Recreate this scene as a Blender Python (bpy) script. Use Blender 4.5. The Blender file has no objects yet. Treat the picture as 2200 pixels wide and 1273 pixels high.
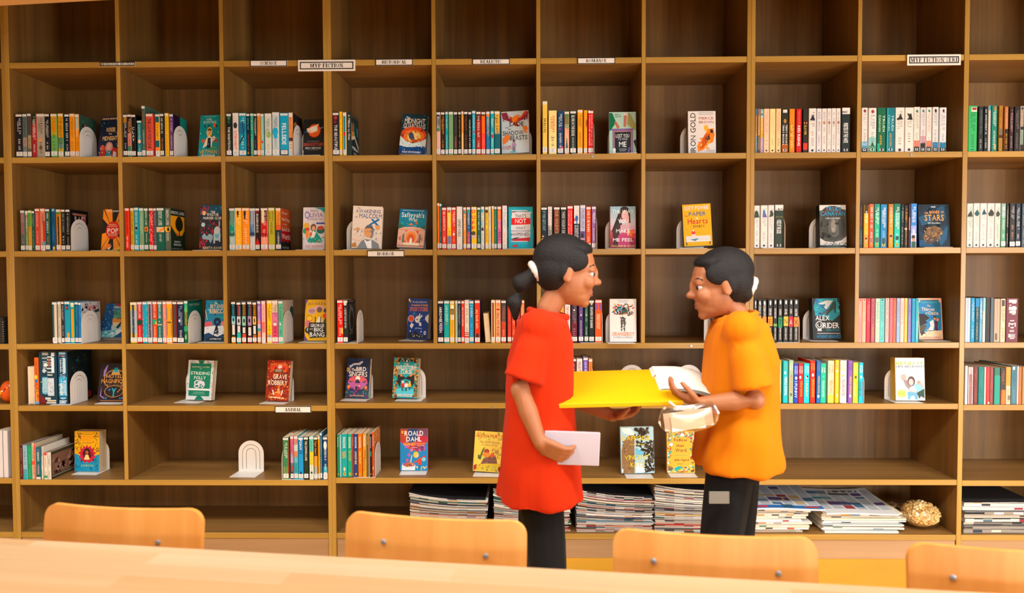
import bpy, bmesh, math, random
from mathutils import Vector, Matrix
import numpy as np

S = bpy.context.scene
COL = S.collection
EYE = 1.32            # camera height above the floor, metres
FRONT = 3.15          # distance to the front edges of the shelving
DEPTH = 0.385
FPX = 1467.0          # focal length in pixels of a 2200 x 1273 frame
YAW, PITCH, ROLL = math.radians(0.981), math.radians(1.770), math.radians(-0.191)

# ------------------------------------------------------------------ camera
def cam_axes():
    cy, sy, cp, sp = math.cos(YAW), math.sin(YAW), math.cos(PITCH), math.sin(PITCH)
    w = Vector((-sy * cp, cy * cp, -sp)); r = Vector((cy, sy, 0)); u = r.cross(w)
    cr, sr = math.cos(ROLL), math.sin(ROLL)
    return cr * r + sr * u, -sr * r + cr * u, w
AR, AU, AW = cam_axes()
EYEP = Vector((0, 0, EYE))
def ray(x, y): return AW + AR * ((x - 1100) / FPX) - AU * ((y - 636.5) / FPX)
def at(x, y, Y):                       # point of the vertical plane at distance Y
    d = ray(x, y); return EYEP + d * (Y / d.y)
def at_z(x, y, z):                     # point of a horizontal plane
    d = ray(x, y); return EYEP + d * ((z - EYE) / d.z)
def project(p):
    v = Vector(p) - EYEP; c = v.dot(AW)
    return 1100 + FPX * v.dot(AR) / c, 636.5 - FPX * v.dot(AU) / c
cd = bpy.data.cameras.new('camera'); cam = bpy.data.objects.new('camera', cd); COL.objects.link(cam)
m3 = Matrix((AR, AU, -AW)).transposed(); cam.matrix_world = Matrix.Translation(EYEP) @ m3.to_4x4()
cd.sensor_width = 36; cd.lens = 36 * FPX / 2200; cd.clip_start = 0.05
cd.dof.use_dof = True; cd.dof.focus_distance = 3.15; cd.dof.aperture_fstop = 2.8
S.camera = cam

# ------------------------------------------------------------------ light and exposure
vs = S.view_settings
vs.view_transform = 'Standard'; vs.look = 'None'; vs.gamma = 1.0; vs.use_curve_mapping = False
vs.exposure = 1.6
w = bpy.data.worlds.new('world'); S.world = w; w.use_nodes = True
w.node_tree.nodes['Background'].inputs[0].default_value = (0.75, 0.85, 1.0, 1)
w.node_tree.nodes['Background'].inputs[1].default_value = 0.6
def area(name, loc, target, sx, sy, power, col, spread=180):
    l = bpy.data.lights.new(name, 'AREA'); l.shape = 'RECTANGLE'; l.size = sx; l.size_y = sy
    l.energy = power; l.color = col; l.spread = math.radians(spread)
    o = bpy.data.objects.new(name, l); COL.objects.link(o); o.location = loc
    o.rotation_euler = (Vector(target) - Vector(loc)).to_track_quat('-Z', 'Y').to_euler()
    return o
WARM = (1.0, 0.965, 0.91)
CEIL = 2.80
# assumed ceiling panels, added out of view in two rows over the reading tables
for i, x in enumerate((-3.0, -1.0, 1.0, 3.0)):
    area('assumed_ceiling_panel', (x, 1.15 - 0.13 * x, CEIL - 0.03), (x, 1.15 - 0.13 * x, 0), 1.2, 0.5, (13, 20, 24, 20)[i], WARM)
    area('assumed_ceiling_panel', (x, -1.4 - 0.13 * x, CEIL - 0.03), (x, -1.4 - 0.13 * x, 0), 1.2, 0.5, 8, WARM)
# assumed daylight: area lights added at the right and rear walls, no windows built
area('assumed_daylight', (4.25, 0.1, 1.05), (0.9, 2.2, 0.8), 2.2, 1.3, 66, (0.88, 0.94, 1.0))
area('assumed_daylight', (2.0, -3.9, 1.0), (1.0, 3.0, 0.7), 3.4, 1.0, 54, (1.0, 0.985, 0.955))
S.cycles.use_denoising = True
S.cycles.max_bounces = 8; S.cycles.diffuse_bounces = 3; S.cycles.glossy_bounces = 3
S.cycles.transparent_max_bounces = 8; S.cycles.sample_clamp_indirect = 4.0

# ------------------------------------------------------------------ materials
def lin(c):
    def f(v): return v / 12.92 if v <= 0.04045 else ((v + 0.055) / 1.055) ** 2.4
    return tuple(f(v) for v in c)
def hx(h):
    if len(h) == 3: return lin([int(k, 16) / 15 for k in h]) + (1,)
    return lin([int(h[i:i + 2], 16) / 255 for i in (0, 2, 4)]) + (1,)
def rgb(r, g, b): return lin((r / 255, g / 255, b / 255)) + (1,)
def mat(name, col=(0.8, 0.8, 0.8, 1), rough=0.5, metal=0.0, spec=0.5, attr=False, coat=0.0, trans=0.0, sheen=0.0):
    m = bpy.data.materials.new(name); m.use_nodes = True; n = m.node_tree.nodes; l = m.node_tree.links
    b = n['Principled BSDF']; b.inputs['Base Color'].default_value = col
    b.inputs['Roughness'].default_value = rough; b.inputs['Metallic'].default_value = metal
    b.inputs['Specular IOR Level'].default_value = spec; b.inputs['Coat Weight'].default_value = coat
    b.inputs['Sheen Weight'].default_value = sheen
    b.inputs['Transmission Weight'].default_value = trans
    if attr:
        a = n.new('ShaderNodeAttribute'); a.attribute_name = 'Col'; l.new(a.outputs['Color'], b.inputs['Base Color'])
    return m
def wood(name, c1, c2, axis, rough=0.42, scale=1.0, bump=0.02, spec=0.4, stave=None):
    m = mat(name, c1, rough, spec=spec); n = m.node_tree.nodes; l = m.node_tree.links; b = n['Principled BSDF']
    tc = n.new('ShaderNodeTexCoord'); mp = n.new('ShaderNodeMapping')
    sc = [26 * scale] * 3; sc['xyz'.index(axis)] = 0.9 * scale
    mp.inputs['Scale'].default_value = sc; l.new(tc.outputs['Object'], mp.inputs['Vector'])
    geo = n.new('ShaderNodeObjectInfo'); add = n.new('ShaderNodeVectorMath'); add.operation = 'ADD'
    mul = n.new('ShaderNodeMath'); mul.operation = 'MULTIPLY'; mul.inputs[1].default_value = 37
    l.new(geo.outputs['Random'], mul.inputs[0]); l.new(mp.outputs[0], add.inputs[0]); l.new(mul.outputs[0], add.inputs[1])
    n1 = n.new('ShaderNodeTexNoise'); n1.inputs['Scale'].default_value = 1.0; n1.inputs['Detail'].default_value = 6
    n1.inputs['Roughness'].default_value = 0.62; n1.inputs['Distortion'].default_value = 0.5
    l.new(add.outputs[0], n1.inputs['Vector'])
    n2 = n.new('ShaderNodeTexNoise'); n2.inputs['Scale'].default_value = 0.16; n2.inputs['Detail'].default_value = 3
    l.new(add.outputs[0], n2.inputs['Vector'])
    mx = n.new('ShaderNodeMath'); mx.operation = 'MULTIPLY_ADD'; mx.inputs[1].default_value = 0.55
    l.new(n2.outputs[0], mx.inputs[0])
    half = n.new('ShaderNodeMath'); half.operation = 'MULTIPLY'; half.inputs[1].default_value = 0.5
    l.new(n1.outputs[0], half.inputs[0]); l.new(half.outputs[0], mx.inputs[2])
    r = n.new('ShaderNodeValToRGB'); r.color_ramp.elements[0].position = 0.36; r.color_ramp.elements[1].position = 0.68
    r.color_ramp.elements[0].color = c2; r.color_ramp.elements[1].color = c1; l.new(mx.outputs[0], r.inputs[0])
    out = r.outputs[0]
    if stave:                              # glued staves: each its own tint
        br = n.new('ShaderNodeTexBrick'); br.inputs['Scale'].default_value = 1.0
        br.inputs['Brick Width'].default_value = 0.62; br.inputs['Row Height'].default_value = 0.052
        br.inputs['Mortar Size'].default_value = 0.0; br.inputs['Color1'].default_value = (1, 1, 1, 1)
        br.inputs['Color2'].default_value = stave; l.new(tc.outputs['Object'], br.inputs['Vector'])
        mm = n.new('ShaderNodeMix'); mm.data_type = 'RGBA'; mm.blend_type = 'MULTIPLY'; mm.inputs[0].default_value = 1
        l.new(out, mm.inputs[6]); l.new(br.outputs[0], mm.inputs[7]); out = mm.outputs[2]
    l.new(out, b.inputs['Base Color'])
    bp = n.new('ShaderNodeBump'); bp.inputs['Strength'].default_value = 0.25; bp.inputs['Distance'].default_value = bump * 0.02
    l.new(n1.outputs[0], bp.inputs['Height']); l.new(bp.outputs[0], b.inputs['Normal'])
    return m
M = {}
M['v'] = wood('laminate_upright', rgb(148, 107, 52), rgb(104, 73, 32), 'z')
M['h'] = wood('laminate_shelf', rgb(160, 118, 64), rgb(116, 83, 40), 'x')
M['edge_v'] = wood('edge_band_upright', rgb(192, 151, 71), rgb(154, 116, 47), 'z', rough=0.35)
M['edge_h'] = wood('edge_band_shelf', rgb(192, 151, 71), rgb(154, 116, 47), 'x', rough=0.35)
M['back'] = wood('laminate_back', rgb(140, 101, 52), rgb(92, 64, 27), 'z', rough=0.5)
M['ply'] = wood('beech_plywood', rgb(220, 156, 84), rgb(196, 126, 54), 'z', rough=0.38, scale=0.7)
M['table'] = wood('table_wood', rgb(180, 156, 126), rgb(162, 133, 98), 'x', rough=0.33, scale=0.55, stave=rgb(244, 222, 196))
M['print'] = mat('printed_cover', attr=True, rough=0.48, spec=0.3)
M['matte'] = mat('printed_paper', attr=True, rough=0.7, spec=0.3)
M['page'] = mat('page_edges', rgb(226, 206, 172), rough=0.85, spec=0.2)
M['page_dark'] = mat('dark_page_edges', rgb(120, 100, 80), rough=.85, spec=.2)  # darker tone of the page edges, used in one bay of the lowest row
M['metal'] = mat('white_enamel', rgb(232, 228, 222), rough=0.4)
M['steel'] = mat('steel_tube', rgb(170, 172, 176), rough=0.3, metal=1.0)
M['bolt'] = mat('zinc_bolt', rgb(150, 156, 165), rough=0.35, metal=0.6)
M['plinth'] = wood('plinth_laminate', rgb(184, 146, 106), rgb(156, 120, 82), 'x')
M['floor'] = mat('yellow_floor', rgb(236, 172, 40), rough=0.35)
M['wall'] = mat('cream_wall', rgb(176, 160, 136), rough=0.8)
M['ceil'] = mat('grey_ceiling', rgb(128, 122, 114), rough=0.9)  # ceiling out of view, kept grey to bounce less light onto the top row
M['bulk'] = mat('beige_beam', rgb(206, 166, 122), rough=0.6)
def noisy(m, amt, scale, bump=0.0):
    n = m.node_tree.nodes; l = m.node_tree.links; b = n['Principled BSDF']
    t = n.new('ShaderNodeTexNoise'); t.inputs['Scale'].default_value = scale; t.inputs['Detail'].default_value = 5
    tc = n.new('ShaderNodeTexCoord'); l.new(tc.outputs['Object'], t.inputs['Vector'])
    mx = n.new('ShaderNodeMix'); mx.data_type = 'RGBA'
    c = b.inputs['Base Color'].default_value
    mx.inputs[6].default_value = [v * (1 - amt) for v in c[:3]] + [1]; mx.inputs[7].default_value = [min(1, v * (1 + amt)) for v in c[:3]] + [1]
    l.new(t.outputs[0], mx.inputs[0]); l.new(mx.outputs[2], b.inputs['Base Color'])
    if bump:
        bp = n.new('ShaderNodeBump'); bp.inputs['Distance'].default_value = bump; bp.inputs['Strength'].default_value = 0.6
        l.new(t.outputs[0], bp.inputs['Height']); l.new(bp.outputs[0], b.inputs['Normal'])
for k, a_, s_, bm_ in (('floor', .12, 6, 0), ('wall', .04, 3, 0), ('page', .12, 60, 0), ('bulk', .06, 4, 0)): noisy(M[k], a_, s_, bm_)

# ------------------------------------------------------------------ object helpers
def tag(o, label=None, cat=None, group=None, kind=None):
    for k, v in (('label', label), ('category', cat), ('group', group), ('kind', kind)):
        if v: o[k] = v
    return o
def empty(name, loc, rot=(0, 0, 0)):
    o = bpy.data.objects.new(name, None); COL.objects.link(o); o.location = loc; o.rotation_euler = rot
    o.empty_display_size = 0.05; return o
def link(name, me, parent=None):
    o = bpy.data.objects.new(name, me); COL.objects.link(o)
    if parent: o.parent = parent
    return o

GLY = {}
def load_glyphs():
    chars = "ABCDEFGHIJKLMNOPQRSTUVWXYZabcdefghijklmnopqrstuvwxyz0123456789'&.,-!"
    obs = []
    for c in chars:
        cu = bpy.data.curves.new('g', 'FONT'); cu.body = c; cu.size = 1; cu.resolution_u = 2; cu.offset = 0.0 if c in 'MNWVvwA' else 0.012
        o = bpy.data.objects.new('g', cu); COL.objects.link(o); obs.append((c, o, cu))
    dg = bpy.context.evaluated_depsgraph_get(); dg.update()
    for c, o, cu in obs:
        me = o.evaluated_get(dg).to_mesh()
        vs_ = np.zeros(len(me.vertices) * 3); me.vertices.foreach_get('co', vs_); vs_ = vs_.reshape(-1, 3)[:, :2]
        GLY[c] = (vs_, [tuple(p.vertices) for p in me.polygons], vs_[:, 0].min(), vs_[:, 0].max())
        o.evaluated_get(dg).to_mesh_clear()
    for c, o, cu in obs:
        bpy.data.objects.remove(o); bpy.data.curves.remove(cu)
load_glyphs()

# serif capitals for the shelf signs: strokes (x0,y0,x1,y1,width) and bowls (cx,cy,rx,ry,a0,a1,w)
K, T_ = .225, .10
def sf(x): return [(x - .06 - K / 2, .035, x + .06 + K / 2, .035, .07), (x - .06 - K / 2, .965, x + .06 + K / 2, .965, .07)]
SER = {
 'A': (.86, [(.14, 0, .42, 1, T_), (.46, 1, .72, 0, K), (.24, .32, .6, .32, T_), (.0, .035, .28, .035, .07), (.54, .035, .9, .035, .07)], []),
 'C': (.74, [(.68, .68, .68, .98, .07)], [(.42, .5, .32, .46, 40, 320, .16)]),
 'D': (.84, [(.2, 0, .2, 1, K), (.05, .035, .45, .035, .07), (.05, .965, .45, .965, .07)], [(.42, .5, .34, .465, -90, 90, .15)]),
 'E': (.72, [(.2, 0, .2, 1, K), (.05, .04, .66, .04, .08), (.05, .96, .64, .96, .08), (.2, .52, .52, .52, .08), (.63, .04, .63, .26, .07), (.61, .96, .61, .76, .07)], []),
 'F': (.68, [(.2, 0, .2, 1, K), (.05, .035, .36, .035, .07), (.05, .96, .64, .96, .08), (.2, .52, .5, .52, .08), (.61, .96, .61, .74, .07)], []),
 'H': (.92, [(.2, 0, .2, 1, K), (.7, 0, .7, 1, K), (.2, .52, .7, .52, .08)] + sf(.2) + sf(.7), []),
 'I': (.42, [(.2, 0, .2, 1, K)] + sf(.2), []),
 'L': (.68, [(.2, 0, .2, 1, K), (.05, .04, .62, .04, .08), (.05, .965, .36, .965, .07), (.6, .04, .6, .28, .07)], []),
 'M': (1.08, [(.17, 0, .17, 1, T_), (.2, 1, .5, .1, .16), (.5, .1, .8, 1, T_), (.86, 0, .86, 1, K), (.04, .035, .32, .035, .07), (.7, .035, 1.02, .035, .07), (.04, .965, .25, .965, .07), (.8, .965, 1.02, .965, .07)], []),
 'N': (.92, [(.18, 0, .18, 1, T_), (.2, 1, .7, 0, .18), (.74, 0, .74, 1, T_), (.03, .035, .33, .035, .07), (.6, .965, .88, .965, .07), (.05, .965, .25, .965, .07)], []),
 'O': (.84, [], [(.41, .5, .34, .47, 0, 360, .15)]),
 'P': (.72, [(.2, 0, .2, 1, K), (.05, .035, .38, .035, .07), (.05, .965, .42, .965, .07), (.2, .46, .42, .46, .07)], [(.4, .71, .25, .25, -90, 90, .14)]),
 'R': (.84, [(.2, 0, .2, 1, K), (.05, .035, .36, .035, .07), (.05, .965, .42, .965, .07), (.2, .5, .42, .5, .07), (.45, .5, .74, 0, .17), (.64, .035, .86, .035, .07)], [(.4, .735, .24, .23, -90, 90, .14)]),
 'S': (.64, [(.1, .02, .1, .3, .07), (.54, .7, .54, .98, .07)], [(.31, .73, .2, .24, 20, 270, .14), (.31, .27, .22, .24, -160, 90, .14)]),
 'T': (.76, [(.37, 0, .37, 1, K), (.2, .035, .54, .035, .07), (.04, .96, .7, .96, .08), (.07, .96, .07, .72, .07), (.67, .96, .67, .72, .07)], []),
 'U': (.88, [(.2, .3, .2, 1, K), (.68, .3, .68, 1, T_), (.05, .965, .36, .965, .07), (.56, .965, .82, .965, .07)], [(.43, .3, .235, .27, 180, 360, .13)]),
 'V': (.84, [(.16, 1, .42, 0, K), (.42, 0, .68, 1, T_), (.02, .965, .33, .965, .07), (.55, .965, .82, .965, .07)], []),
 'Y': (.82, [(.14, 1, .4, .46, K), (.4, .46, .66, 1, T_), (.4, 0, .4, .48, K), (.24, .035, .56, .035, .07), (.0, .965, .3, .965, .07), (.54, .965, .8, .965, .07)], []),
 ' ': (.3, [], [])}

class MB:
    """collects coloured polygons and links them as ONE mesh object"""
    def __init__(s): s.v, s.f, s.c, s.m = [], [], [], []
    def poly(s, pts, col=(1, 1, 1, 1), mi=0):
        i = len(s.v); s.v += [tuple(p) for p in pts]; s.f.append(tuple(range(i, i + len(pts)))); s.c.append(col); s.m.append(mi)
    def mesh(s, vs_, fs, col, mi=0):
        i = len(s.v); s.v += [tuple(p) for p in vs_]
        for f in fs: s.f.append(tuple(k + i for k in f)); s.c.append(col); s.m.append(mi)
    def box(s, a, b, col=(1, 1, 1, 1), mi=0, skip=''):
        x0, y0, z0 = a; x1, y1, z1 = b
        q = [(x0, y0, z0), (x1, y0, z0), (x1, y1, z0), (x0, y1, z0), (x0, y0, z1), (x1, y0, z1), (x1, y1, z1), (x0, y1, z1)]
        fs = {'b': (3, 2, 1, 0), 't': (4, 5, 6, 7), 'f': (0, 1, 5, 4), 'r': (1, 2, 6, 5), 'k': (2, 3, 7, 6), 'l': (3, 0, 4, 7)}
        s.mesh(q, [f for k, f in fs.items() if k not in skip], col, mi)
    def cbox(s, a, b, ch, col=(1, 1, 1, 1), mi=0, fcol=None, fmi=None):
        """box with the two vertical-or-horizontal front edges chamfered; the front face may have its own material"""
        x0, y0, z0 = a; x1, y1, z1 = b
        q = []
        for (dx, y, dz) in ((ch, y0, ch), (0, y0 + ch, 0), (0, y1, 0)):
            q += [(x0 + dx, y, z0 + dz), (x1 - dx, y, z0 + dz), (x1 - dx, y, z1 - dz), (x0 + dx, y, z1 - dz)]
        s.mesh(q, [(0, 1, 2, 3)] + [(k, 4 + k, 4 + (k + 1) % 4, (k + 1) % 4) for k in range(4)], fcol or col, mi if fmi is None else fmi)
        s.mesh(q, [(4 + k, 8 + k, 8 + (k + 1) % 4, 4 + (k + 1) % 4) for k in range(4)] + [(11, 10, 9, 8)], col, mi)
    def text(s, t, o, U, V, wd, ht, col, mi=0):
        """o = centre of the text box, U along the line, V up; stretched to wd x ht"""
        o, U, V = Vector(o), Vector(U), Vector(V); pen = 0.0; items = []
        for ch in t:
            if ch == ' ' or ch not in GLY: pen += 0.30; continue
            vs_, fs, a, b = GLY[ch]; items.append((pen - a, vs_, fs)); pen += (b - a) + 0.085
        L = max(pen - 0.085, 0.1); has_low = any(c in 'gjpqy' for c in t); up = 0.73
        sx = wd / L; sy = ht / up
        for off, vs_, fs in items:
            s.mesh([o + U * ((x + off) * sx - wd / 2) + V * (y * sy - ht / 2) for x, y in vs_], fs, col, mi)
    def serif(s, t, o, U, V, wd, ht, col, mi=0):
        o, U, V = Vector(o), Vector(U), Vector(V)
        L = sum(SER[c][0] for c in t) + .06 * (len(t) - 1); pen = 0; sx = wd / L
        def P(x, y): return o + U * (x * sx - wd / 2) + V * (y * ht - ht / 2)
        for c in t:
            adv, st, bw = SER[c]
            for x0, y0, x1, y1, wd_ in st:
                if abs(y1 - y0) < abs(x1 - x0) * .5: q = [(x0, y0 - wd_ / 2), (x1, y1 - wd_ / 2), (x1, y1 + wd_ / 2), (x0, y0 + wd_ / 2)]
                else: q = [(x0 - wd_ / 2, y0), (x0 + wd_ / 2, y0), (x1 + wd_ / 2, y1), (x1 - wd_ / 2, y1)]
                s.poly([P(pen + x, y) for x, y in q], col, mi)
            for cx, cy, rx, ry, a0, a1, wd_ in bw:
                n = 12
                for k in range(n):
                    q = []
                    for kk, rr in ((k, 0), (k + 1, 0), (k + 1, 1), (k, 1)):
                        a = math.radians(a0 + (a1 - a0) * kk / n); h = wd_ * (.35 + .65 * abs(math.cos(a))) * (rr)
                        q.append((cx + (rx - h + .03) * math.cos(a), cy + (ry - h * .6 + .01) * math.sin(a)))
                    s.poly([P(pen + x, y) for x, y in q], col, mi)
            pen += adv + .06
    def tube(s, pts, rad, n=8, col=(1, 1, 1, 1), mi=0, cap=True):
        pts = [Vector(p) for p in pts]; R = rad if isinstance(rad, (list, tuple)) else [rad] * len(pts); rings = []
        up = Vector((0, 0, 1))
        for i, p in enumerate(pts):
            d = (pts[min(i + 1, len(pts) - 1)] - pts[max(i - 1, 0)]).normalized()
            a = d.cross(up) if abs(d.dot(up)) < .97 else d.cross(Vector((1, 0, 0))); a.normalize(); b = d.cross(a)
            rings.append([p + (a * math.cos(2 * math.pi * k / n) + b * math.sin(2 * math.pi * k / n)) * R[i] for k in range(n)])
        i0 = len(s.v)
        for r in rings: s.v += [tuple(q) for q in r]
        for i in range(len(pts) - 1):
            for k in range(n):
                s.f.append((i0 + i * n + k, i0 + i * n + (k + 1) % n, i0 + (i + 1) * n + (k + 1) % n, i0 + (i + 1) * n + k)); s.c.append(col); s.m.append(mi)
        if cap:
            s.f.append(tuple(i0 + k for k in reversed(range(n)))); s.c.append(col); s.m.append(mi)
            s.f.append(tuple(i0 + (len(pts) - 1) * n + k for k in range(n))); s.c.append(col); s.m.append(mi)
    def ball(s, c, r, col=(1, 1, 1, 1), mi=0, nu=12, nv=8, rot=None):
        c = Vector(c); rx, ry, rz = r if isinstance(r, (tuple, list)) else (r, r, r); i0 = len(s.v)
        for j in range(nv + 1):
            t = math.pi * j / nv
            for k in range(nu):
                p = 2 * math.pi * k / nu
                v = Vector((rx * math.sin(t) * math.cos(p), ry * math.sin(t) * math.sin(p), rz * math.cos(t)))
                s.v.append(tuple(c + (rot @ v if rot else v)))
        for j in range(nv):
            for k in range(nu):
                s.f.append((i0 + j * nu + k, i0 + (j + 1) * nu + k, i0 + (j + 1) * nu + (k + 1) % nu, i0 + j * nu + (k + 1) % nu)); s.c.append(col); s.m.append(mi)
    def data(s, name, mats, smooth=False):
        me = bpy.data.meshes.new(name); me.from_pydata(s.v, [], s.f)
        for m in (mats if isinstance(mats, (list, tuple)) else [mats]): me.materials.append(m)
        me.polygons.foreach_set('material_index', s.m)
        if smooth: me.polygons.foreach_set('use_smooth', [True] * len(s.f))
        at_ = me.color_attributes.new('Col', 'FLOAT_COLOR', 'CORNER')
        cols = np.repeat(np.array([c if len(c) == 4 else tuple(c) + (1,) for c in s.c], dtype=np.float32), [len(f) for f in s.f], axis=0)
        at_.data.foreach_set('color', cols.ravel()); me.update()
        return me
    def build(s, name, mats, parent=None, smooth=False): return link(name, s.data(name, mats, smooth), parent)

# ------------------------------------------------------------------ printed artwork (flat print)
def art(mb, spec, O, U, V, N, W, H, seed=0):
    """commands in cover coordinates u (right) and v (down), 0..1; each later shape lies a hair above the one before"""
    O, U, V, N = Vector(O), Vector(U), Vector(V), Vector(N); lift = [0.00012]
    def P(u, v):
        return O + U * (min(max(u, .004), .996) * W) + V * ((1 - min(max(v, .003), .997)) * H) + N * lift[0]
    rnd = random.Random(seed + 5)
    def ell(u, v, a, b, c, n=14):
        mb.poly([P(u + a * math.cos(2 * math.pi * k / n), v + b * math.sin(2 * math.pi * k / n)) for k in range(n)], hx(c))
    for cmd in spec.split(';'):
        t = cmd.split()
        if not t: continue
        k = t[0]
        if k == 'r':
            a, b, c, d = map(float, t[1:5]); mb.poly([P(a, d), P(c, d), P(c, b), P(a, b)], hx(t[5]))
        elif k == 'e':
            ell(*map(float, t[1:5]), t[5])
        elif k == 'p':
            q = list(map(float, t[2:])); mb.poly([P(q[i], q[i + 1]) for i in range(0, len(q), 2)], hx(t[1]))
        elif k in 'tTD':
            s = t[1].replace('_', ' '); u, v, ww, hh = map(float, t[2:6]); o = O + U * (u * W) + V * ((1 - v) * H) + N * lift[0]
            if k == 't': mb.text(s, o, U, V, ww * W, hh * H, hx(t[6]))
            elif k == 'T': mb.text(s, o, V, -U, ww * H, hh * W, hx(t[6]))       # reads upwards
            else: mb.text(s, o, -V, U, ww * H, hh * W, hx(t[6]))               # reads downwards
        elif k == 's':                                   # scattered dabs
            n = int(t[1]); a, b, c, d, z = map(float, t[2:7])
            for i in range(n):
                u, v = a + (c - a) * rnd.random(), b + (d - b) * rnd.random(); g = rnd.random() * 6.3; zz = z * (.6 + .8 * rnd.random())
                mb.poly([P(u + zz * math.cos(g + q * 1.571) * (1, .55)[q % 2], v + zz * W / H * math.sin(g + q * 1.571) * (1, .55)[q % 2]) for q in range(4)], hx(t[7 + i % (len(t) - 7)]))
        elif k == 'f':                                   # small figure: u v height body skin hair legs
            u, v, h = map(float, t[1:4]); q = H / W
            mb.poly([P(u - .1 * h * q, v), P(u - .02 * h * q, v), P(u - .02 * h * q, v - .42 * h), P(u - .1 * h * q, v - .42 * h)], hx(t[7]))
            mb.poly([P(u + .02 * h * q, v), P(u + .1 * h * q, v), P(u + .1 * h * q, v - .42 * h), P(u + .02 * h * q, v - .42 * h)], hx(t[7]))
            mb.poly([P(u - .13 * h * q, v - .38 * h), P(u + .13 * h * q, v - .38 * h), P(u + .19 * h * q, v - .6 * h), P(u + .1 * h * q, v - .78 * h), P(u - .1 * h * q, v - .78 * h), P(u - .19 * h * q, v - .6 * h)], hx(t[4]))
            lift[0] += .00005; ell(u, v - .89 * h, .1 * h * q, .115 * h, t[6]); lift[0] += .00005; ell(u, v - .86 * h, .075 * h * q, .085 * h, t[5])
        elif k == 'w':                                   # rays from a centre
            u, v, n = float(t[1]), float(t[2]), int(t[3])
            for i in range(n):
                a0, a1 = 6.2832 * i / n + .3, 6.2832 * (i + .5) / n + .3; rr = .95
                mb.poly([P(u, v), P(u + rr * math.cos(a0), v + rr * math.sin(a0)), P(u + rr * math.cos((a0 + a1) / 2), v + rr * math.sin((a0 + a1) / 2)), P(u + rr * math.cos(a1), v + rr * math.sin(a1))], hx(t[4]))
        lift[0] += .00005
# ------------------------------------------------------------------ the room
def struct(o): o['kind'] = 'structure'; return o
def slab(name, a, b, m):
    mb = MB(); mb.box(a, b); return struct(mb.build(name, m))
XL, XR, YB, YW = -4.6, 4.4, -4.1, FRONT + DEPTH + 0.03
slab('floor', (XL, YB, -0.08), (XR, YW + .2, 0.0), M['floor'])
slab('ceiling', (XL, YB, CEIL), (XR, YW + .2, CEIL + .1), M['ceil'])
slab('wall_back', (XL, YW, 0), (XR, YW + .12, CEIL), M['wall'])
slab('wall_left', (XL - .12, YB, 0), (XL, YW, CEIL), M['wall'])
slab('wall_right', (XR, YB, 0), (XR + .12, YW, CEIL), M['wall'])
slab('wall_front', (XL, YB - .12, 0), (XR, YB, CEIL), M['wall'])
# boxed-in beam under the ceiling, parallel to the tables; only its lower edge shows at the top left
BA, BB = at(0, 12.5, 2.24), None
d_ = ray(228, 0); bz = BA.z; BB = EYEP + d_ * ((bz - EYE) / d_.z)
bd = (BB - BA); bd.z = 0; bd.normalize(); bn = Vector((-bd.y, bd.x, 0))
mb = MB(); p0 = BA - bd * 1.9; p1 = BA + bd * 5.4
q = [p0, p1, p1 - bn * .30, p0 - bn * .30]
mb.mesh([(p.x, p.y, bz) for p in q] + [(p.x, p.y, CEIL) for p in q], [(0, 1, 2, 3), (0, 4, 5, 1), (1, 5, 6, 2), (2, 6, 7, 3), (3, 7, 4, 0)], (1, 1, 1, 1))
struct(mb.build('trim_1', M['bulk']))

# ------------------------------------------------------------------ the shelving, one thing per unit
ZS = {1: .9905, 2: .5551, 3: .1203, 4: -.3132, 5: -.5975, 6: -.9475, 7: -1.2035}
for k in ZS: ZS[k] += EYE
ZU = {('A', 5): -.6038 + EYE, ('A', 6): -.9539 + EYE, ('B', 5): -.5913 + EYE, ('B', 6): -.9428 + EYE, ('C', 5): -.5948 + EYE, ('C', 6): -.9466 + EYE, ('D', 5): -.5998 + EYE, ('D', 6): -.9500 + EYE}
def zs(u, k): return ZU.get((u, k), ZS[k])
ZTOP = ZS[1] + .435; TH = .026; PW = .0183
EM = [M['v'], M['edge_v']]; EH = [M['h'], M['edge_h']]
def panel(name, a, b, root, mats):
    mb = MB(); c = Vector((a[0] + b[0], a[1] + b[1], a[2] + b[2])) / 2
    mb.cbox(tuple(Vector(a) - c), tuple(Vector(b) - c), .0012, mi=0, fmi=1)
    o = mb.build(name, mats, root); o.location = c - root.location; return o
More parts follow.
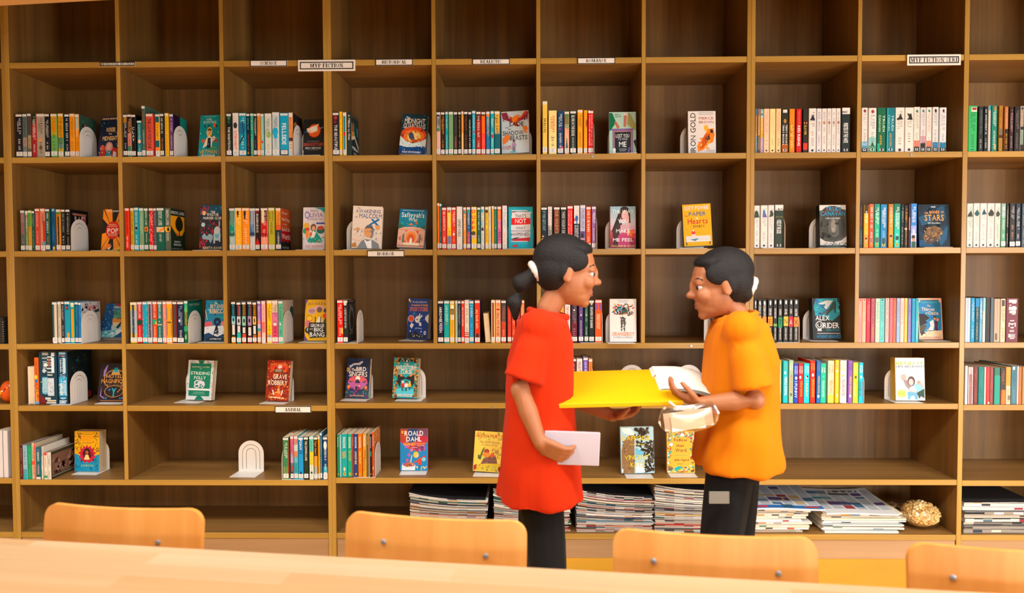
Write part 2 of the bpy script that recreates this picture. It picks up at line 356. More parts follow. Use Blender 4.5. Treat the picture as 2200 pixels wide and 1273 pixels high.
def unit(u, xl, xr, divs, label, wl=PW, wr=PW, rows=(1, 2, 3, 4, 5, 6, 7)):
    root = empty('bookshelf', ((xl + xr) / 2, FRONT + DEPTH / 2, 0)); tag(root, label, 'bookshelf', 'built-in bookshelf units along the wall')
    y0, y1 = FRONT, FRONT + DEPTH - .009
    if wl: panel('side_panel', (xl, y0, 0), (xl + wl, y1, ZTOP + TH), root, EM)
    if wr: panel('side_panel', (xr - wr, y0, 0), (xr, y1, ZTOP + TH), root, EM)
    a, b = xl + wl, xr - wr
    full = [(x, r0, r1) for x, r0, r1 in divs]
    for r in rows + (0,):
        zt = ZTOP if r == 0 else zs(u, r)
        cuts = sorted(x for x, r0, r1 in full if r0 < max(r, .5) < r1)
        if r == 0: cuts = []
        xs = [a] + [c for x in cuts for c in (x, x + PW)] + [b]
        for i in range(0, len(xs), 2):
            panel('shelf', (xs[i] + .0004, y0 + .0012, zt - (TH if r else 0)), (xs[i + 1] - .0004, y1, zt if r else zt + TH), root, EH)
    for x, r0, r1 in full:
        panel('divider', (x, y0, zs(u, int(r1))), (x + PW, y1, ZTOP if r0 == 0 else zs(u, r0) - TH), root, EM)
    panel('plinth', (a + .001, y0 + .006, 0), (b - .001, y0 + .024, zs(u, 7) - TH), root, [M['plinth'], M['plinth']])
    mb = MB(); mb.box((xl + .001 - root.location.x, y1 - root.location.y, 0), (xr - .001 - root.location.x, y1 + .008 - root.location.y, ZTOP + TH))
    mb.build('back_panel', M['back'], root)
    return root
# a divider named (x, r0, r1) runs from under the shelf r0 down to the shelf r1
UL = unit('L', -2.90, -2.3965, [], 'wooden bookshelf unit cut off by the left edge of the photo')
UA = unit('A', -2.3962, -.899, [(-1.8785, 0, 6), (-1.397, 0, 4)], 'three-column wooden bookshelf unit left of the MYP FICTION sign')
UB = unit('B', -.8988, 1.036, [(-.4187, 0, 4), (.0605, 0, 4), (.5399, 0, 4)], 'four-column wooden bookshelf unit in the middle behind both children')
UC = unit('C', 1.0363, 1.9928, [(1.5157, 0, 4)], 'two-column wooden bookshelf unit holding the bag of beans', wr=0)
UD = unit('D', 1.9932, 2.62, [], 'wooden bookshelf unit cut off by the right edge of the photo', wl=.0221)
UNIT_OF_BAY = {1: 'A', 2: 'A', 3: 'A', 4: 'B', 5: 'B', 6: 'B', 7: 'B', 8: 'C', 9: 'C', 10: 'D', 0: 'L'}
def shelf_z(row, bay): return zs(UNIT_OF_BAY[bay], row + 1)
def cap(root, x, y, Y=FRONT, face=None):
    p = at(x, y, Y - .0006); mb = MB(); mb.tube([(0, .001, 0), (0, -.0012, 0)], .0055, 10)
    o = mb.build('screw_cap', M['bolt'], root); o.location = p - root.location
cap(UB, 1273, 336); cap(UC, 1958, 332.5); cap(UB, 1485, 742.5); cap(UB, 1058, 875)

# ------------------------------------------------------------------ shelf signs
def sign(x0, y0, x1, y1, text, label, fill=.62, hfill=.5, double=False, Y=FRONT, wfrac=None):
    a, b = at(x0, y1, Y), at(x1, y0, Y); cx, cz = (a.x + b.x) / 2, (a.z + b.z) / 2; W, H = b.x - a.x, b.z - a.z
    r = empty('shelf_sign', (cx, Y - .0005, cz)); tag(r, label, 'sign', 'genre signs on the shelf edges')
    mb = MB(); mb.box((-W / 2, -.003, -H / 2), (W / 2, 0, H / 2), rgb(238, 232, 226)); mb.build('plate', M['print'], r)
    mb = MB(); i, t = (.0085, .0045) if double else (.0, .0035); bw, bh = W / 2 - i, H / 2 - i; k = rgb(28, 26, 26); y_ = -.0034
    for q in ((-bw, -bh, bw, -bh + t), (-bw, bh - t, bw, bh), (-bw, -bh, -bw + t, bh), (bw - t, -bh, bw, bh)):
        mb.box((q[0], y_, q[1]), (q[2], -.003, q[3]), k)
    mb.build('border', M['print'], r)
    mb = MB(); mb.serif(text, (0, -.0036, 0), (1, 0, 0), (0, 0, 1), W * fill, H * hfill, k); mb.build('lettering', M['print'], r)
sign(216.5, 133, 290.5, 142.5, 'ADVENTURE MYSTERY', 'small white sign reading ADVENTURE MYSTERY on the top shelf edge', .95, .62)
sign(538, 129, 617, 143.5, 'SCIENCE', 'white sign reading SCIENCE on the top shelf edge', .46, .5)
sign(641, 128.5, 763.5, 153.5, 'MYP FICTION', 'large white sign reading MYP FICTION with a thick black border', .58, .36, True, FRONT - .004)
sign(807, 126.5, 887, 141.5, 'HISTORICAL', 'white sign reading HISTORICAL on the top shelf edge', .66, .5)
sign(1015, 126, 1095, 139.5, 'REALISTIC', 'white sign reading REALISTIC on the top shelf edge', .57, .52)
sign(1240.5, 123.5, 1321.5, 138, 'ROMANCE', 'white sign reading ROMANCE on the top shelf edge', .54, .5)
sign(1948, 117, 2063.5, 141, 'MYP FICTION SERI', 'large white sign reading MYP FICTION SERI, its end cut off', .87, .4, True, FRONT - .004)
sign(789, 537.5, 869, 552, 'HORROR', 'white sign reading HORROR below the two cover-out books', .46, .5)
sign(591, 871.5, 669, 886.5, 'ANIMAL', 'white sign reading ANIMAL on the lower left shelf edge', .45, .5)
sign(1468, 868.5, 1546, 883, 'POETRY', 'white sign beginning PO behind the clear pouch', .5, .5)

# ------------------------------------------------------------------ books
ORD = 'first second third fourth fifth sixth seventh eighth ninth tenth eleventh twelfth thirteenth fourteenth fifteenth sixteenth seventeenth eighteenth nineteenth twentieth twenty-first twenty-second twenty-third twenty-fourth twenty-fifth twenty-sixth twenty-seventh twenty-eighth twenty-ninth thirtieth'.split()
BAY = ['leftmost'] + ORD[:9] + ['last']
ROWN = {1: 'top', 2: 'second', 3: 'third', 4: 'fourth', 5: 'lowest'}
NAMED = [('black', (30, 30, 30)), ('dark grey', (80, 80, 80)), ('grey', (140, 140, 140)), ('white', (232, 232, 228)), ('red', (215, 35, 25)), ('maroon', (115, 30, 40)),
 ('orange', (250, 125, 15)), ('amber', (235, 165, 30)), ('yellow', (252, 205, 20)), ('cream', (250, 232, 175)), ('peach', (250, 195, 155)), ('pink', (240, 140, 150)), ('lime green', (190, 200, 40)),
 ('sage green', (130, 165, 130)), ('green', (40, 150, 75)), ('dark green', (15, 90, 65)), ('teal', (10, 165, 165)), ('pale teal', (130, 205, 200)), ('dark teal', (10, 105, 115)),
 ('cyan', (10, 185, 225)), ('blue', (25, 105, 185)), ('pale blue', (160, 200, 225)), ('navy', (22, 35, 65)), ('purple', (120, 75, 155)), ('lilac', (175, 160, 215)), ('brown', (110, 65, 35)), ('tan', (185, 130, 75)), ('beige', (175, 160, 135)), ('dark brown', (55, 35, 25)), ('slate grey', (90, 110, 125)), ('coral', (222, 85, 65))]
def cname(h):
    c = [int(k, 16) * 17 for k in h] if len(h) == 3 else [int(h[i:i + 2], 16) for i in (0, 2, 4)]
    return min(NAMED, key=lambda n: sum(w_ * (a - b) ** 2 for w_, a, b in zip((.3, .5, .25), c, n[1])))[0]
def bands(spec):
    out, v0 = [], 0.0
    for part in spec.split(','):
        c, _, v = part.partition('@'); v1 = float(v) if v else 1.0; out.append((v0, v1, c)); v0 = v1
    return out
def look_of(spec):
    b = bands(spec); n = []
    for v0, v1, c in sorted(b, key=lambda k: k[0] - k[1]):
        if cname(c) not in n: n.append(cname(c))
    if len(n) == 1: return n[0]
    a_, b_ = n[:2]
    if len((a_ + ' ' + b_).split()) > 3: return a_
    return a_ + ' and ' + b_
def ushell(mb, t, w_, h, ct, side_cols, yo=0.0):
    """cover wrapped around a page block: spine at y = 0, covers running back to y = w_"""
    e = min(.0016, t * .2); o = [(0, w_), (0, e), (e, 0), (t - e, 0), (t, e), (t, w_)]; i_ = [(ct, w_), (ct, e + ct), (t - ct, e + ct), (t - ct, w_)]
    left, spine, right = side_cols; cols = [left, spine, spine, spine, right]
    for k in range(5):
        (x0, y0), (x1, y1) = o[k], o[k + 1]
        mb.poly([(x0, y0, 0), (x1, y1, 0), (x1, y1, h), (x0, y0, h)], cols[k])
    for k in range(3):
        (x0, y0), (x1, y1) = i_[k], i_[k + 1]; mb.poly([(x1, y1, 0), (x0, y0, 0), (x0, y0, h), (x1, y1, h)], rgb(225, 220, 210))
    for z in (0, h):
        mb.poly([(*o[0], z), (*o[1], z), (*i_[1], z), (*i_[0], z)], left); mb.poly([(*o[5], z), (*o[4], z), (*i_[2], z), (*i_[3], z)], right)
        mb.poly([(*o[1], z), (*o[2], z), (*o[3], z), (*o[4], z), (*i_[2], z), (*i_[1], z)], spine)
    mb.poly([(*o[0], 0), (*i_[0], 0), (*i_[0], h), (*o[0], h)], left); mb.poly([(*o[5], 0), (*i_[3], 0), (*i_[3], h), (*o[5], h)], right)
def label_mesh(wd, ht, lines, rnd, th=.0006):
    mb = MB(); mb.box((-wd / 2, -th, -ht / 2), (wd / 2, 0, ht / 2), rgb(236, 236, 236))
    for k in range(lines):
        zz = ht * (.28 - .26 * k) if lines > 1 else 0; a = wd * (.16 + .18 * rnd.random())
        mb.box((-a, -th - .0002, zz - ht * .035), (a, -th, zz + ht * .035), rgb(120, 118, 125))
    return mb
NB = 0
def scribble(mb, x, z0, z1, wd, col, rnd, y):
    z = z1
    while z > z0:
        L = wd * (.45 + .5 * rnd.random())
        if rnd.random() < .16: z -= L * .7; continue
        a = wd * (.32 + .18 * rnd.random()); o = wd * .12 * (rnd.random() - .5)
        if rnd.random() < .5: mb.poly([(x - a + o, y, z - L * .62), (x + a + o, y, z - L * .62), (x + a + o, y, z - L * .3), (x - a + o, y, z - L * .3)], col)
        else:
            for zz in (z - L * .8, z - L * .35): mb.poly([(x - a + o, y, zz), (x + a + o, y, zz), (x + a + o, y, zz + L * .2), (x - a + o, y, zz + L * .2)], col)
        z -= L
def spine_book(X0, X1, Y, z, h, w_, spec, tc, flags, text, label, group, art_spec='', side=None, side_art='', fore_edge=False, lean=0, page_m=None):
    global NB; NB += 1; rnd = random.Random(NB * 7 + 3); t = X1 - X0
    r = empty('book', (X0, Y, z)); tag(r, label, 'book', group)
    if lean: r.rotation_euler = (0, math.radians(lean), 0)
    bs = bands(spec); main = max(bs, key=lambda k: k[1] - k[0])[2]; sc = hx(side or main); mb = MB(); ct = .0007 if t < .03 else .0016
    ushell(mb, t, w_, h, ct, (sc, hx(main), sc)); m_ = min(.0016, t * .2); y = -.0001
    if fore_edge: pass
    if len(bs) > 1:
        for v0, v1, c in bs: mb.poly([(m_, y, h * (1 - v1)), (t - m_, y, h * (1 - v1)), (t - m_, y, h * (1 - v0)), (m_, y, h * (1 - v0))], hx(c))
    top_l = 'L' in flags or 't' in flags; bot_l = 'L' in flags or 'l' in flags or 'i' in flags or 'd' in flags
    zt, zb = h * (.93 if top_l else .96), h * (.15 if bot_l else .05)
    if text and not text.startswith('~'):
        lines = text.split('|'); n = len(lines)
        for k, ln in enumerate(lines):
            a, b = zb, zt
            if ':' in ln: ln, _, rg = ln.partition(':'); p, q = map(float, rg.split('-')); a, b = h * (1 - q), h * (1 - p)
            cc = tc.split('/'); cc = cc[k % len(cc)]
            sub = [s for s in ln.split('+')]
            for j, s_ in enumerate(sub):
                wj = (t - 2 * m_) / len(sub); xc = t / 2 + (j - (len(sub) - 1) / 2) * -wj
                mb.text(s_.replace('_', ' '), (xc, -.0003, (a + b) / 2), (0, 0, -1), (1, 0, 0), (b - a) * .92, wj * .56, hx(cc))
    elif tc != 'n':
        cut = h * (.35 + .25 * rnd.random()); cc = [c for c in tc.split('/') if c != 'n']
        if t > .022 or rnd.random() < .4:
            scribble(mb, t * .62, cut + .01, zt - .006, t * .38, hx(cc[0]), rnd, -.0003); scribble(mb, t * .34, cut + .02, zt - .02, t * .26, hx(cc[0]), rnd, -.0003)
        else: scribble(mb, t * .5, cut + .008, zt - .006, t * .5, hx(cc[0]), rnd, -.0003)
        scribble(mb, t * .5, zb + .006, cut - .012, t * .4, hx(cc[-1]), rnd, -.0003)
    if art_spec: art(mb, art_spec, (0, -.0004, 0), (1, 0, 0), (0, 0, 1), (0, -1, 0), t, h, NB)
    if 'd' in flags: art(mb, 'e .5 .945 .16 %.4f 222' % (.16 * t / h), (0, -.0004, 0), (1, 0, 0), (0, 0, 1), (0, -1, 0), t, h)
    if 'y' in flags: art(mb, 'e .5 .93 .22 %.4f fc2;e .5 .93 .1 %.4f 532' % (.3 * t / h, .18 * t / h), (0, -.0004, 0), (1, 0, 0), (0, 0, 1), (0, -1, 0), t, h)
    if 'i' in flags: art(mb, 'r .28 .915 .72 .965 eee;e .5 .938 .14 %.4f 222' % (.14 * t / h), (0, -.0004, 0), (1, 0, 0), (0, 0, 1), (0, -1, 0), t, h)
    if side_art: art(mb, side_art, (t + .0001, 0, 0), (0, 1, 0), (0, 0, 1), (1, 0, 0), w_, h, NB)
    mb.build('cover', M['print'], r)
    p = MB(); ci = ct + .0001
    for k in range(2 if t > .01 else 1):          # the block of pages, its two signatures a hair apart in depth
        xa, xb = (ci, t - ci) if t <= .01 else ((ci, t * .47) if k == 0 else (t * .47, t - ci))
        p.box((xa, ct * 2 + .0016, .0012), (xb, w_ - .002 - .0006 * k, h - .0012 - .0004 * k))
    p.build('pages', page_m or M['page'], r)
    if top_l:
        lb = label_mesh(t * .9, h * .048, 1, rnd); o = lb.build('spine_label', M['print'], r); o.location = (t / 2, -.0006, h * .962)
    if 'L' in flags or 'l' in flags:
        o = label_mesh(min(t * .92, .03), h * .10, 3, rnd).build('spine_label', M['print'], r); o.location = (t / 2, -.0006, h * (.075 + .012 * rnd.random()))
    return r
def face_book(X0, X1, Y, z, h, t, spine, spec, label, lean=10, yaw=0, roll=0, group='books displayed with the cover facing out', edge='right', base=0.0):
    global NB; NB += 1; W = X1 - X0
    r = empty('book', (X0, Y, z + base + .0006 + t * math.sin(math.radians(lean)) + W * math.sin(math.radians(abs(roll))))); tag(r, label, 'book', group)
    r.rotation_euler = (Matrix.Rotation(-math.radians(yaw), 3, 'Z') @ Matrix.Rotation(-math.radians(lean), 3, 'X') @ Matrix.Rotation(math.radians(roll), 3, 'Y')).to_euler()
    first = spec.split(';')[0].split(); bg = hx(first[1]); mb = MB(); ct = .0007
    # front board, spine on the left, back board
    mb.box((0, 0, 0), (W, ct, h), bg); mb.box((0, ct, 0), (ct, t - ct, h), hx(spine)); mb.box((0, t - ct, 0), (W, t, h), hx(spine))
    art(mb, ';'.join(spec.split(';')[1:]), (0, -.00005, 0), (1, 0, 0), (0, 0, 1), (0, -1, 0), W, h, NB)
    rnd = random.Random(NB)
    if t > .012: scribblex = [(-.0002, t * .5)]; 
    mb.build('cover', M['print'], r)
    p = MB(); p.box((ct + .0003, ct + .0002, .001), (W - .0012, t * .5, h - .001)); p.box((ct + .0003, t * .5, .001), (W - .0018, t - ct - .0002, h - .0014)); p.build('pages', M['page'], r)
    return r
def bookend_mesh(side=None, base=.10, W=.126, H=.152, th=.0014):
    """bent steel plate with two arched slots; upright in the XZ plane, its foot running forward (or sideways when turned)"""
    mb = MB(); n = 14; R0 = W / 2; zc = H - R0; c = (1, 1, 1, 1); foot = .012
    def band(ro, ri):
        out, inn = [(ro, foot)], [(ri, foot)]
        for k in range(n + 1):
            a = math.pi * k / n; out.append((ro * math.cos(a), zc + ro * math.sin(a))); inn.append((ri * math.cos(a), zc + ri * math.sin(a)))
        out.append((-ro, foot)); inn.append((-ri, foot))
        for y, f in ((0, 1), (th, -1)):
            for k in range(len(out) - 1): mb.poly([(out[k][0], y, out[k][1]), (out[k + 1][0], y, out[k + 1][1]), (inn[k + 1][0], y, inn[k + 1][1]), (inn[k][0], y, inn[k][1])][::f], c)
        for L in (out, inn):
            for k in range(len(L) - 1): mb.poly([(L[k][0], 0, L[k][1]), (L[k + 1][0], 0, L[k + 1][1]), (L[k + 1][0], th, L[k + 1][1]), (L[k][0], th, L[k][1])], c)
    g = .0022
    band(R0, R0 * .70); band(R0 * .70 - g, R0 * .40)
    ro = R0 * .40 - g; pts = [(ro, foot)] + [(ro * math.cos(math.pi * k / n), zc + ro * math.sin(math.pi * k / n)) for k in range(n + 1)] + [(-ro, foot)]
    for y in (0, th): mb.poly([(x, y, z_) for x, z_ in pts], c)
    for k in range(len(pts) - 1): mb.poly([(pts[k][0], 0, pts[k][1]), (pts[k + 1][0], 0, pts[k + 1][1]), (pts[k + 1][0], th, pts[k + 1][1]), (pts[k][0], th, pts[k][1])], c)
    mb.box((-R0, 0, 0), (R0, th, foot), c); mb.box((-R0, -base, 0), (R0, th, th), c)
    return mb.data('bookend', M['metal'])
BEM = bookend_mesh()
BEM_SHORT = bookend_mesh(base=.075)
def bookend(loc, rotz, label, me=None):
    o = link('bookend', me or BEM); o.location = loc; o.rotation_euler = (0, 0, rotz); tag(o, label, 'bookend', 'white arched bookends'); return o
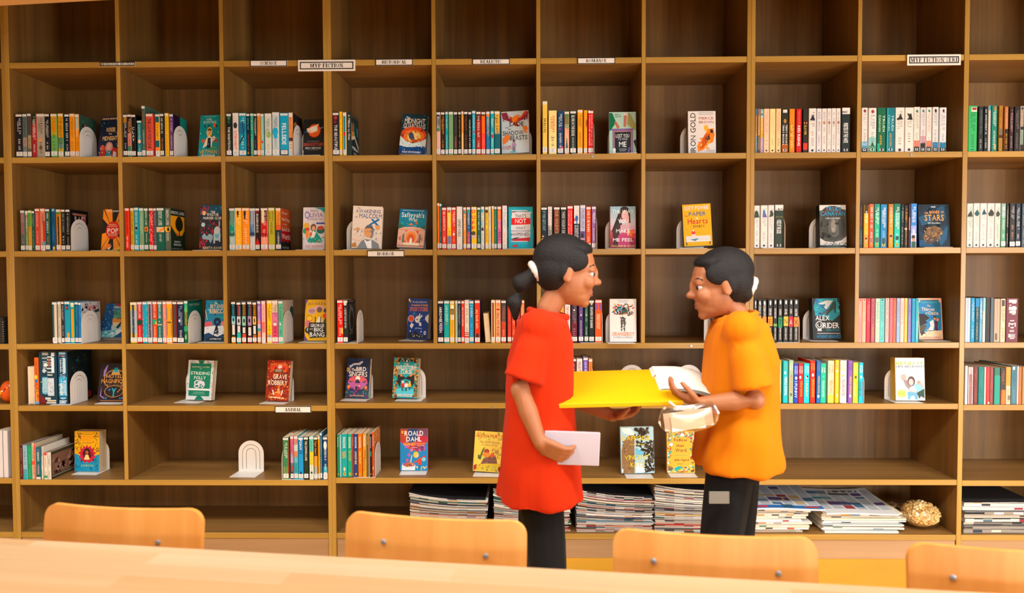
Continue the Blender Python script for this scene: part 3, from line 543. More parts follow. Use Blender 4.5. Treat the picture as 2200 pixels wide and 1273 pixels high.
# one bay: (row, bay, crop x, crop y, crop scale, foot y, set-back, depth of the books)
# one book per line: left, right, top | colour bands | lettering colours | flags | lettering | art on the spine | side colour | side art
# flags: L both stickers, t top sticker, l lower sticker, d dot, i icon, y oval badge
DATA = """
#1 1 20 220 .10909 1070 .012 .13
140,270,225|112|ddd|L
272,358,222|586a6a@.55,b09080@.75,788|344|L
368,447,212|544@.5,a97@.8,665|433|L
452,545,215|231@.24,a22|eee||~
548,705,220|aaa092|554|t|~|e .45 .6 .2 .035 e93;e .5 .78 .2 .05 653
708,805,220|112|ddd|L
825,950,220|c92@.15,ba2@.5,6a5|a40/264|L|~|e .5 .3 .34 .14 d80
970,1072,215|d90@.55,486@.7,699@.8,ca2|443|L|~||076
1100,1192,225|113|ddd|L
1195,1295,218|e91|a60|L
1305,1385,228|9bb@.35,e91|eee/c62|L|~||354|e .3 .3 .16 .1 732;e .3 .25 .12 .07 222;e .35 .42 .2 .09 474;s 14 0 0 1 .5 .05 476 a65 243
#1 2 250 210 .10909 1145 .012 .13
145,225,325|112|ddd|L|~|r .1 .04 .9 .2 b82
225,305,320|112@.2,223@.45,c87@.75,286|fb4/a33|L
305,390,325|111|n|L|~|t C .45 .33 .5 .065 eee;t L .45 .42 .45 .065 eee;t A .45 .51 .55 .065 eee;t Y .45 .6 .5 .065 eee
415,505,445|078|cee|L|~|e .5 .58 .34 .05 fca
510,580,150|465|a53/ccb|L
590,730,310|d54|421|L|THE_LAW_FORTUNE:.08-.84
775,860,315|067@.2,fb2@.62,067@.78,eee|432|L|MYSTERY:.22-.62|r 0 .78 1 .9 f83
870,945,308|123|eee/e83|L
960,1035,300|eb1|b90/d22|t
1055,1128,315|648|fba/ddd|L|~||213|r .5 0 1 .55 187;e .7 .35 .16 .1 322
#1 3 475 220 .10909 1045 .012 .13
112,212,215|122|eee|L|THE_RIGHTEOUS:.29-.9|e .5 .1 .3 .06 386;e .5 .2 .25 .04 264
232,345,205|e2dcd8|e31|L|INTERNMENT:.4-.86|e .5 .29 .34 .07 334
360,500,205|09b|bee|L|~|e .3 .35 .7 .14 17a;p 223 .45 .2 .55 .2 .7 .55 .1 .72 .05 .68 .6 .52
505,572,215|123|5ce/c54|ty
582,642,212|1a9|fb3|ty
650,710,215|123|eee/c46|L
715,778,210|f80|395/ec8|L
785,848,220|7cc|eee|L|~|e .5 .67 .3 .03 c33
865,992,215|d8ddd5|687/998|L|~|e .6 .5 .38 .08 9b7;e .25 .46 .2 .06 bc9
1012,1145,192|c8d8e0|468/79a|L|~|e .45 .45 .42 .1 1be;e .5 .56 .3 .05 1be
1165,1330,205|0ad@.85,012|fff|L|FELLSIDE:.22-.76
1335,1420,200|e8e2da@.1,eda060@.58,334@.66,e8e2da|b42|L|~|e .5 .5 .4 .06 e95|222|e .3 .3 .2 .12 a73;r 0 .5 .5 1 ca8
#1 4 700 220 .10909 1030 .012 .135
135,265,195|223|eee|L|THE_BEAUTIFUL:.26-.9|e .45 .12 .3 .05 a34;e .4 .22 .25 .04 823
270,328,180|fc0|b90|l
340,408,190|f60@.04,eee@.08,ead2a0|n|L|~|r .25 .09 .75 .88 18a;e .5 .5 .3 .05 c23
420,508,190|233|eee|n|A_Million_to_One:.03-.66||233|p 543 0 0 1 0 1 .06 0 .1;e .08 .34 .08 .12 d62;e .3 .32 .07 .13 4a8;e .55 .33 .06 .12 534;e .8 .36 .07 .12 29b;r 0 .42 .25 .56 e71;r .22 .4 .42 .52 5b8;p dca 0 .56 .45 .48 .95 .7 .95 .78 .45 .56 0 .64;t Million .5 .79 .8 .08 fff;t to_One .55 .9 .5 .08 fff
#1 5 925 220 .10909 1015 .012 .13
115,195,185|344@.3,586@.45,e8b8a8|eee/c87|L|Blessed:.1-.38
205,282,185|321|fa1|L
292,350,180|0ab|bee|L
358,448,180|7a7|9b9|L
458,532,182|333|555/e63|L
545,600,182|221|f92|L
608,652,172|e93@.5,ec8|fd8|L
660,735,175|221|a43|L|~||d83
745,808,180|122|eee|L|COURTING_STARS:.16-.86
818,890,160|2ac|cee|L|~|e .5 .48 .25 .03 d44
900,992,175|532@.2,b21|eee|L
1002,1082,180|342@.1,f60@.5,f43|f94/f98|L
1095,1170,175|e83@.12,39b@.3,27b|fb5/38c|L
1182,1252,165|0bc|eff|L|~|p c12 .5 .53 .85 .57 .5 .63 .15 .57
1260,1370,170|eb4@.45,cb8@.52,067|543/ec8|L|I_got_SAM:.08-.52
#1 6 1150 210 .10909 1100 .012 .13
142,238,65|f6d058|542|Ll|SKELLIG:.31-.6
262,422,250|fde898|d22/666|l|~+ONLY:.05-.9|s 12 .25 .3 .6 .8 .06 765 987
438,555,255|147|eee|l|~|e .4 .42 .2 .03 84a;e .8 .86 .3 .04 c48
575,668,265|485@.3,8b9@.4,fb9|c54/386|L|~|p 267 .5 .62 .8 .9 .2 .9
685,805,255|233|eee|L|SILVER_IN_THE_BONE:.08-.6|D ALEXANDRA_BRACKEN .5 .74 .26 .3 bbb
830,935,235|fa0|743|L
955,1025,245|fa0|c84|l|~|e .8 .3 .2 .09 a50
1040,1145,250|d00|fcc|L|BALLAD_OF_NEVER_AFTER+STEPHANIE_GARBER|r 0 0 .4 .06 fff
#1 8 1610 215 .10909 1025 .012 .13
112,150,170|17a@.15,c96@.62,29c|743/eee||~
165,207,170|86a@.15,ca7@.6,223|865/eee||~
212,272,178|7cd@.2,da2@.65,a9d|eee||~|e .5 .12 .3 .02 367
280,388,170|fca|e98/a86|d
398,508,170|fd9|eb9/a86|d
520,620,168|ec9|e98/885|d
628,765,170|221@.8,a50|eee|i|TERRY_BROOKS+TERRY_BROOKS:.34-.84|e .5 .28 .2 .05 b83;r .2 .02 .8 .09 ddd
782,890,172|d80|fd8||GOLDEN_SON:.34-.9|s 26 0 .28 1 .8 .1 430 641
920,1025,172|c11|fff||RED_RISING:.36-.86|D PIERCE_BROWN .5 .2 .3 .3 e76
1050,1148,175|221@.78,e31@.93,322|eb3||SLAYER:.36-.6|e .3 .32 .12 .02 f83;e .75 .32 .12 .02 f83
1165,1312,162|e8dedc|988|d|~:|p 223 .55 .13 .85 .27 .12 .27
1322,1415,165|dddde4|779|d|~|e .5 .33 .22 .025 888;e .5 .33 .12 .015 eee
1420,1518,165|e8dedc|888|d|~|e .5 .32 .25 .03 a52;e .5 .32 .12 .015 fb6
1525,1608,163|e8dedc|888|d|~|e .5 .32 .25 .03 732;e .5 .32 .12 .015 d84
1613,1700,160|e8dedc|888|d|~|e .5 .32 .25 .03 732;e .5 .32 .12 .015 ccd
1705,1790,160|e8dedc|888|d|~|e .5 .32 .25 .03 732;e .5 .32 .12 .015 f96
1810,1980,150|e8e4e2@.14,122|fff|i|PRIESTESS_OF_THE_WHITE:.32-.8|s 20 .05 .07 .75 .12 .07 222
#1 9 1840 215 .10909 1005 .012 .13
95,215,150|eadedb@.76,49b@.9,123|998/888|i|~|e .5 .07 .22 .035 732;p 8bd 0 .76 .6 .8 1 .7 1 .85 0 .85
232,388,155|e8e4e4@.66,8cc@.85,497|888|i|~|e .5 .08 .2 .04 a33;p 344 .5 .76 .75 .86 .3 .86
405,580,150|064|cec|i|TRUDI+CANAVAN:.15-.55|D AGE_OF_THE_FIVE .4 .72 .22 .22 eb3;r 0 .8 .3 1 1a8
590,748,150|078|bee|i|TRUDI+CANAVAN:.15-.53|D ANGEL_OF_STORMS .5 .72 .3 .3 d92;r 0 0 .18 1 1ab
760,940,145|ece2dd|998|d|~|p 221 .55 .13 .75 .24 .9 .26 .2 .28 .1 .25 .35 .22
950,1118,145|ece2dd|998|d|~|p 221 .2 .12 .55 .15 .7 .13 .85 .25 .9 .28 .2 .27 .45 .22
1122,1242,135|eadfd8@.74,d76@.88,222|898|i|~|p 286 .5 .05 .75 .1 .5 .12 .25 .1
1250,1362,145|dcd6dd@.64,c9a@.8,222|898|i|~|p 288 .5 .03 .75 .09 .5 .11 .25 .09;p 222 .2 .85 .4 .78 .6 .82 .75 .76 .9 .86
1368,1475,140|eadfdb@.75,d75@.88,222|c98|i|~|p 286 .5 .04 .75 .09 .5 .11 .25 .09
1488,1608,135|dededf@.78,27a@.9,122|789|i|~|p 322 .5 .03 .72 .08 .5 .14 .28 .08
1630,1765,145|dedfe4@.78,17a@.9,122|889|i|~|p 322 .55 .03 .72 .07 .55 .12 .35 .07
#1 10 2000 215 .1021 1060 .012 .14
780,965,120|3b6|275||~|r .3 .03 .95 .13 ddc;r .4 .04 .9 .09 a24
995,1095,130|2a2c30|678/bbb||~
1110,1190,130|122|eee||~
1195,1252,115|2ac@.1,c8c8c8|n||~
1270,1385,115|187|eee||~|e .6 .06 .2 .05 e73;r .5 .84 .8 .96 ca7
1420,1505,115|a72@.5,776@.64,111@.7,a83|743||~
1540,1620,135|b73@.5,211|da9/eb4||~
1645,1730,135|322|c9a||~
1750,1860,135|222|877||~
1870,1945,125|ba9@.45,123@.52,8a9@.85,211|544||~|e .5 .05 .3 .03 333
1952,2010,125|844|c98||~
#2 1 30 430 .10909 990 .012 .13
140,222,195|877@.3,766@.6,566|c65/a99|L
235,290,205|d8d4d0@.1,a44@.2,796|eee/cda|L
290,355,195|2a4@.4,c92|a60|L
360,415,205|154|8ba|t
425,515,160|c43|eab|L
530,622,160|d86@.78,39b@.9,eee|432/e97|L|~|r 0 0 .3 1 d86;r .6 .3 1 .78 b22
630,715,165|156|eee/c72|L|~|r .72 0 1 1 462
745,828,165|058|134|n|~|r .3 .9 .8 .98 eb2;r .2 0 .8 .06 9bd;e .5 .6 .3 .2 16a
840,925,175|d81|221|L|~|r .4 .18 .7 .85 221;r 0 0 1 .12 584
940,1018,175|111|8bb/ddd|L
1030,1115,175|111|aaa|L|~||111|r .15 .08 .9 .13 a65;e .3 .2 .05 .06 aaa;r .62 .14 .85 .32 c99;e .75 .24 .08 .07 b43;p b33 .9 .4 1 .3 1 1 .85 1;e .5 .22 .03 .07 c93
#2 2 255 430 .10909 985 .012 .13
130,218,150|e31|922/fff|t|~
240,310,150|ca1|643|L
315,398,140|0ac|eda/eff|L|~|e .5 .48 .25 .04 123
412,500,150|7a8|bdc/c73|L
510,590,150|064|eee|L|DOROTHY_L._SAYERS:.05-.42|r .1 .44 .95 .55 e92;e .5 .5 .25 .04 b22;D STRONG_POISON .55 .7 .22 .3 ddd
605,690,150|d12|fbb|L|~|s 34 0 0 .16 1 .1 fff;s 34 .84 0 1 1 .1 fff
692,752,150|556|a9a|L
755,905,145|065|eee|t|DOROTHY_L._SAYERS:.06-.43|r 0 .45 1 .57 eca;p e92 .1 .57 .5 .5 1 .46 1 .5 .5 .56;D GAUDY_NIGHT .5 .7 .18 .3 ddd
915,1030,150|565|eee||DOROTHY_L._SAYERS:.03-.42|p fb2 0 .44 1 .44 1 .52 .7 .57 .3 .57 0 .52;e .6 .5 .22 .05 331;D BUSMAN'S_HONEYMOON .5 .68 .18 .5 ddd|232|t DOROTHY_L._SAYERS .5 .09 .92 .07 eee;p fa1 .02 .17 .97 .17 .97 .5 .8 .62 .45 .64 0 .4;e .6 .36 .27 .17 221;e .6 .24 .17 .07 221;r .57 .4 .63 .7 221;p e62 .3 .54 .55 .6 .55 .64 .45 .64;t BUSMAN'S .45 .78 .4 .045 eee;t HONEYMOON .45 .85 .5 .05 eee;t A_LORD_PETER_NOVEL .45 .95 .8 .03 aaa
#2 3 480 430 .10909 980 .012 .13
118,230,150|244@.3,198@.58,165@.64,a8cccc|ddd/n|L|~:|p 165 0 .6 1 .6 1 .68 .8 .64 .65 .7 .5 .64 .3 .7 .15 .64 0 .68;r .2 .06 .85 .4 698
235,365,150|fb2|fd9|L|~|e .45 .12 .15 .06 321;r .38 .14 .52 .22 321
372,518,150|f91|fdc|L|~|e .4 .13 .16 .07 321;r .3 .17 .5 .27 321
525,622,150|234@.3,27b@.58,147@.64,d8dce2|ccd/n|L|~|p 147 0 .6 1 .6 1 .68 .8 .64 .65 .7 .5 .64 .3 .7 .15 .64 0 .68;r .2 .06 .85 .38 9ac
632,720,150|211|eee|L|ENDERNEXUS:.12-.6|r 0 .07 .9 .11 922;p d11 .4 .7 1 .85 1 .87 .1 .87;s 16 0 .6 1 .84 .09 721 511
738,875,145|533@.3,c12@.6,a12@.66,f98|edb/n|L|~|p a12 0 .62 1 .62 1 .7 .85 .66 .68 .71 .5 .66 .32 .71 .15 .66 0 .7;r .15 .06 .55 .35 edb
890,1015,145|bb2|722|L|SIMON+ARMARY:.08-.32|D WIZARD .5 .48 .3 .4 743
1035,1140,150|f92@.4,f62@.52,234|853/ddd|L|~|p 234 0 .56 .3 .52 .7 .52 1 .56 1 .62 0 .62;D C.A.FLETCHER .5 .72 .28 .3 ddd|c52|r 0 .8 1 1 222;p b12 0 .45 1 .5 1 .8 0 .8;p 222 0 .8 .15 .77 .3 .82 .5 .76 .7 .81 1 .77 1 .85 0 .85;t A_Boy_and .35 .1 .55 .06 edc;t His_Dog .5 .25 .8 .08 edc;t at_the .4 .37 .35 .04 edc;t End_of_the .5 .49 .85 .09 edc;t World .5 .66 .85 .14 edc;t C.A.FLETCHER .45 .93 .75 .05 bbb
#2 5 930 425 .10909 1010 .012 .13
90,130,95|f70|a40|L
135,175,105|266|9bb|L
182,270,185|e32|fff|L|~|s 8 .2 .4 .8 .7 .09 49c fb4
280,368,180|bbc@.13,fc2@.68,88b|fff/557|L|~|e .5 .1 .3 .03 c63
372,455,180|e31|fff/fa8|L|~|e .5 .64 .24 .03 fff
468,582,170|e6e4e0|333|l|SOPHIE'S_WORLD:.28-.72|s 14 0 .75 1 .88 .05 ccc bbb
600,660,180|f92|fff/2ba|L|~|r .1 .05 .9 .17 f63;e .5 .12 .3 .04 2a9
668,742,175|c66@.14,26a@.58,a47|fff/fbc|L|~|e .4 .1 .3 .05 1a9
758,865,175|fc0|n|L|~|t D .42 .1 .66 .09 e14;t U .42 .24 .66 .09 e14;t F .42 .37 .6 .08 e14;t F .42 .49 .6 .08 e14;e .5 .68 .48 .08 dba;e .4 .62 .4 .05 543
872,940,180|265|cee|L
948,1015,170|cde@.15,e8e4c8@.5,e6e4e4|n/569|L|~|e .4 .1 .4 .04 4bb;e .4 .4 .3 .05 9ce;e .5 .53 .4 .04 536
1030,1095,175|fc1|432|L|~|r .1 .07 .9 .14 432
1098,1145,165|d8dfe4|89a|L
1158,1208,158|fa2|c83|L
1212,1260,165|087|3a9|L|~|e .5 .5 .1 .02 fd6
1270,1350,165|f62@.3,d69|fc4|L|~|D TELL .55 .7 .24 .6 638
1368,1460,150|e8e4e4|7ad/f84|l
#2 6 1150 425 .10909 995 .012 .13
115,235,180|123|8bb/eee|L|IF_THIS_GETS_OUT:.08-.58|e .3 .7 .18 .02 db6;e .25 .78 .25 .035 c95;e .7 .84 .3 .03 b84
245,335,170|d8c8cc@.45,888|fff|L
362,485,175|732@.6,322|ca6|L|OUR_VIOLENT_ENDS:.05-.8
500,615,175|233|ccc|L|THESE_VIOLENT_DELIGHTS:.08-.85
630,742,155|e11@.6,b22|fbb|L|ONCE_UPON_A_BROKEN_HEART+STEPHANIE_GARBER:.08-.8
755,875,150|e8e4e2@.42,134|dab/n|L|~:|e .5 .3 .25 .07 26b;r .42 .34 .58 .42 27c;e .2 .33 .15 .03 d46;D NEVER_EVER_GETTING .68 .65 .4 .26 ddd;D RESCUED .3 .66 .4 .3 ddd
882,985,140|bbd@.6,548@.8,223|556/88b|L|~|e .4 .7 .3 .05 323;r .1 .76 .9 .8 c9b
1000,1095,170|f52|fff|L
1110,1195,165|96a|fff|L|~||96a
#2 8 1610 425 .10909 985 .012 .13
90,200,150|e8e4e2|aaa|d|~|p 243 .35 .11 .7 .15 .95 .28 .05 .29 .1 .16
218,355,145|ece4e0|aaa|d|~|p 47b .35 .1 .6 .12 .8 .28 .25 .28 .3 .2;p 75a .6 .15 .95 .28 .5 .28
365,485,140|e4dfe0|aaa|d|~|p 343 .3 .14 .6 .12 .9 .2 .8 .26 .1 .28 .3 .22
492,670,135|e8e4e2@.13,232|fff|i|VOICE_OF_THE_GODS:.33-.68|s 18 .05 .08 .95 .12 .07 222;t CANAVAN .5 .28 .8 .025 ba5
#2 9 1830 425 .10909 970 .012 .13
150,210,130|222@.55,145|c22/8ab||~
232,325,135|231@.2,fb2@.7,e93|fff/fc7|y|~|e .5 .79 .25 .03 322;e .5 .84 .3 .04 ea7
335,432,120|c64@.15,e53|fff|y|~|e .5 .83 .35 .06 976
442,548,120|198@.2,1b9|fff|y|~|e .5 .82 .38 .07 566
560,688,125|18c|fff/8cf|y|~|e .5 .84 .3 .07 356
720,815,120|b73@.2,f92|fff/fc6|y|~|e .5 .74 .3 .04 322;e .5 .79 .25 .04 ea7
830,950,115|176@.2,2ba@.6,0cb|eff|y|~|e .5 .78 .3 .05 244
958,1025,130|111|aaa||~
1030,1100,140|221|d92||~|e .4 .56 .4 .02 ccc
1110,1150,120|423@.3,b76@.6,423|n||~
1155,1275,110|38d@.5,9ae@.68,d8cef0|fff|y|~|e .45 .76 .3 .05 222;e .5 .82 .25 .04 c86;r .15 .86 .85 1 254
#2 10 2060 420 .1021 1065 .012 .14
160,290,165|ccd8d6|9aa|d|~|p 332 .7 .16 .95 .3 .05 .3 .2 .24
300,430,160|e6e4de|aaa|d|~|p 155 .6 .14 .95 .23 .7 .29 .3 .28 .1 .23
440,580,160|e8e6e4|aaa|d|~|p 146 .55 .13 .8 .2 .95 .25 .2 .26
588,740,160|e4dedc|aaa|d|~|p 332 .5 .13 .8 .18 .95 .23 .8 .29 .2 .29 .1 .23
748,870,160|d8dcd8|898|d|~|p 343 .5 .17 .9 .24 .7 .3 .2 .3 .2 .22
880,980,165|9bb@.3,6a8|eee|l
990,1040,165|2a2a2a|ddd||~
1060,1180,160|2c2a2a|bbb/c97|l
1190,1290,165|234|ccc|l
1315,1400,165|456|9ab||~
#3 1 90 630 .09425 1150 .006 .14
250,365,190|067@.86,eee|n|L|~|r .4 .04 .95 .86 dcc8b4
372,440,185|e95@.05,ccbfa8|763|L
455,520,180|223|ccc|L
525,655,180|19b|n|L|~|r .3 .08 .75 .2 146;e .5 .15 .15 .03 c33;r .45 .75 .85 .86 e93
665,755,200|0a9|421/fb3|L|~|r .2 .16 .85 .85 e92;r .1 .02 .9 .12 cdb
765,840,190|058|3ad|L
845,908,200|17b|3ad|L|~||c8c6c4|s 30 0 0 1 .25 .08 9ab bab;t DEKI .55 .14 .45 .09 d33;t A_HIPPO'S_ADVENTURE .5 .25 .95 .035 355
#3 2 265 630 .10455 1015 .006 .14
150,285,180|eb1@.2,abb@.76,eb1|ccc|L|~|r .3 .06 .65 .88 346;s 20 .05 .22 .95 .74 .06 789 eee
295,395,170|c12|eee|L|DOROTHY_L._SAYERS:.06-.41|r 0 .44 1 .56 143;D HAVE_HIS_CARCASE .5 .73 .28 .26 fcb
402,500,170|0ac|n|L|~|s 24 0 .05 .12 .9 .09 eee cdd;s 24 .88 .05 1 .9 .09 eee cdd
505,600,165|99a|556|L|~|r .3 .06 .7 .88 445;s 26 0 .1 1 .9 .09 eee 445
610,700,165|d41|fcb|L|DOROTHY_L._SAYERS:.06-.4|r 0 .43 1 .55 2a7;r .6 .48 1 .55 ea5;D THE_FIVE_RED_HERRINGS .5 .72 .26 .3 fda
708,805,165|077|eee|L|DOROTHY_L._SAYERS:.06-.42|e .4 .48 .1 .02 fc3;r 0 .54 1 .57 cb8;D UNNATURAL_DEATH .5 .75 .28 .26 dee
815,890,165|f87|fcb|L
895,1005,165|fa1|n|L|~|r 0 .16 .18 .44 788;r .82 .16 1 .44 788;r 0 .54 .18 .82 788;r .82 .54 1 .82 788;r 0 .48 1 .52 763
1018,1108,165|712|978|L|~|r .25 .06 .8 .86 544
1115,1250,165|124|9bd/ccd|L|~|e .35 .46 .15 .03 eee
1255,1335,150|1b8@.26,063|eb4/2b8|t|~|e .4 .86 .25 .06 7c9;r 0 .6 1 .72 2a7|065|t MARY_TUDOR .45 .1 .7 .05 aaa;r 0 .0 1 .03 032
#3 3 485 630 .10455 1015 .006 .14
120,210,165|122@.35,5bd@.42,9cd@.55,222@.85,e92|1be/eee|L|HAWKING:.06-.34|e .5 .44 .2 .04 222;r .2 .56 .8 .8 ddd
228,320,175|122@.35,ccd@.56,222@.75,0bb|e32/eee|L|HAWKING:.06-.34|e .5 .46 .2 .05 222;r .2 .58 .8 .74 ddd;r .6 .1 .9 .34 57a
335,425,170|322@.35,8cb@.58,222@.78,d42|ab3/eee|L|HAWKING:.06-.34|e .55 .46 .2 .05 222;r .2 .62 .8 .76 ddd;r .65 .06 .95 .34 841
450,545,165|122@.35,a8b@.58,222@.85,a15|0ab/eee|L|HAWKING:.06-.34|e .45 .46 .2 .05 222;r .2 .62 .8 .82 ddd;r .7 .06 .95 .34 913
555,640,175|221@.35,fb5@.55,222@.8,b62|fb1/eee|L|HAWKING:.06-.34|e .5 .45 .14 .06 322;r .2 .58 .8 .78 ddd;r .72 .06 .98 .34 930
655,725,155|96c@.46,f62@.55,c8c8ee@.65,1a9@.72,f92|eef/1ab|L
740,820,155|fcb8b8@.5,f76@.75,ecc|d63/b9c|L|~||d62
850,950,145|fc1|653|L|~|e .5 .85 .4 .05 999
955,1080,145|dca@.28,d7a@.58,d47|557/321|L|~|e .5 .56 .25 .04 ddd
1085,1180,150|5b9|243|L|~|e .45 .55 .15 .03 eee|cba|s 30 0 0 1 .5 .05 987 dcb 564;e .85 .3 .2 .15 254;s 12 0 .3 .5 .6 .07 aa5
#3 4 710 630 .10909 950 .012 .14
135,250,130|e10|fdd|L|~|e .9 .72 .2 .08 fc2
255,345,130|222|ddd|L|A_SECRET_BOOK_OF_FUN:.16-.68|e .45 .09 .35 .04 ddd|222|r .15 .03 .75 .045 777;e .5 .48 .34 .3 777;e .5 .48 .24 .24 222;s 20 .2 .12 .8 .24 .05 888 666;s 16 .3 .25 .7 .72 .06 555 444;r .2 .78 .7 .82 666
#3 5 930 630 .0943 1120 .008 .13
115,245,165|113|fff|L|ARROWEE_MOON:.12-.78|r .7 .5 1 .7 549
255,380,165|0aa|cff|L|LAND_&_COUNTRY:.1-.52|e .5 .54 .1 .02 c95
390,495,170|fb1|a65|L|~|r .2 .1 .85 .18 fff;r .15 .19 .85 .32 345;r .2 .33 .9 .44 fff;D NICHE .5 .26 .1 .4 fc4;D SUS .55 .385 .08 .4 432
510,565,165|acb|9b9/cb7|L
570,640,165|234|aab/6ad|L
650,718,165|e31|fff/fa4|L|HOW_TO_WIN_AN_ELECTION:.14-.62
725,825,150|e8e6d8|a65/888|L|~|r 0 .75 1 .77 c33;r 0 .79 1 .81 c33;r 0 .84 1 .87 c33;r 0 .87 1 .9 e30
832,935,165|19c|eff/7ce|L
955,1075,155|e30|fda|L|say_back_cafe:.2-.68|e .5 .83 .3 .06 333|236
1330,1420,150|fc7|d99|L|~|r .3 .05 .65 .86 704
1430,1545,150|fda870|804|L|ALL_MY_RAGE:.27-.86|r .3 .03 .45 .14 f83;r .6 .03 .75 .14 d62;e .5 .22 .35 .02 c11
1555,1670,155|444@.5,c42|c65/eaa|L
1700,1790,150|c32|e65|L|~||c32
1800,1880,165|d42|fa8|L
1900,1985,160|b33|eaa|L
2000,2085,155|e72|fda|L
#3 6 1130 630 .1182 890 .008 .13
275,380,130|d95|fc8|L|~|s 8 .1 .2 .9 .8 .2 fc6
400,490,130|e40|fa5|L
505,600,125|c76|a44|L
620,695,125|eb9@.15,f92@.75,c8c8dd|fd8/88a|L|~|e .4 .08 .3 .04 64a
705,805,120|ecdedb|d22|L|THE_WEIGHT_OF_A_PIANO:.12-.78|e .5 .07 .3 .03 c12
820,935,130|322@.5,612|a79|L|~|e .5 .23 .12 .02 eee
955,1045,115|426|a8c/ccd|L|~|e .5 .36 .2 .03 bac
1060,1135,120|143|9bb/ccd|L|~|e .5 .36 .2 .03 ab9
1145,1240,120|122|eee/bb4|L|SPLINTERS_OF_SUNSHINE:.14-.68|p eca .2 .07 .8 .07 .5 .13
1255,1380,115|f50|fdb/c22|L|INDIGO_DONUT:.32-.7|r .15 .08 .4 .24 75b;r .6 .08 .85 .24 75b
#3 8 1590 630 .1136 920 .006 .14
255,320,115|222|ddd||~|e .5 .08 .18 .05 ddd;r .2 .4 .8 .62 e80
330,410,115|222|ddd||~|e .5 .08 .18 .05 ddd;r .2 .4 .8 .62 e81
415,500,115|222|eee||~|e .5 .08 .2 .05 eee;r .05 .4 .95 .6 e82
520,615,115|222|eee||SCORPIA_RISING:.2-.38|e .5 .07 .18 .05 eee;r .4 .04 .6 .13 fff;r .03 .4 .97 .62 e91;t E .5 .51 .7 .12 a50;D ANTHONY_HOROWITZ .5 .8 .28 .34 eee
625,700,110|222|eee||CROCODILE_TEARS:.2-.45|e .5 .07 .18 .05 eee;r .05 .57 .95 .63 7a5;D ANTHONY_HOROWITZ .5 .8 .28 .34 eee
715,800,110|222|eee||SNAKEHEAD:.22-.38|e .5 .07 .18 .05 eee;r .03 .42 .97 .66 085;t T .5 .53 .6 .12 132;D ANTHONY_HOROWITZ .5 .8 .28 .34 eee
815,910,110|222|eee||ARK_ANGEL:.22-.36|e .5 .07 .18 .05 eee;r .03 .4 .97 .62 eb3;t N .5 .51 .6 .12 223;D ANTHONY_HOROWITZ .5 .8 .28 .34 eee
918,1000,110|222|eee||SCORPIA:.22-.34|e .5 .07 .18 .05 eee;r .03 .4 .97 .64 c14;t A .5 .53 .6 .12 fcc;D ANTHONY_HOROWITZ .5 .8 .28 .34 eee
1008,1105,108|222|eee||EAGLE_STRIKE:.22-.4|e .5 .07 .18 .05 eee;r .03 .42 .97 .64 f82;t X .5 .53 .7 .12 332;D ANTHONY_HOROWITZ .5 .8 .28 .34 eee
#3 9 1830 625 .109 1000 .006 .13
120,198,145|f99|fcb/c67||~|r .3 .02 .7 .05 c44
200,275,145|fcb898|187/ca9||~|r .3 .02 .7 .05 744
282,360,145|d35|e89/a23||~|r .3 .02 .7 .05 923
372,450,145|b5606f|723/e93||~
460,550,145|b8d8c8|798/ab4||~
548,640,145|6cc|499||~|r .3 .02 .7 .05 266
655,730,140|fbb|c86/e76||~|r .4 .02 .6 .05 833
740,805,140|e78|b56||~
808,868,140|f75|c32/933||~|r .3 .02 .7 .05 a22
878,945,140|9be|578/2ab||~
950,1025,140|fcc|c78/ea5||~
1032,1092,140|fc6|c94||~
1100,1165,145|88c|557/b34||~
1175,1248,145|29c|47a/76b||~
1252,1312,145|3bc|48a/cee||~|r .3 .02 .7 .05 056
#3 10 2060 625 .1021 1055 .006 .14
125,238,140|b8cce0|n||~|r .45 0 .5 1 9ac
244,330,145|19c|bdf||~
338,418,150|256|ba7||~|r 0 0 1 .2 18c
426,488,145|5ad|eef/bde||~
494,555,140|d6d4cc@.7,bcd|n||~|r 0 0 .5 .3 5cd
562,650,130|322|n||~|r 0 0 .12 1 154
658,726,140|567|n||~
732,858,160|b8a894|n||~|r .2 .8 .6 .95 654;r .5 0 .55 1 a98
868,972,160|dccfb0|575/744||~|r .2 .03 .8 .17 444
985,1240,150|733644|eee||~|r .2 .03 .85 .1 ddd;r .2 .2 .85 .26 ddd;r .3 .28 .8 .34 ddd;t M .5 .6 .6 .1 ddd;t E .5 .85 .6 .08 ddd
#4 1 0 740 .1273 1005 .028 .17
590,658,220|e61|832/fd5||~|e .4 .42 .4 .05 fc3;e .5 .5 .3 .04 27a;r 0 .94 1 1 7ac;s 20 0 .6 1 .9 .2 fb2 276 d32
668,968,125|123c50|cdd||~:|r .2 .01 .55 .06 aaa;r .72 .01 .9 .08 ddd;r .2 .1 .5 .13 9aa;e .4 .25 .12 .03 eee;e .3 .36 .1 .04 bcd;r .55 .12 .65 .28 a54;r .72 .1 .88 .4 def;r .18 .48 .5 .8 5ad;r .2 .5 .48 .78 9cd;r .5 .5 .85 .84 cde;s 40 .52 .52 .84 .82 .03 456 e85 89a;p 722 .05 .82 .25 .86 .5 1 .05 1;r .45 .92 .95 .95 dca;r .4 .96 .95 .99 ccc;s 20 .1 .5 .5 .8 .03 eee 369
990,1148,120|046|bde||~:|r .15 .01 .85 .05 9ce;r .1 .07 .8 .08 c64;r .55 .12 .85 .4 bde;r .25 .15 .3 .4 cde;r .1 .48 .95 .85 2ad;r .2 .6 .5 .83 bde;r .55 .55 .9 .82 9ce;s 24 .1 .5 .9 .85 .07 eee fc9 16a;r .2 .87 .85 .9 8ce;r .1 .93 .9 .95 cde;r .1 .96 .8 .99 bcd|121f22|e .4 .2 .06 .03 157;e .6 .75 .12 .07 687;r .6 .85 .95 .97 922;s 14 .2 .1 .9 .7 .05 243 332 154
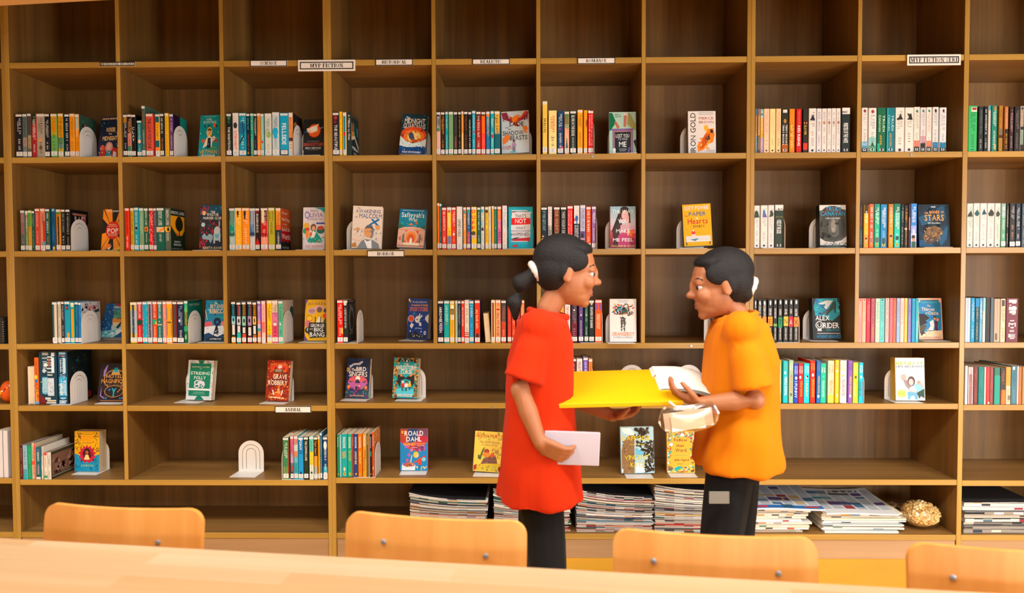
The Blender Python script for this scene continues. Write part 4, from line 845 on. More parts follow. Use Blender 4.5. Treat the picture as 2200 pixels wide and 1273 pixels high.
#4 6 1000 500 .3142 1150 .01 .13
575,610,865|c63|fa8|L
618,665,868|b55|e9a|L
670,705,865|734|a78|L
710,758,858|622|dbb|L|CURSE:.1-.4
760,800,860|ecdedb|844|L|MUST:.06-.3|e .5 .38 .3 .06 b34
805,838,850|75b|eef|L
842,868,860|e83|732|L
#4 8 1620 750 .1182 985 .004 .14
160,262,205|fb1@.1,edcaa0@.87,fc2|b52|n|JAMES+PATTERSON:.1-.32|D MIDDLE_SCHOOL .5 .66 .3 .4 e81
285,380,255|9bc|fff|n|JAMES+PATTERSON:.06-.28|e .4 .35 .2 .05 eee;D MIDDLE_SCHOOL .6 .62 .4 .34 eb3
385,492,200|fb1@.1,ecdab8@.82,fc2|b52|n|JAMES+PATTERSON:.1-.32|D MIDDLE_SCHOOL .5 .66 .3 .4 f90
525,615,210|0bc|7b6|n|JAMES+PATTERSON:.05-.22|D MIDDLE_SCHOOL .55 .6 .44 .5 fff;e .4 .28 .2 .04 eee
630,712,195|9b9|eee|n|JAMES+PATTERSON:.06-.24|D MIDDLE_SCHOOL .55 .53 .4 .4 e51;e .5 .8 .2 .04 653
718,800,255|14b|fff|n|JAMES+PATTERSON:.06-.28|D I_FUNNY .5 .66 .42 .6 def;e .5 .37 .25 .04 fff
805,893,255|e11|fff|n|JAMES+PATTERSON:.06-.26|D MIDDLE_SCHOOL .6 .64 .4 .4 fb2;e .35 .35 .2 .04 eee
900,1005,255|0cd|fff|n|JAMES+PATTERSON:.06-.26|D I_FUNNY .5 .64 .4 .4 fd6;e .5 .35 .2 .04 eee;e .6 .33 .15 .03 223
1015,1110,205|f20|fb3|n|JAMES+PATTERSON:.06-.24|D MIDDLE_SCHOOL .6 .65 .44 .34 fc2;D HOW_I_SURVIVED .3 .65 .44 .26 763;e .5 .34 .22 .04 eee
1130,1205,205|06b|c35|n|JAMES+PATTERSON:.06-.24|D MIDDLE_SCHOOL .6 .57 .42 .4 eb4;e .5 .84 .25 .04 eee
1205,1305,255|0b9|eee|n|JAMES+PATTERSON:.1-.24|D TREASURE_HUNTERS .5 .64 .42 .4 bfe;e .5 .33 .15 .03 5cb
1335,1450,205|ecdcb0@.8,fd4|b42|n|JAMES+PATTERSON:.08-.3|D MIDDLE_SCHOOL .55 .62 .32 .5 f60;r 0 0 .06 1 1bc
1470,1540,195|fc0|06a|n|JAMES+PATTERSON:.05-.2|e .5 .26 .25 .03 eee;D I_FUNNY .5 .55 .34 .4 fd9;e .5 .82 .2 .03 eee
1560,1680,200|ecebe8|bb4/c23|n|JAMES+PATTERSON:.04-.26|D TREASURE_HUNTERS .5 .64 .4 .42 c12;e .45 .36 .16 .03 fb3;s 16 0 0 .1 1 .06 222
1705,1785,205|85b|15a|n|JAMES+PATTERSON:.06-.24|D MIDDLE_SCHOOL .55 .58 .42 .4 fc3;e .5 .83 .2 .04 eee
1795,1890,240|dd2|ee9|n|JAMES+PATTERSON:.08-.26|e .5 .36 .2 .04 553;D MIDDLE_SCHOOL .7 .65 .36 .32 fb1;D SAVE_RAFE .3 .67 .32 .26 ffb
1900,1980,240|0bd|fff|n|JAMES+PATTERSON:.06-.26|e .5 .36 .2 .04 eee;D ROBOT .7 .66 .34 .3 c24;D HOUSE_OF .3 .65 .36 .3 057
#4 10 1880 750 .1455 800 .006 .22
1325,1364,245|e8e6e2|n||~
1370,1440,260|c8b0b0@.2,a67070|755||~|r 0 0 .12 1 eee;r .88 0 1 1 eee
1450,1515,260|733|954||~
1520,1605,260|177|398||~
1610,1634,262|e8e8e8|n||~
1638,1690,260|e33|f65||~|e .7 .96 .3 .03 eda
1690,1745,260|844|b57||~
1755,1840,270|376@.2,487|265||~|r 0 .22 1 1 298
1845,1920,275|433@.6,a42|a63||~|p d73 .4 .6 1 .6 1 1 .2 1
1925,2000,260|c94@.5,dba|c92||~|r .4 .76 .9 .88 776
2005,2090,245|478|258/69a||~|r .2 .02 .6 .1 ccd
2094,2114,250|e8e8ee|n||~
2118,2160,260|e74|c53||~
2170,2260,260|a85|764||~
#5 1 0 900 .1273 1000 .004 .19
345,385,440|612|daa/c95||~
390,465,440|8bc@.7,1ab|678/c33||~
475,535,440|196|4c9||~
540,610,400|c8b89a|354/b43||~|r .7 0 1 1 d54;r .1 .5 .7 .6 d53
615,690,470|167|eee/dbb||~|e .5 .1 .3 .05 56a;r 0 .88 1 .93 253;r 0 .93 1 1 ddd
700,730,460|a88@.3,ddd8cc|866/555||~
745,805,560|c44@.1,e2dccc|c33/a55||~|r 0 .85 1 .95 496
810,865,560|dcd8cc|677||~||332|r .04 .1 .92 .85 754;s 30 .08 .15 .88 .8 .08 a76 421 865;r .04 .88 .96 .93 876
#5 3 480 900 .1178 1065 .004 .15
1090,1195,330|385@.7,795|eee/464|L|~|r .85 .05 1 .95 b22;s 12 0 .1 1 .9 .08 5b5 c62
1225,1285,305|d68@.4,b9c@.62,235|346/ddd|L|~|e .5 .76 .25 .05 c43
1290,1365,305|d88@.2,eee@.35,e85@.48,6bc@.62,2ab|574/356|L
1370,1460,325|17b@.4,19d|fff|L|PONY:.05-.32|e .5 .87 .18 .06 222
1470,1555,320|232|eee/bb4|L|THE_COMMON_LAND:.08-.58
1570,1650,310|6cb@.35,ec3@.66,e8e6d8|276/a94|L|~|e .5 .86 .25 .05 245
1655,1725,320|321@.45,f93@.7,aaa|f93/e84|L|Tiger_Heart:.08-.44
1728,1765,305|fa0|c70|L
1770,1805,240|27a|8bd|L
1820,1905,320|147@.7,3ac@.84,dde|eee|L|~|e .5 .2 .36 .1 eee
#5 4 700 900 .1273 955 .006 .14
190,232,260|185|eee/9c8|y|ROALD_DAHL:.05-.3
235,265,265|8cd|fff/ba8|y|ROALD_DAHL:.06-.34
270,365,250|1aa|fff|y|ROALD_DAHL:.06-.34|D THE_BFG .45 .48 .16 .7 eb2;e .5 .82 .2 .05 eca
370,450,250|1a8|fff|y|ROALD_DAHL:.06-.34|D THE_WITCHES .5 .5 .24 .5 db3
450,475,250|c12|fcc/fb3|y|ROALD_DAHL:.06-.3
478,545,250|148|fff|y|ROALD_DAHL:.06-.34|D COMPLETE_VERSE .45 .55 .3 .5 fda
548,615,245|f70|fff|y|ROALD_DAHL:.06-.34|D ESIO_TROT .5 .55 .28 .5 fd6
625,690,245|d92|ffe|y|ROALD_DAHL:.03-.3|D CHARLIE .65 .47 .2 .4 a33;D CHOCOLATE .4 .7 .3 .3 853
695,720,245|278|fff/ca8||ROALD_DAHL:.04-.26
722,745,250|e82|n/f95||~
745,780,250|124|fff|y|ROALD_DAHL:.06-.34|r .2 .4 .8 .52 298
785,815,220|f50|fff|y|ROALD_DAHL:.06-.32|e .5 .8 .3 .04 fc3|d84|s 24 0 0 1 .6 .07 eb7 b52 dcb
#5 5 980 880 .157 920 .004 .14
718,757,345|c98888@.8,c33|734|t
760,800,345|c43|e76|t
805,835,345|d87|b43|t
"""
FOOTED = {(1, 1), (1, 2), (1, 3), (1, 6), (2, 1), (2, 6), (2, 8), (3, 1), (3, 2), (3, 3), (3, 4), (3, 6), (3, 8), (4, 1), (4, 8), (5, 4), (4, 6), (5, 3), (5, 5)}   # a bookend's foot lies under these rows
BAY_X0 = {1: -2.3778, 2: -1.8785 + PW, 3: -1.397 + PW, 4: -.8805, 5: -.4187 + PW, 6: .0605 + PW, 7: .5399 + PW, 8: 1.0547, 9: 1.5157 + PW, 10: 2.0154}
for blk in DATA.strip().split('#')[1:]:
    L = blk.strip().split('\n'); h_ = L[0].split(); row, bay = int(h_[0]), int(h_[1]); ox, oy, s, fy, sb, dp = map(float, h_[2:])
    z = shelf_z(row, bay); grp = 'books shelved in the %s bay of the %s book row' % (BAY[bay], ROWN[row]); rnd = random.Random(row * 31 + bay); n_ = len(L) - 1
    for i, ln in enumerate(L[1:]):
        f = (ln.split('|') + [''] * 9)
        # lettering may itself hold '|' only inside data columns, never here
        x0, x1, top = map(float, f[0].split(',')); spec, tc, fl, text, ar, sd, sa = f[1:8]
        Y = FRONT + sb + rnd.random() * .005
        p0, p1 = at(ox + x0 * s, oy + fy * s, Y), at(ox + x1 * s, oy + fy * s, Y); pt = at(ox + (x0 + x1) / 2 * s, oy + top * s, Y)
        lk = look_of(spec)
        extra = ''
        if i == 0: where = 'leftmost'
        else: where = ORD[i]
        lab = '%s book, %s spine from left, %s bay, %s book row' % (lk, where, BAY[bay], ROWN[row]) if i else '%s book, first spine from left, %s bay, %s book row' % (lk, BAY[bay], ROWN[row])
        zz = z + (.0019 if (row, bay) in FOOTED else .0004)
        # clip against the panel on the left
        spine_book(max(p0.x, BAY_X0[bay] if row < 4 or bay not in (3, 5, 6, 7, 9) else -9) + .0004, p1.x - .0003, Y, zz, pt.z - zz, dp + (.012 if pt.z - zz > .215 else 0) + rnd.random() * .006, spec, tc, fl if fl != 'n' else '', text, lab, grp, ar, sd, sa, page_m=M['page_dark'] if (row, bay) == (5, 1) else None)
# ------------------------------------------------------------------ books displayed cover out, each with its own artwork
# row bay cropx cropy scale | left right top foot | set-back lean yaw roll thickness spine | bookend | label | art
FACE = """
1 1 20 220 .10909|1700 2235 282 1066|.05 9 10 0 .022 124|n|night-blue cover-out book with gold lettering and pink-haired girl, half behind the divider|r 124;s 40 0 .15 1 .7 .035 1a4a7a a34 236 3ab;e .85 .35 .06 .16 acd;t CERRIE_BURNELL .45 .05 .8 .045 fdb;t WONDER .5 .32 .42 .11 fd9;t from .5 .42 .14 .05 fd9;t MIDNIGHT .5 .53 .66 .11 fd9;p b32 .05 1 .15 .78 .35 .72 .4 1;p b32 .6 1 .66 .74 .9 .8 .95 1;e .5 .75 .17 .13 c99;e .5 .74 .1 .08 eba;p 29b .38 1 .42 .84 .58 .84 .62 1;p dde .7 1 .72 .85 .85 .88 .85 1;e .2 .76 .1 .07 d54;s 12 .05 .7 .95 .98 .03 fed fb6
1 2 250 210 .10909|1595 2010 345 1148|.05 8 7 0 .03 dcb090|n|turquoise cover-out book with a man in a white coat above yellow lettering|r 0a9aa6;t NOEL .45 .1 .28 .05 cee;t FITZPATRICK .5 .17 .66 .06 cee;r .2 .03 .8 .04 9dd;e .72 .25 .06 .055 e63;p 145 .2 .28 .27 .24 .3 .28 .25 .3;p 145 .78 .28 .84 .23 .9 .28 .84 .3;p 145 .4 .26 .46 .23 .5 .26 .46 .28;e .5 .41 .14 .12 fc4;e .5 .37 .09 .05 222;e .5 .42 .075 .06 ea7;p f4ead8 .2 .8 .38 .54 .5 .5 .64 .54 .78 .5 .82 .58 .68 .64 .66 .78 .45 .72;p 234 .44 .55 .58 .55 .62 .8 .42 .8;s 14 .05 .4 .95 .72 .05 8dd 38a bee;e .22 .62 .09 .05 c63;e .85 .62 .07 .06 b43;p 5a4 .42 .82 .7 .77 .92 .75 .9 .8;t VETMAN .5 .885 .88 .11 eb1;t GRAEME_BASE .5 .965 .7 .03 fff
1 3 475 220 .10909|1600 2015 335 1040|.05 7 5 0 .028 222|n|black cover-out book showing a glowing orange planet|r 222;e .53 .31 .31 .185 c41;e .53 .31 .28 .165 e62;p fdb .15 .25 .45 .2 .75 .12 .62 .25 .7 .32 .4 .38 .18 .34;e .5 .26 .18 .07 fff;p 27c 0 .36 .2 .32 .2 .35;p 88c .8 .24 1 .2 .85 .27;s 14 .05 .1 .95 .5 .012 aab;t THE_LEGENDARY .5 .6 .6 .025 99a;t ORSON_SCOTT_CARD .5 .68 .95 .085 d54;t FIRST_MEETINGS .5 .78 .76 .05 ddd;t IN_THE_ENDERVERSE .5 .825 .55 .025 888;r .0 .84 .03 .98 eee
1 4 700 220 .10909|1428 1950 238 1026|.045 12 2 4 .026 134|f|midnight-blue cover-out book with a leaping orange fox under white lettering|r 123a4c;s 30 0 0 1 .4 .014 8cd eee;t The .22 .09 .14 .05 fff;t MIDNIGHT .5 .17 .78 .13 f4ecdc;t GUARDIANS .5 .3 .84 .13 f4e4dc;e .5 .52 .5 .2 e52;e .5 .55 .42 .15 f83;e .53 .57 .25 .14 fd8;s 20 .02 .4 .98 .6 .05 c41 632 f63;p 456 .3 .5 .42 .44 .5 .52 .56 .62 .45 .68 .34 .6;p b52 .42 .62 .62 .64 .76 .62 .75 .7 .86 .84 .8 .86 .68 .74 .66 .86 .58 .86 .6 .74 .48 .72;e .72 .65 .08 .05 d62;p dee 0 .56 .22 .68 .5 .74 .8 .68 1 .6 1 .85 0 .85;p 148 0 .8 .3 .84 .6 .82 1 .8 1 1 0 1;s 40 .02 .68 .98 .9 .03 eff 38b 16a bde;t ROSS_MONTGOMERY .5 .955 .72 .05 fff
1 5 925 220 .10909|1402 1945 192 1000|.05 11 6 -2 .03 f72|b|white cover-out book with an orange phoenix and black brush lettering|r d6e0e4;p 934 0 .03 .2 .02 .28 .16 .45 .22 .4 .28 .2 .22 .05 .18;p 934 1 .02 .85 .06 .75 .17 .6 .2 .62 .26 .85 .2 .98 .15;p d42 .2 .01 .3 .12 .5 .18 .72 .14 .86 .01 .98 .01 .85 .12 .66 .22 .5 .3 .36 .22;p f82 .38 .2 .46 .12 .6 .09 .72 .12 .62 .14 .56 .24 .46 .32;p c42 .42 .3 .54 .24 .66 .38 .5 .36;s 16 .02 .1 .98 .24 .04 534 b45 743;t SADE .55 .31 .54 .11 222;t AND .2 .39 .12 .035 334;t HER .3 .43 .11 .03 334;t SHADOW .42 .52 .76 .11 222;t BEASTS .62 .64 .64 .11 222;p f83 .76 .38 .9 .36 .98 .44 .9 .5 .98 .52 .86 .54;p f83 .03 .66 .16 .56 .34 .58 .26 .7 .16 .76 .05 .8;f .45 .97 .28 b9b 965 222 667;t RACHEL .2 .84 .32 .045 c45;t FATUROTI .21 .89 .38 .045 c45;e .42 .975 .12 .02 6cd
1 6 1150 210 .10909|1462 2012 284 1097|.04 7 3 0 .03 8cb|n|mint-green cover-out book with two arms leaning over a purple-framed chalkboard|r b4dccc;p 175 0 .02 .12 .02 .26 .25 .2 .3 .05 .44 0 .46;p c75 .18 .24 .27 .23 .4 .37 .3 .4;p e8dce0 .55 .02 .68 .02 .68 .09 .54 .09;p c76 .55 .09 .66 .08 .63 .36 .53 .36;p aa6 .72 .02 .8 .05 .9 .2 1 .3 1 .46 .66 .3;t ERIN_J .32 .06 .2 .035 355;t BROWN .34 .11 .22 .035 355;r .12 .41 .88 1 97b;r .08 .4 .9 .44 86a;r .18 .46 .84 1 b87;r .2 .48 .8 1 243038;t LOST_YOU .49 .57 .5 .09 fff;t TO_FIND .5 .65 .36 .05 ccd;t ME .5 .77 .28 .13 fff;t SOMETIMES .5 .89 .28 .03 ccc;t LOVE_ISN'T .5 .93 .24 .03 ccc;p 86b .72 .86 .78 .84 .72 1 .67 1;p 222 .9 .7 1 .66 1 .9;r .13 .87 .23 .98 fff
1 7 1380 220 .10909|908 1450 175 990|.06 4 1 0 .042 977|f|white cover-out book with large vertical lettering and a burning falling figure|r ece6e4;T IRON_GOLD .17 .5 .92 .2 444;r .38 .03 .92 .045 aaa;r .38 .07 .92 .085 aaa;t PIERCE .66 .165 .52 .06 b52;t BROWN .66 .255 .52 .06 b52;p fb3 .58 .34 .7 .32 .76 .44 .7 .48 .58 .44;p f81 .72 .42 .92 .4 .96 .55 .9 .72 .74 .76 .55 .9 .36 .94 .32 .8 .5 .66;p d50 .6 .55 .8 .5 .75 .7 .55 .85 .42 .88 .5 .7;p 322 .8 .42 .9 .44 .9 .52 .8 .5;p 432 .62 .62 .76 .56 .8 .64 .64 .74;s 18 .34 .62 .9 .92 .05 f92 e61 fc4;t A_RED_RISING_NOVEL .8 .92 .3 .025 c99
2 1 30 430 .10909|1712 2220 175 982|.05 8 0 0 .024 222|b|black and orange sunburst cover-out book with a red disc, half behind the divider|r 222;w .5 .52 8 f92;e .5 .52 .33 .22 b21;e .5 .52 .31 .205 d32;t MITCH_JOHNSON .5 .05 .66 .045 fff;t PUSH_DRUGS .46 .38 .34 .03 fdc;t A_CALLING_CARD .48 .42 .46 .03 fdc;t POP .5 .525 .5 .12 fff;t THE_ADVENTURE .5 .61 .44 .03 fdc;t ENDS_WITH_A_BANG .5 .65 .4 .03 fdc;p f83 .06 .96 .3 .86 .45 .84 .4 .94 .2 .98;p fdb .28 .98 .5 .88 .4 .99;p fb3 .5 1 .7 .94 1 .9 1 1
2 2 255 430 .10909|1582 2120 98 972|.05 6 0 0 .026 235|b|blue and crimson floral cover-out book with two white dogs, partly behind the divider|r 234;p 157 0 0 1 0 1 .2 0 .22;s 20 0 .02 .4 .2 .07 a34 535 c46;s 10 .4 .02 1 .1 .05 38c 6ae;t THE .52 .15 .18 .045 fff;t WAGTAIL .52 .21 .5 .07 fff;t MURDER_CLUB .5 .29 .74 .06 fff;e .16 .18 .07 .05 ec8;s 90 0 .32 1 .66 .05 a23 523 243 c34;s 30 0 .74 .3 .98 .07 b34 d45 823;e .14 .44 .08 .05 bdd;e .4 .46 .08 .05 345;e .72 .68 .15 .12 ade;e .72 .57 .13 .09 cde;p 7bd .62 .66 .8 .64 .78 .74 .66 .74;p cde .58 .72 .66 .72 .64 .86 .58 .86;p cde .78 .7 .86 .7 .86 .82 .8 .82;p 9bc .1 .7 .2 .63 .3 .7 .4 .64 .55 .68 .55 .76 .46 .86 .4 .78 .15 .76;e .8 .42 .03 .08 abc;t KRISTA_DAVIS .55 .955 .76 .055 fea
2 3 480 430 .10909|1562 2090 143 968|.05 5 0 0 .028 ccd|b|white cover-out book with purple lettering and a girl in a teal dress|r e4e0e8;p 2ab .5 0 1 0 1 .14 .8 .06;t PRINCESS .5 .08 .36 .05 97b;e .18 .18 .11 .085 75a;e .18 .18 .08 .06 dde;t LIVIA .6 .18 .6 .11 86b;t INVESTIGATES .54 .28 .66 .05 86b;r .6 .36 .98 .4 45b;e .16 .44 .14 .08 eb4;e .1 .56 .1 .07 3a7;e .2 .53 .1 .05 d43;e .2 .64 .08 .1 f93;p 1a9 .4 .6 .56 .55 .85 .75 .9 .84 .3 .86 .2 .8;e .47 .48 .13 .09 854;e .48 .5 .08 .055 eb8;p fff .34 .66 .48 .56 .6 .6 .52 .7 .36 .74;e .36 .64 .06 .05 d63;e .8 .55 .18 .08 276;e .8 .49 .15 .05 c53;s 26 .04 .7 .96 .86 .04 fff 3bb e83;e .6 .88 .5 .04 e8e4ea;t LUCY_HAWKING .52 .92 .76 .06 e62;r .25 .965 .75 .972 aaa
2 4 710 430 .10909|416 992 120 968|.05 8 -5 2 .03 edc|f|cream cover-out book with blue brush lettering and a man in a grey suit|r f0e0d2;t The .2 .05 .1 .04 459;t AWAKENING .52 .12 .84 .09 258;t of .12 .26 .08 .05 459;t MALCOLM .6 .23 .76 .11 259;p 17b .62 .31 .67 .29 .92 .47 .87 .5;p 17b .86 .29 .92 .32 .58 .47 .54 .44;p e9a35a .1 .54 .2 .5 .28 .55 .18 .61;p e8a868 .76 .44 .92 .46 .94 .54 .8 .56;s 24 .02 .55 .4 .85 .035 aab eb9;s 24 .65 .55 .98 .85 .035 99a ddc;e .56 .6 .17 .15 e9a76a;p 667 .42 .53 .5 .45 .66 .45 .74 .56 .7 .58 .62 .52 .48 .53;p 889 .6 .56 .74 .58 .7 .74 .6 .76 .66 .66;p c8883c 0 .98 .02 .9 .14 .86 .18 .98;p 889095 .18 1 .3 .86 .42 .78 .7 .8 .9 .88 .95 1;p fff .4 .78 .52 .84 .66 .8 .68 1 .54 1;r .46 .605 .68 .61 543
2 4 710 430 .10909|1300 1838 180 962|.045 13 2 3 .03 247|b|cover-out book with teal night sky over a pink arched building|r 1a8fb0;r 0 .0 1 .1 17a;r .1 .03 .9 .045 bde;t Safiyyah's .5 .15 .84 .13 fff;t War .52 .27 .34 .1 fff;s 14 .02 .3 .98 .5 .05 2ab 5bc 287;p f83 .36 .42 .46 .36 .56 .42;e .66 .36 .05 .04 c73;p 376 0 .42 .1 .4 .2 .5 .14 .55 0 .52;p 376 1 .42 .88 .42 .84 .5 1 .54;p f0bfa8 0 .53 .2 .48 .5 .46 .8 .48 1 .53 1 1 0 1;r 0 .53 1 .56 e8a890;p e62 .28 .56 .76 .56 .78 .92 .26 .92;e .5 .72 .26 .19 f4b8a0;e .5 .74 .2 .15 f94;e .5 .78 .14 .13 e63;p fff .44 .9 .47 .76 .53 .76 .56 .9;p 677 .18 .88 .18 .68 .24 .64 .26 .88;p 677 .78 .88 .8 .64 .86 .68 .86 .88;e .1 .78 .04 .05 d63;e .9 .78 .04 .05 d63;s 20 .02 .6 .16 .98 .03 fcb d97;s 20 .86 .6 .98 .98 .03 fcb d97;r .24 .88 .8 .95 fec;r 0 .95 1 .97 a54
2 5 930 425 .10909|1492 2012 178 1002|.04 5 0 0 .03 1ab|b|turquoise cover-out book with torn white and red paper strips|r 08b0c4;r .36 .02 .64 .03 06a;r .12 .08 .78 .1 eee;r .16 .11 .3 .13 d33;r .3 .12 .96 .15 e8c8cc;p ece8e8 .14 .14 .9 .13 .9 .28 .12 .28;t THAT'S .5 .22 .46 .08 334;p e11 .12 .27 .9 .27 .91 .43 .11 .43;t NOT .5 .34 .46 .11 fff;p e8e6e8 .1 .44 .9 .42 .9 .56 .1 .56;t WHAT .5 .51 .4 .065 334;r .1 .56 .89 .6 bbc;p e4e2e8 .1 .6 .9 .6 .88 .74 .12 .76;t HAPPENED .48 .66 .74 .08 334;p 233 .1 .76 .5 .72 .3 .77;p c23 .12 .78 .88 .73 .86 .83 .2 .82;p edd .1 .82 .8 .82 .78 .84 .1 .84;t KODY_KEPLINGER .48 .87 .64 .035 4df;p d22 .16 .92 .38 .91 .38 .96 .16 .96
2 6 1150 425 .10909|1482 2014 170 990|.045 4 1 0 .04 f83|f|cover-out book with a dark-haired girl, sky blue fading to magenta|r 9cc4d4;r 0 .15 1 .3 b8ccd8;r 0 .3 1 .45 cfd0dc;r 0 .45 1 .56 dcb8d0;r 0 .56 1 .64 e0909c;r 0 .64 1 .76 d33a50;r 0 .76 1 1 a8204c;s 20 .0 .56 1 .7 .09 e44 d6456a f63;e .56 .16 .21 .17 322;p 322 .34 .14 .78 .14 .8 .4 .7 .4 .72 .2 .4 .24 .36 .4 .1 .66 .06 .58;p 433 .08 .6 .3 .4 .46 .4 .44 .72 .3 .98 .12 .98;e .58 .22 .14 .13 ebb;p ebb .62 .2 .74 .24 .74 .56 .82 .7 .66 .7 .64 .4;p d9a8b8 .4 .45 .6 .42 .58 .7 .36 .72;p c8447c .3 .7 .5 .62 .74 .72 .78 .98 .3 .98;p f72 .78 .6 .94 .56 .84 .72 .7 .7;e .46 .3 .05 .015 a22;t THE_WAY .5 .12 .84 .09 eff;t YOU .5 .35 .4 .09 fff;t MAKE .5 .585 .54 .085 fff;t ME_FEEL .5 .8 .8 .085 fff;t MAURENE_GOO .5 .95 .9 .05 fd8
2 7 1400 425 .10909|648 1196 148 960|.045 5 5 -2.5 .036 235|f|yellow cover-out book with blue and red lettering above a white bench|r f0b608;t LUCY_POWRIE .5 .085 .84 .09 eef;t PAPER .52 .23 .6 .1 26a;t The .12 .27 .14 .05 d43;t Hearts .52 .4 .7 .14 c33;t SOCIETY .55 .53 .42 .055 332;e .5 .34 .05 .03 fda;s 26 .04 .2 .96 .7 .014 a70 853;r .08 .76 .94 .9 ecebe4;r .08 .79 .94 .8 ccd;r .08 .84 .94 .85 ccd;e .35 .68 .065 .06 e43;e .35 .63 .03 .02 fff;p edd .28 .72 .42 .72 .44 .82 .28 .82;p 38b .22 .84 .54 .82 .4 .88;r .08 .9 .11 .98 543;r .9 .9 .93 .97 543
2 8 1610 425 .10909|1394 1930 140 965|.05 4 1 0 .042 221|f|grey cover-out book with a shadowed face under bright blue lettering|r 4a4c46;p dcd8d4 0 0 1 0 1 .12 .5 .06 0 .14;e .5 .2 .44 .18 523028;e .5 .5 .48 .34 3a3c36;s 30 .05 .35 .4 .85 .1 3e403a 464842;e .56 .52 .24 .24 5a5c54;e .52 .5 .1 .16 8a857c;e .66 .44 .09 .03 222;e .5 .68 .1 .025 444;e .5 .58 .05 .04 a09a90;p 383a36 .7 .3 .95 .4 .9 .75 .72 .7;p d4d0cc 0 .78 .2 .86 .5 .88 .8 .84 1 .74 1 .95 0 .95;s 30 .15 .89 1 .94 .028 222;t TRUDI .52 .09 .58 .1 2ad;t CANAVAN .5 .2 .92 .11 2ad;t LAST_of_the_WILDS .5 .315 .54 .04 eee;r 0 .95 1 1 233;r .25 .97 .75 .98 588
2 9 1830 425 .10909|1334 1938 132 962|.04 5 1 0 .03 134|l|dark blue cover-out book with orange lettering over a mossy rock|r 0e2a3c;s 26 0 0 1 1 .16 10384e 123148 0b2230;p 1a5478 0 .3 .2 .24 .5 .3 .4 .44 .1 .5;p 1a4c6c .6 .1 .8 .02 .9 .3 .7 .4;p 16567c 0 .85 .3 .8 .5 1 0 1;p 1a5a80 .6 .8 .8 .6 .95 .5 .9 .8 .7 1;t THE .26 .2 .12 .04 fa5;t BONES .52 .18 .32 .07 fa5;t OF .78 .18 .1 .04 fa5;t STARS .51 .31 .62 .15 fa4;t GITI_CHANDRA .5 .44 .4 .035 dee;p 76583a .12 .8 .2 .64 .36 .54 .52 .5 .72 .56 .78 .66 .66 .76 .5 .88 .26 .94;p 543e30 .12 .8 .3 .74 .55 .76 .6 .84 .26 .94;s 60 .16 .54 .74 .88 .04 b8863c 8a6a50 3a2e28 c89a50 a08a80;r .42 .05 .56 .07 dde
3 1 90 630 .09425|1262 1990 235 1042|0 27 0 0 .02 135|n|sea cover-out book tipped back against the divider, small figure on breaking waves|r 2a7fae;p b43450 .25 0 1 0 1 .2 .6 .2;p 6bb89e .3 .2 1 .18 1 .42 .35 .44;p f4a040 .3 .44 1 .4 1 .6 .35 .58;p 1b5a92 0 0 .2 0 .32 .4 .36 .8 0 .82;p f0d9b0 .36 .56 1 .54 1 .7 .38 .68;p bfd8d8 .34 .66 .6 .64 1 .68 1 .84 .4 .84;p 7cc8d6 0 .82 .4 .78 .7 .76 .6 .98 0 .99;p e8ecea .3 .9 .6 .76 .78 .74 .66 .92;p 1c4f80 .5 .99 .7 .84 1 .78 1 1;t PIERS_TORDAY .62 .11 .7 .07 eed;t FROZEN .58 .29 .56 .13 354;t SEA .6 .43 .3 .07 354;s 30 .02 .1 .3 .78 .02 bde 8bd;p 243 .5 .72 .56 .6 .62 .58 .64 .66 .58 .74;e .61 .575 .03 .02 332;s 14 .1 .82 .6 .98 .05 cee 4ab
3 2 265 630 .10455|1652 2120 142 992|0 9 0 0 .026 17a|b|teal-blue cover-out book with pale yellow lettering and a girl in snow|r 1c87ac;s 30 0 .02 1 .5 .07 2a9 17b 3bd 156;p 124 0 .15 .14 .5 .1 .52 0 .3;p cde 0 .2 .12 .48 .1 .5 0 .28;p 124 1 .12 .86 .46 .9 .5 1 .26;p cde 1 .2 .88 .46 .9 .5 1 .28;t The .45 .07 .12 .05 fea;t SKY_OVER .52 .15 .64 .1 fda;t REBECCA .53 .27 .68 .11 fda;p d45a6a 0 .54 .3 .52 .36 .62 .2 .66 0 .66;p e68a8c 1 .53 .75 .52 .7 .6 .8 .66 1 .66;p dfe6ea 0 .66 .4 .63 1 .65 1 .92 0 .92;e .55 .53 .16 .1 124;e .55 .54 .06 .04 1a6a90;p 123 .5 .62 .58 .62 .66 .86 .4 .86;p 17406a 0 .84 .2 .8 .4 .86 .6 .9 .8 .84 1 .82 1 1 0 1;p 123 .1 .96 .3 .9 .7 .9 .9 .96 .9 1 .1 1;t MATTHEW_FOX .52 .955 .5 .035 fff;s 24 .05 .64 .95 .86 .04 fff aac
3 3 485 630 .10455|1608 2085 130 984|0 7 3 0 .03 649|b|yellow cover-out book with bouncing sports balls and big black-edged white lettering|r f4bc06;p 649 0 0 .12 0 .04 .1 0 .3;p 649 0 .8 .04 .9 .16 1 0 1;r .25 .035 .85 .045 a84;t HAWKING .55 .1 .84 .07 764;e .62 .2 .24 .06 e8b0a8;e .3 .28 .17 .08 dcd;e .3 .28 .15 .07 b9a;r .15 .27 .45 .285 c55;e .63 .25 .12 .07 766;e .9 .27 .09 .055 445;e .2 .46 .14 .08 b62;e .2 .46 .12 .065 fc3;e .9 .4 .12 .06 e43;p eed .5 .56 .6 .42 .72 .42 .8 .56;r .44 .42 .48 .56 332;r .68 .42 .72 .56 332;e .16 .6 .14 .1 d78;e .2 .75 .18 .08 223;e .18 .74 .08 .05 cdd;e .94 .55 .12 .1 553;p 332 .2 .56 .95 .56 .98 .75 .95 .92 .25 .94 .14 .78;t GEORGE .56 .63 .6 .075 fff;t AND_THE .3 .72 .14 .03 fff;t BIG .62 .73 .4 .1 fff;t BANG .56 .85 .64 .11 fff;r .2 .955 .9 .965 a84
